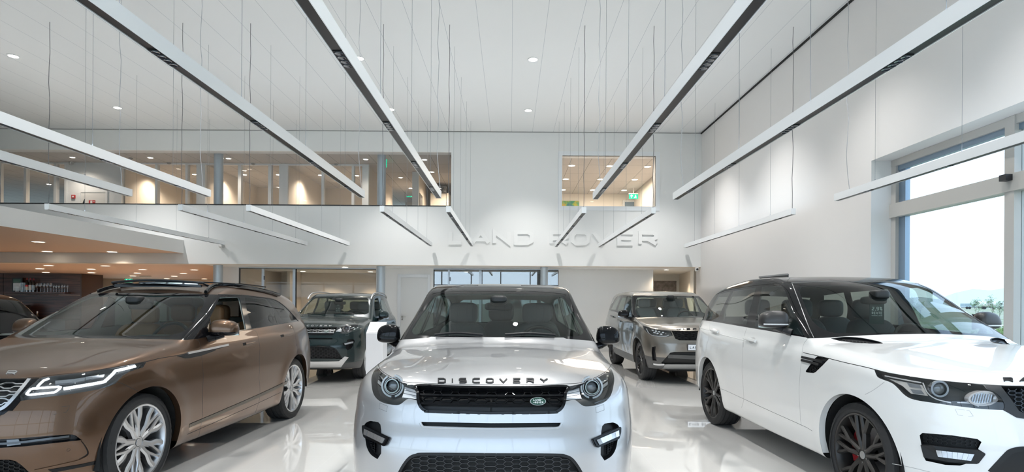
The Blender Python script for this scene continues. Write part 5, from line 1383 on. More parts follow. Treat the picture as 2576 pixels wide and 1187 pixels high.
def ds_features(c, P):
    """P: paint, top, grille, badge, lower, skid, mirror"""
    c.paint = P['paint']
    # black top and window line
    c.imprint([(1100, 847.5), (1240, 848), (1417, 849), (1425, 852), (1487, 857), (1503, 861), (1640, 868), (1640, 600), (1100, 600)], 'px', 'roof', facing=False)
    c.imprint([(1.62, 1.13), (2.5, 1.135), (3.6, 1.165), (4.3, 1.20), (5, 1.21), (5, -.1), (1.62, -.1)], 'side', 'body', facing=False)
    c.imprint(spline2([(1100, 738, 1), (1240, 737.5), (1390, 741), (1413, 745), (1424, 756), (1443, 787), (1464, 825), (1467, 835), (1458, 844), (1430, 846.5, 1), (1240, 845.5), (1100, 845.5, 1)]), 'px', 'windshield', only=['roof'])
    c.imprint(spline2([(1.80, 1.175, 1), (2.05, 1.38), (2.30, 1.525), (2.45, 1.56), (2.75, 1.578, 1), (2.74, 1.175, 1)]), 'side', 'front_side_window')
    c.imprint(spline2([(2.83, 1.175, 1), (2.84, 1.578, 1), (3.20, 1.575), (3.40, 1.56, 1), (3.60, 1.20, 1)]), 'side', 'rear_side_window')
    c.imprint(spline2([(3.69, 1.21, 1), (3.48, 1.555, 1), (3.9, 1.53), (4.12, 1.48, 1), (4.22, 1.27, 1)]), 'side', 'quarter_window')
    c.imprint([(-.1, 1.23), (.60, 1.23), (.63, 1.27), (.57, 1.50), (.50, 1.54), (-.1, 1.555)], 'rear', 'rear_window', only=['roof'])
    hl = [(1430, 971.6, 1), (1456.4, 966.4), (1482.8, 958.5), (1503, 949.7), (1520.8, 939.4), (1532.5, 929.8), (1537.5, 927.5, 1), (1542.7, 939.4), (1545.3, 954), (1542.9, 971.6), (1538.5, 989.2), (1531, 1002), (1517.9, 1012.8), (1497.4, 1019.6), (1474, 1022), (1463, 1018.2), (1450.6, 1008.2), (1441.8, 1005.3), (1422.5, 1009.8, 1), (1424.3, 992)]
    c.imprint(spline2(hl, True, 3), 'px', 'headlight')
    gr = [(1100, 970.8, 1), (1240, 970.8), (1340, 970.3), (1427, 968.3, 1), (1424.2, 986), (1422.4, 1009.6), (1416.5, 1026), (1404.8, 1036.3), (1386, 1039.8), (1240, 1042), (1100, 1041.8, 1)]
    c.imprint(spline2(gr, True, 4), 'px', 'grille')
    sl = [(1100, 1064, 1), (1240, 1064.2), (1412.6, 1063.2, 1), (1408.5, 1070.5), (1396, 1073.2), (1240, 1075.5), (1100, 1075.5, 1)]
    c.imprint(spline2(sl, True, 3), 'px', 'slot')
    inn = [(1100, 1141.3, 1), (1240, 1141.4), (1398, 1142.2), (1424, 1145), (1440, 1152), (1453, 1167), (1465, 1187), (1478, 1215), (1484, 1232, 1), (1100, 1240, 1)]
    c.imprint(spline2(inn, True, 3), 'px', 'intake')
    fg = [(1515, 1071.5), (1535.4, 1063.3), (1546, 1063.5), (1556.5, 1071), (1558.4, 1086), (1553.5, 1109), (1548.9, 1129.6), (1538.3, 1147), (1520.8, 1158.5, 1), (1511, 1144, 1), (1511.4, 1120.8)]
    c.imprint(spline2(fg, True, 3), 'px', 'fog_recess')
    c.imprint([(-.2, .0), (-.2, .335), (.25, .375), (.52, .405), (.52, 0)], 'side', 'lower_bumper', only=['body'])
    if P.get('skid'):
        c.imprint([(-.1, .29), (.52, .29), (.66, .47), (.60, .49), (.50, .405), (-.1, .405)], 'front', 'skid_plate', only=['body', 'lower_bumper'])
    c.arches()
    c.skin('body', P['paint']); c.skin('roof', P['top']); c.skin('lower_bumper', P['lower'])
    if P.get('skid'): c.skin('skid_plate', P['skid'], off=.008)
    c.skin('windshield', carglass)
    for n in ('front_side_window', 'rear_side_window', 'quarter_window'):
        if not (n == 'front_side_window' and P.get('open')): c.skin(n, carglass if P.get('clear') else tintglass, 'both')
    c.skin('rear_window', carglass if P.get('clear') else tintglass)
    c.liner(['body', 'roof'], 'headliner', mat('headliner_grey', (.30, .32, .30), .8))
    # headlight
    hs = c.recess('headlight', .075, lampdark, 'headlight', 'both')
    for k, o in enumerate(hs):
        pass
    fn0 = c.frame((1491, 974.5), normal=(.10, -1, .06)); dp = -.032
    fn = lambda v: fn0((v[0], v[1], v[2]+dp))
    def each(res):
        for o, h in zip(res, hs): o.parent = h
    each(c.skin('lamp_cover', lampglass, 'both', 'headlight'))
    each(ring_part(c, fn, 'bezel_ring', .036, .042, -.02, .020, lampchr)); each(dome_part(c, fn, 'projector_lens', .035, .024, lensgl, -.012))
    each(ring_part(c, fn, 'lamp_ring', .048, .052, -.03, .006, mat('lamp_grey', (.30, .31, .32), .3, .6)))
    each(ring_part(c, fn, 'running_light', .058, .068, -.02, .010, mat('drl_clear', (.42, .44, .47), .15, .3), math.radians(100), math.radians(255)))
    each(ring_part(c, fn, 'running_light', .058, .068, -.02, .010, MATS['drl_clear'], math.radians(275), math.radians(420)))
    q = [((1429, 976.5), (1461, 966.5), (1461, 974), (1429, 983)), ((1429, 984.5), (1462, 976), (1463, 984), (1427, 991.5)), ((1427, 993), (1464, 985.5), (1467, 997), (1426, 1001.5))]
    each(c.quads('turn_lamp', q, mat('turn_clear', (.62, .64, .68), .18, .5), o0=-.05, o1=-.028))
    q = [((1512, 949), (1531, 934.5), (1532, 944), (1515, 957)), ((1518, 960), (1533, 948), (1534, 957), (1521, 968))]
    each(c.quads('side_reflector', q, lampchr, o0=-.05, o1=-.03))
    # grille
    g = c.recess('grille', .055, mat('grille_cavity', (.004, .004, .004), .6), 'grille', 'join')[0]
    gm_ = P['grille']
    c.ribbon('grille_frame', [(x-1.5 if x > 1300 else x, y+(2.4 if y < 1000 else -2.6)) for x, y, *_ in [(1238, 970.8)]+gr[2:-2]+[(1238, 1042)]], .016, P.get('gframe', blackp), h=.006, off=-.006, parent=g)
    for yy, hh_ in ((992, .012), (1016.5, .012)):
        c.ribbon('grille_bar', [(1238, yy), (1330, yy), (1419, yy-1)], hh_, gm_, h=.014, off=-.026, parent=g)
    qs = []
    for yc, hh_, w_ in ((981.5, 7.2, 1.9), (1004, 7.2, 1.9)):
        for sg in (1, -1):
            pts = []; x = 1238
            while x < 1423:
                pts += [(x, yc), (x+7, yc), (x+13, yc-sg*hh_), (x+33, yc-sg*hh_), (x+39, yc)]; x += 45
            pts = [p for p in pts if p[0] < 1423]
            for a, b in zip(pts[:-1], pts[1:]): qs += stroke_poly([a, b], w_)
    c.quads('grille_honeycomb', qs, gm_, o0=-.035, o1=-.020, parent=g, which='both')
    c.quads('grille_cooler', [((1237.8, 1022), (1418, 1022), (1412, 1033), (1237.8, 1034))], mat('cooler', (.012, .012, .013), .5), o0=-.052, o1=-.045, parent=g)
    s_ = c.recess('slot', .03, MATS['grille_cavity'], 'bumper_slot', 'join')[0]
    c.ribbon('slot_lip', [(1238, 1078.5), (1330, 1078), (1396, 1076.5), (1408, 1073), (1413, 1064.5)], .014, P['paint'], h=.006, off=-.002, which='both', parent=s_, round_=True)
    it = c.recess('intake', .045, mat('grille_cavity'), 'lower_intake', 'join')[0]
    clip = spline2(inn, True, 3); clip = [(x-7 if x > 1380 else x, y+3) for x, y in clip]
    c.quads('intake_mesh', [q for q in hexmesh(1238, 1480, 1141, 1235, 12, 1.3, 2.3)], mat('mesh_dark', (.05, .05, .052), .5), o0=-.035, o1=-.022, clip=clip, parent=it)
    c.ribbon('intake_lip', [(x-2.5 if x > 1380 else x, y+1.8) for x, y, *_ in [(1238, 1141.4)]+inn[2:-1]], .016, satin, h=.004, off=-.004, parent=it)
    # fog lamps
    fs = c.recess('fog_recess', .03, satin, 'fog_lamp_housing', 'both')
    def eachf(res):
        for o, h in zip(res, fs): o.parent = h
    bz = [(1486, 1103.5), (1549, 1075), (1557.2, 1074.5), (1557, 1088), (1552.5, 1103.5), (1501, 1125), (1495, 1121.5)]
    qs = []
    fogc = [(1486, 1104), (1551, 1074.6), (1558, 1074.6), (1557.5, 1088), (1553, 1104), (1500, 1125.5), (1494.5, 1122)]
    P_, N_ = c.hit(fogc); V = list(P_+N_*-.004)+list(P_+N_*.020); n = len(fogc)
    F = [tuple(range(n, 2*n)), tuple(reversed(range(n)))]+[(i, (i+1) % n, n+(i+1) % n, n+i) for i in range(n)]
    res = c.emit('fog_bezel', np.array(V), F, blackp, None, 'both', smooth=False)
    for x in res: bm = bmesh.new(); bm.from_mesh(x.data); bmesh.ops.recalc_face_normals(bm, faces=bm.faces); bmesh.ops.bevel(bm, geom=bm.edges[:], offset=.004, segments=2, affect='EDGES'); bm.to_mesh(x.data); bm.free()
    eachf(res)
    a, b = np.array((1496, 1107.)), np.array((1550, 1083.5)); d1, d2 = np.array((6.5, 11.5)), np.array((1.0, 13.5)); qs = []
    for k in range(6):
        t0, t1 = k/6, (k+.97)/6; qs.append((a+(b-a)*t0, a+(b-a)*t1, a+(b-a)*t1+d1+(d2-d1)*t1, a+(b-a)*t0+d1+(d2-d1)*t0))
    qs = [[tuple(map(float, p)) for p in q] for q in qs]
    eachf(c.quads('fog_lens', qs, mat('fog_clear', (.52, .54, .57), .10, .85), o0=.018, o1=.0235))
    eachf(c.quads('fog_mesh', hexmesh(1530, 1553, 1105, 1150, 5.5, 1.0, 1.5), blackp, o0=-.026, o1=-.012, clip=[(1532, 1113), (1549, 1107), (1545, 1128), (1534, 1146), (1530, 1146)]))
    # shut lines, washer cover
    c.ribbon('bonnet_gap', [(1238, 968), (1340, 967.6), (1427, 965.3), (1456.4, 963.2), (1482.8, 955.5), (1503, 946.7), (1520.8, 936.6), (1531, 927.5), (1538, 915), (1541, 900)], .0035, gapm, h=.0005, off=0)
    c.ribbon('washer_cover', [(1498.5, 1024.5, 1), (1519, 1017, 1), (1520, 1031, 1), (1500, 1038.5, 1)], .0022, mat('seam_grey', (.18, .18, .19), .6), h=.0006, closed=True, spl=False)
    c.ribbon('roof_seam', [(1200, 732.5), (1240, 732.5), (1350, 733.5), (1409, 738.5), (1424, 742)], .006, gapm, h=.001, which='both')
    c.ribbon('roof_channel', [(1.95, 1.57), (2.2, 1.635), (2.6, 1.67), (3.4, 1.67), (4.1, 1.62)], .010, gapm, 'side', h=.002)
    for q in ([(1.62, 1.13), (1.55, 1.0), (1.52, .8), (1.52, .45)], [(2.79, 1.15), (2.79, .9), (2.76, .60), (2.72, .42)], [(3.72, 1.17), (3.66, 1.0), (3.50, .82), (3.30, .62), (3.22, .44)], [(1.52, .44), (2.2, .42), (3.2, .44)]):
        c.ribbon('door_gap', q, .004, gapm, 'side', h=.0005)
    for yy in (2.58, 3.52):
        c.ribbon('door_handle', [(yy-.10, 1.0), (yy, 1.0), (yy+.09, 1.0)], .028, P['mirror'] if P['paint'] is not silver_p else P['paint'], 'side', h=.022, off=.012, round_=True)
    c.ribbon('window_trim', [(1.72, 1.148), (2.5, 1.152), (3.6, 1.185), (4.15, 1.21)], .012, blackp, 'side', h=.004)
    rm = P.get('rail')
    if rm:
        for g in (1, -1):
            k = MB(); tube_path(k, smooth3([(.675*g, 2.0, 1.545), (.675*g, 2.12, 1.615), (.67*g, 2.35, 1.675), (.66*g, 2.9, 1.70), (.65*g, 3.5, 1.69), (.63*g, 3.95, 1.64), (.62*g, 4.1, 1.58)]), .017, 10, .8); root_part(c, k, 'roof_rail', rm)
    c.letters('bonnet_letter', 'DISCOVERY', (1101.5, 1378.5, 951.8, 964.2), 2.9, P['letters'], gap=.62, which='near')
    # badge
    fb = c.frame((1354, 1008), off=-.018)
    m_ = MB(); m_.lathe([(0, .0), (.046, .0), (.046, .010), (.0, .010)], 36); m_.v = [(a, b*.52, z) for a, b, z in m_.v]; bo = c.place(m_, 'badge', mat('badge_silver', (.6, .62, .62), .3, .9), fb, None, 'near')[0]
    m_ = MB(); m_.lathe([(0, .010), (.042, .0101), (.042, .0115), (0, .0115)], 36); m_.v = [(a, b*.50, z) for a, b, z in m_.v]; bg_ = c.place(m_, 'badge_field', mat('badge_green', (.02, .07, .05), .3), fb, None, 'near')[0]; bg_.parent = bo
    m_ = MB(); quads_mesh(m_, text_quads('LAND', -.027, .016, .002, .013, .0022, .3), lambda u, v, d: (u, v, .0115+d), .001); quads_mesh(m_, text_quads('ROVER', -.018, .030, -.013, -.002, .0022, .3), lambda u, v, d: (u, v, .0115+d), .001)
    quads_mesh(m_, stroke_poly([(.018, .008), (.026, .008)], .002)+stroke_poly([(-.028, -.008), (-.020, -.008)], .002), lambda u, v, d: (u, v, .0115+d), .001)
    x = c.place(m_, 'badge_lettering', mat('badge_white', (.85, .85, .85), .4), fb, None, 'near', smooth=False)[0]; x.parent = bo
    # wipers
    for pts in ([(1395, 847), (1330, 843), (1270, 846)], [(1215, 847), (1150, 842), (1095, 846.5)]):
        c.ribbon('wiper', pts, .014, satin, h=.012, off=.012, which='near')
    door_mirror(c, .965, 1.93, 1.205, (.105, .075, .095), P['mirror'], blackp, arm=(.85, 1.88, 1.115), lamp=False)
    interior(c, 4.6, P.get('dash', mat('dash_black', (.03, .03, .03), .6)), P['seat'], mat('wheel_black', (.02, .02, .02), .5), w=.70, dz=1.10, cow=1.42)
    mirror_inside(c, 2.06, 1.46, mat('dash_black', (.03, .03, .03), .6)); underbody(c, 4.6)
# ================================================================ long coupe-like SUV (brown, and the black one at the left edge)
def velar_body():
    return Body(
        top=[(-.1, .88), (0.0, .905), (.10, .945), (.3, 1.01), (.7, 1.085), (1.1, 1.145), (1.35, 1.17), (2.0, 1.20), (3.0, 1.225), (3.9, 1.25), (4.4, 1.26), (4.9, 1.22)],
        plan=[(-.2, .90), (.2, .91), (.6, .935), (.9, .945), (1.4, .94), (2.2, .955), (3.0, .962), (3.6, .965), (4.2, .92), (4.9, .80)],
        side=[(.15, -.12), (.27, -.06), (.38, -.03), (.50, -.012), (.62, .0), (.78, .004), (.90, -.010), (1.00, -.028), (1.10, -.055), (1.2, -.10), (1.3, -.17)],
        front=[(.1, .20), (.22, .12), (.32, .07), (.45, .02), (.58, .0), (.68, .015), (.80, .055), (.90, .10), (.97, .15), (1.05, .28), (1.2, .6)],
        rear=[(.2, 4.62), (.4, 4.76), (.65, 4.80), (.9, 4.78), (1.1, 4.72), (1.3, 4.62), (1.5, 4.4)],
        cfront=[(-.1, 0), (0, 0), (.3, .03), (.55, .10), (.72, .20), (.84, .34), (.92, .52), (1.0, .80)],
        crear=[(-.1, 0), (0, 0), (.4, .02), (.7, .10), (.85, .24), (.95, .5)],
        bot=[(-.1, .28), (.3, .22), (.9, .21), (2.3, .21), (3.7, .23), (4.4, .34), (4.9, .44)],
        roof=[(.9, .98), (1.25, 1.155), (1.6, 1.31), (1.95, 1.455), (2.2, 1.552), (2.35, 1.603), (2.6, 1.650), (3.0, 1.678), (3.5, 1.665), (4.0, 1.61), (4.35, 1.545), (4.45, 1.50), (4.65, 1.32), (4.8, 1.15)],
        gplan=[(1.0, .80), (1.4, .85), (2.0, .885), (3.0, .89), (3.8, .85), (4.3, .78), (4.8, .68)],
        tumble=[(.9, -.01), (1.1, .0), (1.25, .05), (1.4, .100), (1.5, .140), (1.6, .185), (1.8, .30)],
        axles=(.90, 3.774), wr=.383, arch=.435, flare=.010, hood_crown=.07, roof_crown=.042, cw=.34, cwr=.12, mid=2.8, cowl=1.35,
        k_top=.10, k_front=.10, k_roof=.05, k_join=.03, spine=(.95, 3.9), roof_sm=.05)
# ================================================================ large sports SUV (white)
def sport_body():
    return Body(
        top=[(-.1, .98), (0.0, 1.005), (.10, 1.035), (.3, 1.085), (.7, 1.145), (1.1, 1.19), (1.4, 1.215), (2.0, 1.225), (3.0, 1.25), (3.9, 1.27), (4.5, 1.28), (4.9, 1.24)],
        plan=[(-.2, .93), (.2, .94), (.6, .962), (.9, .975), (1.4, .975), (2.2, .988), (3.0, .99), (3.6, .99), (4.2, .96), (4.9, .86)],
        side=[(.15, -.12), (.27, -.06), (.38, -.03), (.50, -.014), (.62, -.002), (.80, .004), (.95, -.006), (1.05, -.022), (1.13, -.045), (1.22, -.09), (1.32, -.16)],
        front=[(.1, .20), (.22, .12), (.32, .07), (.45, .02), (.58, .0), (.70, .010), (.85, .05), (.95, .085), (1.04, .14), (1.10, .24), (1.3, .6)],
        rear=[(.2, 4.68), (.4, 4.80), (.65, 4.85), (.9, 4.83), (1.15, 4.78), (1.35, 4.68), (1.5, 4.5)],
        cfront=[(-.1, 0), (0, 0), (.3, .025), (.55, .08), (.75, .18), (.87, .32), (.95, .50), (1.03, .80)],
        crear=[(-.1, 0), (0, 0), (.4, .02), (.7, .09), (.88, .22), (.98, .5)],
        bot=[(-.1, .30), (.3, .24), (.9, .23), (2.3, .23), (3.7, .25), (4.4, .34), (4.9, .44)],
        roof=[(.9, 1.02), (1.25, 1.185), (1.55, 1.345), (1.85, 1.50), (2.08, 1.618), (2.22, 1.685), (2.45, 1.752), (2.8, 1.798), (3.3, 1.802), (3.9, 1.76), (4.35, 1.69), (4.5, 1.62), (4.7, 1.38), (4.85, 1.15)],
        gplan=[(1.0, .82), (1.4, .885), (2.0, .92), (3.0, .925), (3.8, .88), (4.4, .83), (4.8, .76)],
        tumble=[(.9, -.01), (1.15, .0), (1.3, .045), (1.45, .085), (1.6, .145), (1.7, .190), (1.9, .31)],
        axles=(.89, 3.813), wr=.388, arch=.445, flare=.010, hood_crown=.075, roof_crown=.040, cw=.34, cwr=.10, mid=2.8, cowl=1.4,
        k_top=.10, k_front=.09, k_roof=.05, k_join=.03, spine=(.95, 3.9), roof_sm=.05)
# ================================================================ tall family SUV (grey)
def family_body():
    return Body(
        top=[(-.1, 1.00), (0.0, 1.02), (.10, 1.05), (.3, 1.10), (.7, 1.155), (1.1, 1.20), (1.4, 1.225), (2.0, 1.225), (3.0, 1.25), (3.9, 1.27), (4.6, 1.28), (5.1, 1.25)],
        plan=[(-.2, .93), (.2, .94), (.6, .965), (.9, .975), (1.4, .965), (2.2, .975), (3.2, .965), (3.8, .955), (4.4, .925), (5.1, .86)],
        side=[(.15, -.12), (.30, -.06), (.42, -.03), (.55, -.012), (.66, .0), (.85, .004), (1.0, -.010), (1.1, -.030), (1.2, -.07), (1.3, -.13)],
        front=[(.1, .20), (.22, .12), (.32, .07), (.45, .02), (.60, .0), (.74, .010), (.86, .04), (.96, .08), (1.04, .12), (1.10, .21), (1.3, .6)],
        rear=[(.2, 4.80), (.4, 4.92), (.65, 4.97), (.95, 4.95), (1.3, 4.90), (1.6, 4.82)],
        cfront=[(-.1, 0), (0, 0), (.3, .025), (.55, .08), (.75, .17), (.87, .30), (.95, .48), (1.03, .80)],
        crear=[(-.1, 0), (0, 0), (.4, .01), (.75, .05), (.90, .15), (1.0, .4)],
        bot=[(-.1, .32), (.3, .27), (.9, .26), (2.3, .26), (3.8, .28), (4.5, .36), (5.1, .46)],
        roof=[(.9, 1.02), (1.20, 1.18), (1.5, 1.36), (1.8, 1.53), (2.02, 1.645), (2.15, 1.70), (2.4, 1.755), (2.8, 1.78), (3.4, 1.785), (4.2, 1.77), (4.65, 1.74), (4.78, 1.66), (4.88, 1.45), (4.98, 1.2)],
        gplan=[(1.0, .83), (1.4, .875), (2.0, .90), (3.0, .91), (4.0, .875), (4.6, .835), (5.0, .78)],
        tumble=[(.9, -.01), (1.2, .0), (1.35, .04), (1.5, .085), (1.65, .14), (1.75, .20), (1.9, .32)],
        axles=(.89, 3.813), wr=.385, arch=.435, flare=.010, hood_crown=.07, roof_crown=.045, cw=.30, cwr=.06, mid=2.8, cowl=1.4,
        k_top=.10, k_front=.09, k_roof=.06, k_join=.03, spine=(.95, 4.1), roof_sm=.05)

def crop(ox, oy, k): return lambda *p: [(ox+q[0]/k, oy+q[1]/k, *q[2:]) for q in p]
KA, KB, KC, KD, KE, KF = crop(0, 690, 6.44), crop(400, 690, 6.44), crop(0, 850, 6.44), crop(400, 850, 5.935), crop(0, 1003, 6.44), crop(400, 950, 5.0075)
KG, KH, KI, KJ, KK, KL = crop(1730, 690, 6.44), crop(2130, 690, 5.776), crop(1730, 850, 6.44), crop(2176, 850, 6.44), crop(2176, 1003, 6.44), crop(1776, 1003, 6.44)
KM = crop(1480, 640, 3.491)
def attach(res, hs):
    for o, h in zip(res, hs):
        if o and h: o.parent = h
    return res
def plain(c, names, pm):
    for n in names: c.skin(n, pm)
def velar_features(c, P):
    c.paint = P['paint']
    belt = KB((2300, 745), (2250, 762), (1940, 812), (1500, 888), (1400, 905), (900, 985), (640, 1042), (450, 1062), (250, 1056), (0, 1047))
    top = [(60, 736.6), (340, 736.2)]+KB((0, 300), (440, 306), (740, 321), (960, 327), (1340, 337), (1600, 362), (1850, 402), (1990, 480), (2120, 600), (2250, 745))
    c.imprint(belt+[(60, 849)]+top, 'px', 'pillars', facing=True)
    c.imprint([(100, 742), (270, 742.3), (400, 742.8), (490, 744)]+KB((650, 352), (715, 378), (737, 425), (715, 500), (660, 600), (560, 780), (500, 850), (440, 895), (330, 950), (150, 988), (0, 995))+[(300, 844), (60, 842)], 'px', 'windshield', only=['pillars'])
    c.imprint(KB((985, 370), (1290, 368), (1312, 400), (1412, 885), (1380, 893), (900, 950), (800, 930), (822, 715)), 'px', 'front_side_window', only=['pillars'])
    c.imprint(KB((1385, 372), (1740, 402), (1860, 570), (1938, 800), (1500, 876), (1430, 620)), 'px', 'rear_side_window', only=['pillars'])
    c.imprint(KB((1800, 425), (1900, 470), (2080, 590), (2225, 755), (2045, 785), (1960, 700), (1880, 560)), 'px', 'quarter_window', only=['pillars'])
    c.imprint([(-.1, 1.27), (.66, 1.27), (.60, 1.49), (-.1, 1.52)], 'rear', 'rear_window', only=['body'])
    hl = KC((645, 650), (800, 620), (1330, 560), (1830, 485), (2370, 388), (2320, 475), (2100, 545), (1990, 610), (1870, 740), (1750, 790), (1500, 850), (1100, 915), (700, 965), (335, 1020), (325, 930))
    c.imprint(hl, 'px', 'headlight')
    gi = [(-420, 957)]+KC((0, 672), (460, 666), (340, 830), (190, 1000), (80, 1105), (0, 1150))+[(-20, 1031), (-60, 1036), (-240, 1040), (-420, 1040)]
    c.imprint(gi, 'px', 'grille')
    c.imprint(KC((455, 666), (640, 650), (325, 930), (335, 1020), (200, 1180))+KE((140, 190), (60, 250), (0, 272))+[(-20, 1047), (-60, 1050), (-240, 1052), (-420, 1052), (-420, 955)], 'px', 'grille_surround', only=['body'])
    sl = KE((-1200, 680), (-400, 668), (0, 655), (300, 640), (900, 590), (1120, 575), (1180, 578), (1240, 602), (1318, 662), (1290, 672), (900, 715), (400, 770), (0, 795), (-400, 805), (-1200, 812))
    c.imprint(sl, 'px', 'slot')
    c.imprint(KE((780, 1147), (1300, 1060), (1860, 935), (1850, 1000), (1300, 1108), (900, 1187), (845, 1187)), 'px', 'lower_blade', only=['body'])
    it = KE((-1200, 985), (0, 985), (150, 985), (260, 1010), (350, 1075), (470, 1187), (560, 1290), (-1200, 1300))
    c.imprint(it, 'px', 'intake')
    vt = KD((260, 270), (410, 238), (1035, 112), (1050, 112), (850, 172), (835, 190), (640, 262), (450, 303), (390, 303))
    c.imprint(vt, 'px', 'fender_vent')
    c.imprint([(4.42, .93), (4.95, .95), (4.95, 1.10), (4.50, 1.08)], 'side', 'tail_lamp', only=['body'])
    c.arches()
    c.skin('body', P['paint']); c.skin('pillars', blackp); c.skin('grille_surround', blackp, off=.002)
    c.skin('windshield', carglass); c.skin('rear_window', tintglass)
    if not P.get('open'): c.skin('front_side_window', P.get('sideglass', tintglass), 'both')
    else: c.emit('front_side_window', *(lambda r: (r[0]+c.B.n(r[0])*0, r[1]))(c.region('front_side_window')), P.get('sideglass', tintglass), None, 'far' ) if False else None
    for n in ('rear_side_window', 'quarter_window'): c.skin(n, tintglass, 'both')
    c.skin('tail_lamp', blackp if P.get('simple') else mat('tail_red', (.35, .01, .01), .12, coat=1), 'both'); c.skin('lower_blade', blackp, 'both', off=.003); c.skin('fender_vent', blackp, 'both', off=.002)
    c.liner(['body', 'pillars'], 'headliner', mat('headliner_light', (.55, .60, .57), .8))
    if P.get('simple'):
        for n in ('headlight', 'grille', 'slot', 'intake'): c.skin(n, blackp)
    else:
        hs = c.recess('headlight', .05, lampdark, 'headlight', 'both')
        attach(c.skin('lamp_cover', lampglass, 'both', 'headlight'), hs)
        attach(c.ribbon('running_light', KC((1030, 812, 1), (1650, 712), (1740, 672), (1850, 565), (1890, 515), (1960, 500), (2220, 440, 1)), .020, drl, h=.006, off=-.018), hs)
        attach(c.ribbon('running_light', KC((440, 905), (415, 893), (425, 880), (480, 815), (520, 800), (950, 772), (985, 782), (975, 800), (900, 860), (870, 872), (480, 908)), .013, drl, h=.006, off=-.018, closed=True, spl=False), hs)
        attach(c.ribbon('running_light', KC((595, 770), (640, 718), (700, 662), (790, 625)), .013, drl, h=.006, off=-.018, spl=False), hs)
        for q in (((890, 650), (1215, 625), (1215, 690), (890, 708)), ((1215, 620), (1390, 600), (1385, 660), (1215, 690)), ((1395, 590), (1720, 560), (1700, 615), (1400, 650))):
            Q = KC(*q); attach(c.quads('led_lens', [tuple(p[:2] for p in Q)], mat('led_block', (.22, .24, .27), .1, .6, coat=1), o0=-.045, o1=-.024), hs)
        g = c.recess('grille', .05, MATS.get('grille_cavity') or mat('grille_cavity', (.004, .004, .004), .6), 'grille', 'join')[0]
        for y0 in (0, 140, 275):
            pass
        bars = [[(-600, 735), (-380, 735), (-330, 770), (-190, 770), (-130, 725), (0, 720), (80, 690), (190, 690), (240, 712), (400, 710)], [(-500, 800), (-300, 800), (-150, 770), (-60, 760), (0, 765), (40, 790), (150, 790), (220, 757), (370, 757)],
                [(-500, 860), (-250, 860), (-150, 840), (0, 832), (110, 830), (160, 855), (300, 852)], [(-500, 930), (-200, 930), (0, 935), (80, 930), (130, 902), (245, 900)],
                [(-500, 990), (-200, 985), (0, 965), (60, 970), (110, 995), (175, 992)], [(-500, 1060), (-100, 1070), (0, 1075), (50, 1040), (115, 1038)]]
        for b_ in bars: c.ribbon('grille_bar', KC(*b_), .0085, silverm, h=.008, off=-.024, which='both', parent=g, spl=False)
        c.ribbon('grille_trim', KC((480, 668, 1), (345, 832), (200, 1000), (95, 1105), (0, 1157))+[(-20, 1034), (-60, 1039), (-240, 1043)], .022, silverm, h=.008, off=.0, which='both', parent=g)
        s_ = c.recess('slot', .03, blackp, 'bumper_slot', 'join')[0]
        c.ribbon('slot_trim', KE((-400, 745), (0, 735), (300, 715), (700, 665), (1130, 612)), .014, mat('smoked_trim', (.10, .11, .12), .15, .8), h=.012, off=-.022, parent=s_)
        c.quads('fog_lens', [tuple(p[:2] for p in KE((95, 670), (290, 660), (330, 745), (100, 775)))], mat('fog_smoke', (.12, .14, .16), .08, .5, coat=1), o0=-.025, o1=-.010, parent=s_)
        i_ = c.recess('intake', .04, MATS['grille_cavity'], 'lower_intake', 'join')[0]
        c.quads('intake_mesh', hexmesh(-150, 90, 1150, 1200, 9.5, 1.5, 1.9), satin, o0=-.03, o1=-.016, clip=[(x-5, y+3) for x, y in it], parent=i_)
    if not P.get('simple'): c.letters('bonnet_letter', 'RANGE ROVER', (-491, 39.5, 933.0, 943.6), 2.6, silverm, gap=.98, which='near', skew=.55, curve=lambda u: -.022*(u-26))
    c.ribbon('vent_blade', KD((425, 229, 1), (640, 186), (1030, 103, 1)), .019, silverm, h=.006, off=.004, spl=False)
    c.ribbon('bonnet_gap', KC((-900, 665), (0, 660), (300, 656), (630, 636), (800, 607), (1330, 552), (1830, 477), (2370, 381), (2560, 335))+KD((0, 306), (260, 262), (410, 232)), .005, gapm, h=.0006)
    sg = mat('seam_brown', (.03, .024, .02), .5) if P['paint'] is not blackp else gapm
    c.ribbon('door_gap', KD((560, 30), (605, 65), (640, 300), (660, 560), (652, 800), (650, 1100))+KF((545, 440), (540, 530), (520, 650), (492, 770)), .0045, sg, h=.0005)
    c.ribbon('door_gap', KB((1505, 892), (1580, 935), (1612, 1050), (1635, 1180))+KD((1503, 230), (1500, 480), (1492, 600), (1508, 740), (1500, 900), (1480, 990), (1437, 1120)), .0045, sg, h=.0005)
    c.ribbon('door_gap', KB((2150, 820), (2200, 950), (2228, 1150))+KD((2060, 100), (2066, 240)), .0045, sg, h=.0005)
    c.ribbon('bumper_gap', KC((1890, 705), (2010, 752), (2120, 805), (2235, 858)), .0035, sg, h=.0005)
    c.ribbon('sill_strip', KF((383, 606), (820, 420), (1265, 224), (1608, 62)), .034, mat('strip_bronze', (.09, .075, .055), .35, .5), h=.002)
    c.ribbon('sill_seam', KF((383, 585), (820, 398), (1265, 204), (1610, 40)), .004, gapm, h=.003)
    c.ribbon('sill_seam', KF((360, 712), (820, 510), (1240, 322), (1592, 155)), .005, gapm, h=.0006)
    c.ribbon('bumper_crease', KE((1318, 665), (1390, 760), (1437, 860), (1405, 925), (1290, 985), (1150, 1022), (870, 1085), (560, 1150)), .008, P['paint'], h=.007, off=-.001, round_=True, taper=lambda t: 1-.6*t)
    c.ribbon('bumper_crease_shadow', KE((1310, 680), (1378, 765), (1425, 860), (1392, 915), (1280, 975)), .010, gapm, h=.0012, taper=lambda t: 1-abs(2*t-1)*.8)
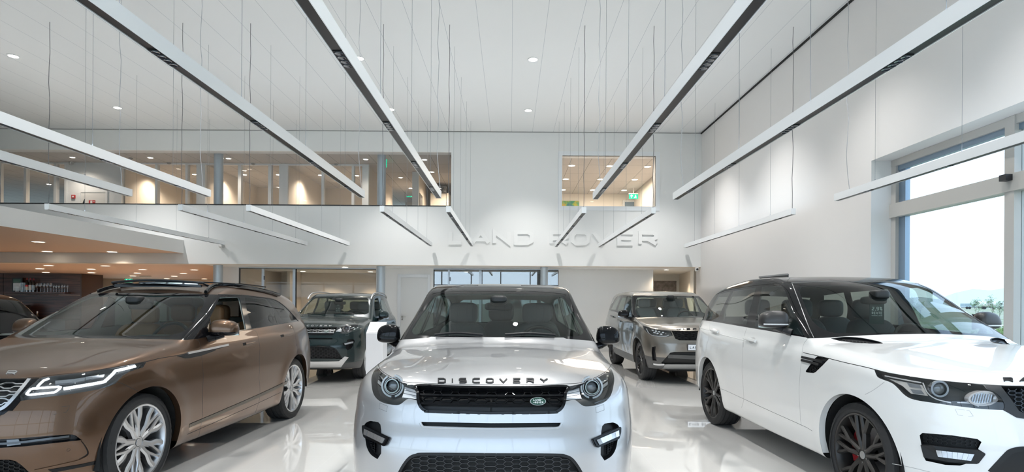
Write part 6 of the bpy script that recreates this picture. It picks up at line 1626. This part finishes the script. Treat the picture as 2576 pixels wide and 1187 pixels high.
    c.ribbon('washer_cover', KC((1000, 1112, 1), (1130, 1098, 1), (1095, 1175, 1), (1075, 1200, 1), (870, 1235, 1)), .0025, sg, h=.0005, spl=False)
    for q, r in ((KE((1110, 828))[0], .010), (KE((1815, 712))[0], .010)):
        f = c.frame(q[:2]); ring_part(c, f, 'parking_sensor', r-.0015, r, 0, .001, gapm, n=20)
    for pts in (KB((1400, 1128), (1475, 1117), (1550, 1100)), KB((2010, 995), (2080, 982), (2160, 965))):
        c.ribbon('door_handle', pts, .020, P['paint'], h=.006, off=.004, round_=True)
        a = pts[0]; c.ribbon('handle_recess_shade', [(a[0]-6, a[1]+1), (a[0]-2, a[1]), (a[0]+2, a[1]-1)], .030, gapm, h=.001)  # flat black strip paints the shade of the handle pocket
    c.ribbon('roof_rail', KB((760, 318), (830, 245), (905, 207), (1000, 196), (1150, 200), (1350, 222), (1600, 262), (1800, 305), (1925, 348)), .032, blackp, h=.030, off=.010, round_=True)
    c.ribbon('window_trim', KB((820, 712), (835, 800), (850, 920)), .010, satin, h=.003)
    c.ribbon('window_top_trim', KB((960, 327), (1340, 337), (1600, 364), (1850, 404), (1990, 482), (2120, 602), (2260, 762)), .010, satin, h=.004)
    door_mirror(c, .985, 1.93, 1.225, (.120, .085, .090), P['mirror'], blackp, arm=(.86, 1.84, 1.13), lamp=False)
    interior(c, 4.8, mat('dash_dark_green', (.045, .05, .046), .6), P['seat'], mat('wheel_black', (.02, .02, .02), .5), w=.74, dz=1.09, cow=1.42, seat_y=2.62, rear_y=3.45, sh=.52, sw_y=2.05)
    if not P.get('simple'):
        dk = mat('sunroof_black', (.010, .012, .016), .3)
        k = MB(); tube_path(k, smooth3([(-.50, 2.62, 1.625), (-.48, 2.46, 1.67), (-.44, 2.40, 1.685), (0, 2.34, 1.705), (.44, 2.40, 1.685), (.48, 2.46, 1.67), (.50, 2.62, 1.625)]), .013, 8); o = root_part(c, k, 'wind_deflector', dk)
        k = MB(); k.add([(-.47, 2.42, 1.635), (.47, 2.42, 1.635), (.46, 2.42, 1.665), (0, 2.36, 1.675), (-.46, 2.42, 1.665), (-.47, 2.44, 1.635), (.47, 2.44, 1.635), (.46, 2.44, 1.665), (0, 2.38, 1.675), (-.46, 2.44, 1.665)], [(0, 1, 2, 3, 4), (9, 8, 7, 6, 5), (0, 5, 6, 1), (1, 6, 7, 2), (2, 7, 8, 3), (3, 8, 9, 4), (4, 9, 5, 0)]); root_part(c, k, 'deflector_mesh', dk, o, smooth=False)
        k = MB(); V_ = []
        for y in (2.85, 3.2, 3.6, 3.85):
            for i in range(7): x = -.50+i/6; V_.append((x, y, 1.715-.05*x*x-.035*(y-3.1)**2))
        n0 = len(V_); V_ += [(a, b, z-.014) for a, b, z in V_]
        F_ = [(r*7+i, r*7+i+1, r*7+i+8, r*7+i+7) for r in range(3) for i in range(6)]; F_ += [tuple(q+n0 for q in reversed(f)) for f in F_]
        ed = list(range(7))+[13, 20, 27]+[26, 25, 24, 23, 22, 21]+[14, 7]
        F_ += [(ed[i], ed[(i+1) % len(ed)], ed[(i+1) % len(ed)]+n0, ed[i]+n0) for i in range(len(ed))]
        k.add(V_, F_); root_part(c, k, 'sunroof_glass', blackp, smooth=False)
    mirror_inside(c, 2.16, 1.44, mat('dash_black', (.03, .03, .03), .6)); underbody(c, 4.8)
def sport_features(c, P):
    c.paint = P['paint']
    c.imprint(KG((213, 738), (450, 770), (960, 858), (1250, 905), (1620, 973), (1910, 1022), (1945, 1037), (2170, 1032), (2330, 1022))+[(2130, 845.5), (2220, 841.5), (2330, 839.5), (2450, 842), (2520, 846), (2520, 600), (1600, 600), (1600, 795), (1745, 800)], 'px', 'roof', facing=True)
    c.mark('roof', lambda f, n: n == 'body' and f.calc_center_median()[2] > 1.30 and f.calc_center_median()[1] > 1.6)
    c.imprint([(2016, 717.5), (2130, 715), (2300, 716), (2500, 722), (2500, 836), (2300, 836.5), (2150, 837.5), (2100, 838), (2085, 834), (2060, 822), (2042, 805), (2032, 786), (2009, 729)], 'px', 'windshield', only=['roof'])
    c.imprint(KG((1205, 202), (1510, 185), (1550, 205), (1660, 480), (1780, 760), (1890, 990), (1620, 955), (1088, 850), (1130, 560)), 'px', 'front_side_window', only=['roof'])
    c.imprint(KG((745, 268), (1110, 212), (1078, 310), (1040, 450), (945, 820), (572, 758), (600, 560), (700, 350)), 'px', 'rear_side_window', only=['roof'])
    c.imprint(KG((505, 325), (700, 272), (655, 360), (560, 560), (478, 742), (288, 718), (340, 600)), 'px', 'quarter_window', only=['roof'])
    c.imprint([(-.1, 1.32), (.72, 1.32), (.66, 1.60), (-.1, 1.63)], 'rear', 'rear_window', only=['roof', 'body'])
    hl = KJ((150, 510, 1), (420, 578), (900, 657), (1250, 702), (1700, 742), (1920, 762, 1), (1990, 840), (2080, 872), (2180, 950), (2240, 1040), (2256, 1110), (2242, 1168, 1), (1900, 1150), (1480, 1102), (1100, 1050), (800, 1000), (650, 930), (520, 800), (420, 722), (230, 650), (180, 590))
    c.imprint(spline2(hl, True, 3), 'px', 'headlight')
    gi = KJ((2200, 785), (2370, 1000), (2490, 1180))+[(2576, 1040), (2640, 1046), (2760, 1050), (2900, 1050), (2900, 974), (2700, 973)]
    c.imprint(gi, 'px', 'grille')
    c.imprint(KJ((1925, 762), (2200, 777))+[(2576, 972), (2700, 973), (2900, 974), (2900, 1056), (2700, 1056)]+KK((2576, 322), (2450, 302), (2300, 215), (2242, 185))+KJ((2256, 1110), (2240, 1040), (2180, 950), (2080, 872), (1990, 840)), 'px', 'grille_surround', only=['body'])
    fg = KK((885, 590), (930, 552), (1400, 590), (1820, 650), (1888, 700), (1832, 812), (1955, 890), (1830, 1050), (1640, 1052), (1540, 1082), (1300, 1070), (985, 1002), (950, 940))
    c.imprint(fg, 'px', 'fog_recess')
    c.imprint(KK((1900, 1330), (2030, 1187), (2300, 900), (2370, 850), (2450, 825), (2576, 812), (2900, 805), (3900, 805), (3900, 1500), (1900, 1500)), 'px', 'lower_intake')
    c.imprint(KI((2105, 296), (2290, 335), (2190, 440), (2070, 555), (2035, 568), (1920, 556), (1912, 535), (1990, 425), (2065, 325)), 'px', 'fender_vent')
    hv = [(2090, 851.3), (2103, 849.3), (2130, 847.4), (2165, 850), (2204, 857.5), (2221, 864), (2190, 864.3), (2147, 862), (2112, 857.5)]
    c.imprint(hv, 'px', 'bonnet_vent')
    c.imprint([(1735, 821), (1760.3, 825.3), (1758, 835), (1750, 846), (1735, 846)], 'px', 'tail_lamp', only=['body'])
    c.arches()
    c.skin('body', P['paint']); c.skin('roof', blackp); c.skin('windshield', carglass); c.skin('rear_window', P['sideglass'])
    for n in ('front_side_window', 'rear_side_window', 'quarter_window'): c.skin(n, P['sideglass'], 'both')
    c.skin('tail_lamp', mat('tail_smoke', (.05, .02, .02), .1, coat=1), 'both')
    gs = c.skin('grille_surround', mat('surround_grey', (.035, .038, .042), .4, .3), off=.003)[0]
    c.liner(['body', 'roof'], 'headliner', mat('headliner_dark', (.12, .13, .13), .8))
    hs = c.recess('headlight', .06, lampdark, 'headlight', 'both'); attach(c.skin('lamp_cover', lampglass, 'both', 'headlight'), hs)
    attach(c.quads('turn_lamp', [tuple(p[:2] for p in KJ((330, 640), (620, 690), (700, 890), (560, 760))), tuple(p[:2] for p in KJ((620, 690), (900, 735), (1000, 930), (700, 890)))], mat('turn_pearl', (.62, .58, .55), .25, .3), o0=-.05, o1=-.03), hs)
    attach(c.quads('turn_insert', [tuple(p[:2] for p in KJ((645, 705), (860, 738), (890, 800), (685, 775))), tuple(p[:2] for p in KJ((695, 812), (885, 835), (940, 905), (745, 885)))], mat('turn_dark', (.20, .21, .23), .2, .4), o0=-.03, o1=-.026), hs)
    attach(c.ribbon('light_guide', KJ((290, 598), (600, 655), (900, 705)), .008, mat('guide_silver', (.6, .58, .58), .2, .5), h=.004, off=-.02), hs)
    attach(c.ribbon('running_light', KJ((925, 705), (1000, 880), (1150, 985), (1400, 1045)), .007, mat('guide_silver'), h=.004, off=-.02), hs)
    attach(c.ribbon('running_light', KJ((1500, 1040), (1700, 1050), (1860, 1100)), .006, mat('guide_silver'), h=.004, off=-.02), hs)
    f0 = c.frame(KJ((1240, 830))[0][:2], normal=(.16, -1, .05)); fn = lambda v: f0((v[0], v[1], v[2]-.035))
    attach(ring_part(c, fn, 'bezel_ring', .041, .053, -.02, .018, lampchr), hs); attach(dome_part(c, fn, 'projector_lens', .041, .028, lensgl, -.010), hs)
    f1 = c.frame(KJ((1945, 985))[0][:2], normal=(.08, -1, .03)); sq = lambda v: f1((v[0]*1.9-v[1]*.25, v[1], v[2]-.028))
    attach(ring_part(c, sq, 'bezel_ring', .040, .047, -.02, .016, MATS['guide_silver']), hs); attach(ring_part(c, sq, 'beam_reflector', .001, .040, -.012, .002, mat('reflector_bright', (.85, .87, .90), .15, .8)), hs)
    m_ = MB()
    for k in range(9): x = -.032+k*.008; m_.box(x, x+.0035, -.03+.002*abs(k-4), .03-.002*abs(k-4), .002, .010)
    attach(c.place(m_, 'reflector_ribs', lampchr, sq, smooth=False), hs)
    g = c.recess('grille', .05, MATS['grille_cavity'], 'grille', 'join')[0]
    c.quads('grille_mesh', hexmesh(2500, 2760, 975, 1050, 11, 2.0, 2.0), mat('mesh_blue', (.05, .06, .075), .35, .3), o0=-.03, o1=-.012, clip=[(2522, 974), (2572, 1040), (2650, 1048), (2745, 1050), (2745, 974)], parent=g)
    i_ = c.recess('lower_intake', .05, satin, 'lower_intake', 'join')[0]
    c.ribbon('intake_lip', KK((2030, 1187), (2300, 900), (2370, 850), (2450, 825), (2576, 812), (2900, 806), (3400, 804)), .030, satin, h=.006, off=-.004, which='both', parent=i_)
    fs = c.recess('fog_recess', .035, MATS['grille_cavity'], 'fog_lamp_housing', 'both')
    up = [p[:2] for p in KK((895, 600), (930, 562), (1400, 600), (1850, 668), (1875, 700), (1825, 800), (1400, 765), (905, 715))]
    attach(c.quads('fog_mesh', hexmesh(2310, 2470, 1088, 1130, 9, 1.2, 1.9), satin, o0=-.03, o1=-.018, clip=up), fs)
    lw = [p[:2] for p in KK((1060, 975), (1500, 1020), (1560, 1070), (1300, 1060), (1000, 1000))]
    bz = [p[:2] for p in KK((905, 735), (1100, 745), (1400, 782), (1830, 812), (1955, 890), (1830, 1050), (1600, 1045), (1350, 1020), (960, 950))]
    P_, N_ = c.hit(bz); n = len(bz); V = list(P_-N_*.01)+list(P_+N_*.012); F = [tuple(range(n, 2*n)), tuple(reversed(range(n)))]+[(i, (i+1) % n, n+(i+1) % n, n+i) for i in range(n)]
    r = c.emit('fog_bezel', np.array(V), F, satin, None, 'both', smooth=False)
    for x in r: bm = bmesh.new(); bm.from_mesh(x.data); bmesh.ops.recalc_face_normals(bm, faces=bm.faces); bmesh.ops.bevel(bm, geom=bm.edges[:], offset=.005, segments=2, affect='EDGES'); bm.to_mesh(x.data); bm.free()
    attach(r, fs)
    a, b = [np.array(p[:2]) for p in KK((1160, 825), (1765, 890))]; d1, d2 = np.array((5, 16.)), np.array((-8, 16.)); qs = []
    for k in range(7):
        t0, t1 = k/7, (k+.96)/7; qs.append([tuple(map(float, p)) for p in (a+(b-a)*t0, a+(b-a)*t1, a+(b-a)*t1+d1+(d2-d1)*t1, a+(b-a)*t0+d1+(d2-d1)*t0)])
    attach(c.quads('fog_lens', qs, mat('fog_clear', (.52, .54, .57), .10, .85), o0=.010, o1=.017), fs)
    v = c.recess('fender_vent', .02, satin, 'fender_vent', 'both')
    for q in (((1858, 310), (2030, 350), (2200, 387)), ((1853, 360), (2000, 397), (2140, 432))):
        attach(c.ribbon('vent_blade', KI(*q), .020, satin, h=.012, off=0, spl=False), v)
    attach(c.quads('vent_mesh', hexmesh(2030, 2060, 915, 940, 4, .8, 1.5), satin, o0=-.018, o1=-.008, clip=[p[:2] for p in KI((1990, 440), (2150, 450), (2060, 550), (1930, 545))]), v)
    bv = c.recess('bonnet_vent', .012, satin, 'bonnet_vent', 'both')
    for k in range(8):
        x = 2119+k*9; y = 850.2+k*1.05; attach(c.quads('vent_slot', [((x, y), (x+6, y+.6), (x+7, y+3.6-.2*k), (x+1, y+3.2-.2*k))], gapm, o0=-.012, o1=-.009), bv)
    attach(c.ribbon('vent_rim', [(2095, 852), (2125, 848.3), (2165, 850.8), (2204, 858.3), (2219, 863.4)], .008, satin, h=.004), bv)
    sg = mat('seam_grey', (.18, .18, .19), .6); sl = mat('seam_light', (.42, .42, .42), .6)
    c.ribbon('bonnet_gap', KI((1870, 236), (2110, 290), (2290, 332), (2560, 400))+KJ((0, 470), (150, 508), (420, 574), (900, 652), (1250, 696), (1700, 737), (2200, 772))+[(2576, 971), (2700, 972), (2760, 972)], .005, gapm, h=.0006)
    c.ribbon('door_gap', KG((960, 872), (935, 930), (912, 1030), (900, 1185))+KI((895, 60), (887, 300), (882, 560), (905, 880), (905, 1010), (872, 1130)), .0045, sl, h=.0005)
    c.ribbon('door_gap', KG((1945, 1038), (1890, 1110), (1865, 1185))+KI((1855, 240), (1822, 560), (1805, 870), (1820, 1180))+KL((1530, 330), (1545, 430)), .0045, sl, h=.0005)
    c.ribbon('door_gap', KG((360, 760), (350, 900), (340, 1000))+KI((330, 40), (300, 150), (285, 250)), .0035, sl, h=.0005)
    c.ribbon('sill_gap', KI((505, 820), (600, 845), (920, 992), (1330, 1180))+KL((1540, 422), (1640, 470), (1720, 520)), .004, sg, h=.0005)
    c.ribbon('bumper_gap', KJ((315, 712), (200, 800), (100, 865), (0, 915)), .0035, sl, h=.0005)
    c.ribbon('bumper_gap', KK((405, 1045), (700, 1100), (1060, 1187)), .0035, sl, h=.0005)
    c.ribbon('washer_cover', KK((1460, 168, 1), (1480, 163, 1), (1690, 190, 1), (1755, 280, 1), (1735, 287, 1), (1505, 262, 1)), .002, sl, h=.0005, closed=True, spl=False)
    c.ribbon('belt_line', KG((205, 870), (390, 920))+KG((530, 970), (930, 1070)), .008, P['paint'], h=.004, round_=True)
    for pts in (((402, 918), (460, 935), (520, 955)), ((952, 1048), (1045, 1072), (1135, 1100))):
        q = KG(*pts); m_ = q[1]; c.ribbon('handle_recess_shade', [(m_[0]-7, m_[1]-2.4), (m_[0], m_[1]-.6), (m_[0]+7, m_[1]+1.2)], .075, mat('recess_shade_grey', (.50, .50, .50), .4), h=.0006, taper=lambda t: math.sqrt(max(.02, 1-(2*t-1)**2)))  # flat grey patch, the handle cup's shade is put into its colour
        c.ribbon('door_handle', q, .030, P['paint'], h=.020, off=.022, round_=True)
    c.ribbon('pillar_trim', KG((1690, 150), (1780, 380), (1870, 620), (1960, 850), (2045, 1028)), .006, chrome if False else mat('trim_grey', (.35, .35, .35), .25, .8), h=.003)
    c.ribbon('door_top_seam', KG((440, 335), (560, 280), (700, 243), (1160, 172), (1570, 137), (1680, 130)), .006, gapm, h=.001)
    c.ribbon('roof_seam', KG((1680, 133), (2100, 122), (2560, 112))+[(2300, 709), (2420, 713)], .007, mat('trim_grey'), h=.001)
    c.letters('bonnet_letter', 'RANGE ROVER', (2524.5, 2929, 950.3, 961.3), 2.9, satin, gap=.56, which='near', skew=-.18)
    door_mirror(c, 1.015, 2.02, 1.345, (.125, .085, .095), mat('mirror_satin', (.05, .048, .048), .35, .3), mat('mirror_satin_dark', (.018, .018, .02), .4), arm=(.89, 1.92, 1.235), lamp=True)
    interior(c, 4.85, mat('dash_slate', (.05, .055, .055), .6), P['seat'], mat('wheel_black', (.02, .02, .02), .5), w=.76, dz=1.13, cow=1.45, seat_y=2.65, rear_y=3.45, zf=.68, sh=.62, sw_y=2.08)
    mirror_inside(c, 2.12, 1.54, mat('dash_black', (.03, .03, .03), .6)); underbody(c, 4.85)
def family_features(c, P):
    c.paint = P['paint']
    c.imprint(KM((165, 482), (240, 505), (372, 552), (405, 552), (560, 552), (1000, 556), (1150, 560), (1150, 360), (940, 362), (405, 361), (285, 358), (250, 372), (215, 420)), 'px', 'pillars', facing=True)
    c.imprint(KM((432, 374), (560, 369), (740, 367), (1100, 367), (1100, 545), (700, 547), (470, 548), (428, 530), (414, 482), (420, 400)), 'px', 'windshield', only=['pillars'])
    c.imprint(KM((348, 368), (380, 368), (382, 470), (374, 542), (314, 500), (328, 430)), 'px', 'front_side_window', only=['pillars'])
    c.imprint(KM((297, 368), (336, 367), (322, 420), (303, 500), (250, 492), (265, 440)), 'px', 'rear_side_window', only=['pillars'])
    c.imprint(KM((200, 480), (225, 420), (262, 368), (286, 365), (262, 430), (238, 488)), 'px', 'quarter_window', only=['pillars', 'body'])
    c.imprint([(-.1, 1.32), (.74, 1.32), (.70, 1.64), (-.1, 1.66)], 'rear', 'rear_window')
    c.imprint(KM((480, 625), (560, 652), (640, 664), (728, 672), (742, 712), (700, 722), (640, 724), (560, 712), (512, 682), (486, 655)), 'px', 'headlight')
    c.imprint(KM((730, 671), (1150, 674), (1150, 757), (800, 753), (765, 740)), 'px', 'grille')
    c.imprint(KM((560, 812), (592, 806), (588, 850), (602, 932), (566, 930), (556, 870)), 'px', 'side_intake')
    c.imprint(KM((640, 952), (720, 862), (755, 855), (1200, 853), (1200, 966), (660, 964)), 'px', 'intake')
    c.imprint([(-.2, 0), (-.2, .50), (.30, .50), (.55, .52), (.55, 0)], 'side', 'lower_bumper', only=['body']); c.imprint([(1.2, 0), (1.2, .43), (3.5, .45), (3.5, 0)], 'side', 'lower_bumper', only=['body'])
    c.imprint([(-.1, .1), (.70, .1), (.60, .44), (-.1, .44)], 'front', 'skid_plate', only=['lower_bumper', 'body'])
    c.arches()
    c.skin('body', P['paint']); c.skin('pillars', blackp); c.skin('windshield', glass('car_glass_clear', (.74, .79, .77), .05)); c.skin('rear_window', carglass)
    c.skin('lower_bumper', mat('cladding_grey', (.07, .07, .07), .45, .2), off=.002); c.skin('skid_plate', mat('skid_grey', (.28, .28, .28), .35, .6), off=.004)
    for n in ('front_side_window', 'rear_side_window', 'quarter_window'): c.skin(n, carglass, 'both')
    c.liner(['body', 'pillars'], 'headliner', mat('headliner_light'))
    hs = c.recess('headlight', .05, lampdark, 'headlight', 'both'); attach(c.skin('lamp_cover', lampglass, 'both', 'headlight'), hs)
    for a in ((560, 660), (590, 668), (620, 674), (655, 680), (575, 682), (605, 690), (640, 696)):
        attach(c.quads('led_lens', [tuple(p[:2] for p in KM((a[0]-9, a[1]-6), (a[0]+9, a[1]-4), (a[0]+9, a[1]+6), (a[0]-9, a[1]+5)))], mat('led_bright', (.65, .68, .72), .12, .5), o0=-.04, o1=-.02), hs)
    attach(c.ribbon('running_light', KM((505, 650), (535, 700), (600, 714), (680, 716), (705, 705)), .014, mat('drl_clear', (.45, .47, .5), .15, .1), h=.006, off=-.018), hs)
    g = c.recess('grille', .05, MATS['grille_cavity'], 'grille', 'join')[0]
    for y in (684, 697, 710, 723, 736, 748): c.ribbon('grille_bar', KM((745+(y-680)*.6, y), (900, y+2), (1002, y+2.5)), .012, blackp, h=.012, off=-.022, parent=g, spl=False)
    c.quads('grille_honeycomb', hexmesh(1692, 1767, 833, 856, 5.2, .8, 2.2), satin, o0=-.03, o1=-.016, parent=g)
    c.recess('side_intake', .04, satin, 'side_intake', 'both'); i_ = c.recess('intake', .04, MATS['grille_cavity'], 'lower_intake', 'join')[0]
    c.ribbon('intake_bar', KM((700, 895), (900, 905), (1002, 906)), .07, mat('cladding_grey'), h=.01, off=-.02, parent=i_, spl=False)
    c.ribbon('tow_trim', KM((572, 962), (620, 968), (668, 966)), .030, silverm, h=.004)
    fv = [p[:2] for p in KM((368, 628), (396, 650), (386, 672), (362, 660))]; c.quads('fender_vent', [tuple(fv)], blackp, o0=0, o1=.006)
    c.ribbon('bonnet_gap', KM((405, 552), (440, 590), (480, 622), (560, 648), (640, 660), (728, 668), (1002, 671)), .006, gapm, h=.0006)
    c.ribbon('door_gap', KM((372, 555), (350, 640), (340, 760), (345, 840), (360, 868)), .006, gapm, h=.0006); c.ribbon('door_gap', KM((262, 520), (250, 640), (255, 760), (268, 812)), .006, gapm, h=.0006)
    for q in (((204, 540), (226, 550)), ((266, 576), (292, 588))): c.ribbon('door_handle', KM(q[0], ((q[0][0]+q[1][0])/2, (q[0][1]+q[1][1])/2), q[1]), .030, blackp, h=.02, off=.012, round_=True)
    c.letters('bonnet_letter', 'DISCOVERY', (1702.6, 1831.5, 825.9, 830.0), 1.25, blackp, gap=.62, which='near')
    # number plate
    b = KM((852, 788), (1152, 843)); x0, x1 = b[0][0], b[1][0]
    Pp, Nn = c.hit([((x0+x1)/2, (b[0][1]+b[1][1])/2)]); yl = Pp[0][1]-.012; zc = Pp[0][2]
    pl = root_part(c, MB().box(-.26, .26, yl-.012, yl, zc-.056, zc+.056), 'number_plate', mat('plate_black', (.03, .04, .06), .4), smooth=False)
    root_part(c, MB().box(-.252, .252, yl-.014, yl-.012, zc-.049, zc+.049), 'plate_field', mat('plate_white', (.78, .80, .84), .4), pl, smooth=False)
    k = MB(); quads_mesh(k, text_quads('LAND ROVER', -.225, .225, zc-.022, zc+.022, .009, .45), lambda u, v, d: (u, yl-.015-d, v), .002); root_part(c, k, 'plate_lettering', mat('plate_ink', (.04, .07, .10), .5), pl, smooth=False)
    door_mirror(c, 1.045, 1.80, 1.265, (.115, .08, .085), blackp, blackp, arm=(.91, 1.76, 1.17), lamp=False)
    interior(c, 4.97, mat('dash_slate', (.05, .055, .055), .6), P['seat'], mat('wheel_black', (.02, .02, .02), .5), w=.76, dz=1.15, cow=1.40, seat_y=2.55, rear_y=3.4, zf=.72, sh=.64, sw_y=2.0, rear_end=4.6)
    mirror_inside(c, 2.02, 1.58, mat('dash_black', (.03, .03, .03), .6)); underbody(c, 4.97)

silver_p = paint('paint_silver', (.50, .50, .51), .75, .36)
c1_ = Car('suv', ds_body(), -.105, 3.15, 0.0, 1, 'silver compact SUV with black roof facing straight ahead in the middle')
ds_features(c1_, dict(paint=silver_p, top=blackp, grille=blackp, lower=satin, mirror=blackp, seat=mat('leather_grey', (.16, .17, .17), .55), letters=satin, clear=True))
add_wheels(c1_, .37, .235, .245, 'ten', silverm)
green_p = paint('paint_dark_green', (.003, .016, .018), .3, .25, coat=.5)
c2_ = Car('suv', ds_body(), -3.62, 10.4, .030, 1, 'dark green compact SUV with silver roof rails parked behind the brown SUV', trace=(-.105, 3.15, 0.0))
ds_features(c2_, dict(paint=green_p, top=green_p, grille=silverm, gframe=blackp, lower=mat('cladding_grey', (.07, .07, .07), .45, .2), skid=mat('skid_silver', (.55, .55, .55), .3, .8), mirror=green_p, seat=mat('leather_grey'), letters=silverm, clear=True, rail=silverm, open=True))
add_wheels(c2_, .37, .235, .245, 'ten', silverm)
brown_p = paint('paint_brown', (.125, .073, .044), .85, .32, coat=.5)
c3_ = Car('suv', velar_body(), -3.80, 3.66, -.032, 1, 'brown metallic SUV with large silver split-spoke wheels and raised sunroof')
velar_features(c3_, dict(paint=brown_p, mirror=brown_p, seat=mat('leather_tan', (.36, .19, .09), .5), open=True, sideglass=tintglass))
add_wheels(c3_, .383, .265, .290, 'split', silverm, spin=.35)
white_p = paint('paint_white', (.78, .78, .77), 0, .30)
c4_ = Car('suv', sport_body(), 3.52, 3.40, .02, -1, 'white SUV with black roof and black split-spoke wheels beside the tall window')
sport_features(c4_, dict(paint=white_p, seat=mat('leather_slate', (.06, .075, .08), .5), sideglass=glass('side_glass_grey', (.55, .58, .55), .05)))
add_wheels(c4_, .388, .275, .300, 'star', mat('rim_black', (.035, .032, .030), .35, .5), cap_m=mat('cap_grey', (.35, .35, .35), .3, .8), caliper_m=mat('caliper_red', (.35, .01, .015), .35), spin=.1)
grey_p = paint('paint_grey', (.23, .21, .185), .85, .30)
c5_ = Car('suv', family_body(), 3.49, 10.5, .02, -1, 'grey-beige tall SUV with a white front plate parked near the far right corner')
family_features(c5_, dict(paint=grey_p, seat=mat('leather_pale', (.30, .32, .32), .55)))
add_wheels(c5_, .385, .265, .290, 'multi', mat('rim_black'), cap_m=MATS['cap_grey'])
c6_ = Car('suv', velar_body(), -12.98, 9.6, -math.pi/2-.04, 1, 'black SUV cut off by the left picture edge in front of the bar', trace=(-3.80, 3.66, -.032))
velar_features(c6_, dict(paint=blackp, mirror=blackp, seat=mat('leather_grey'), simple=True))
add_wheels(c6_, .383, .265, .290, 'multi', mat('rim_black'))

hang_tag(2206, 782, 5.62, .142, .250, '2,9%', 'dark green financing tag hanging behind the windscreen of the white SUV')
hang_tag(850.5, 779, 12.75, .125, .27, '4,9%', 'small dark green financing tag behind the windscreen of the dark green SUV')
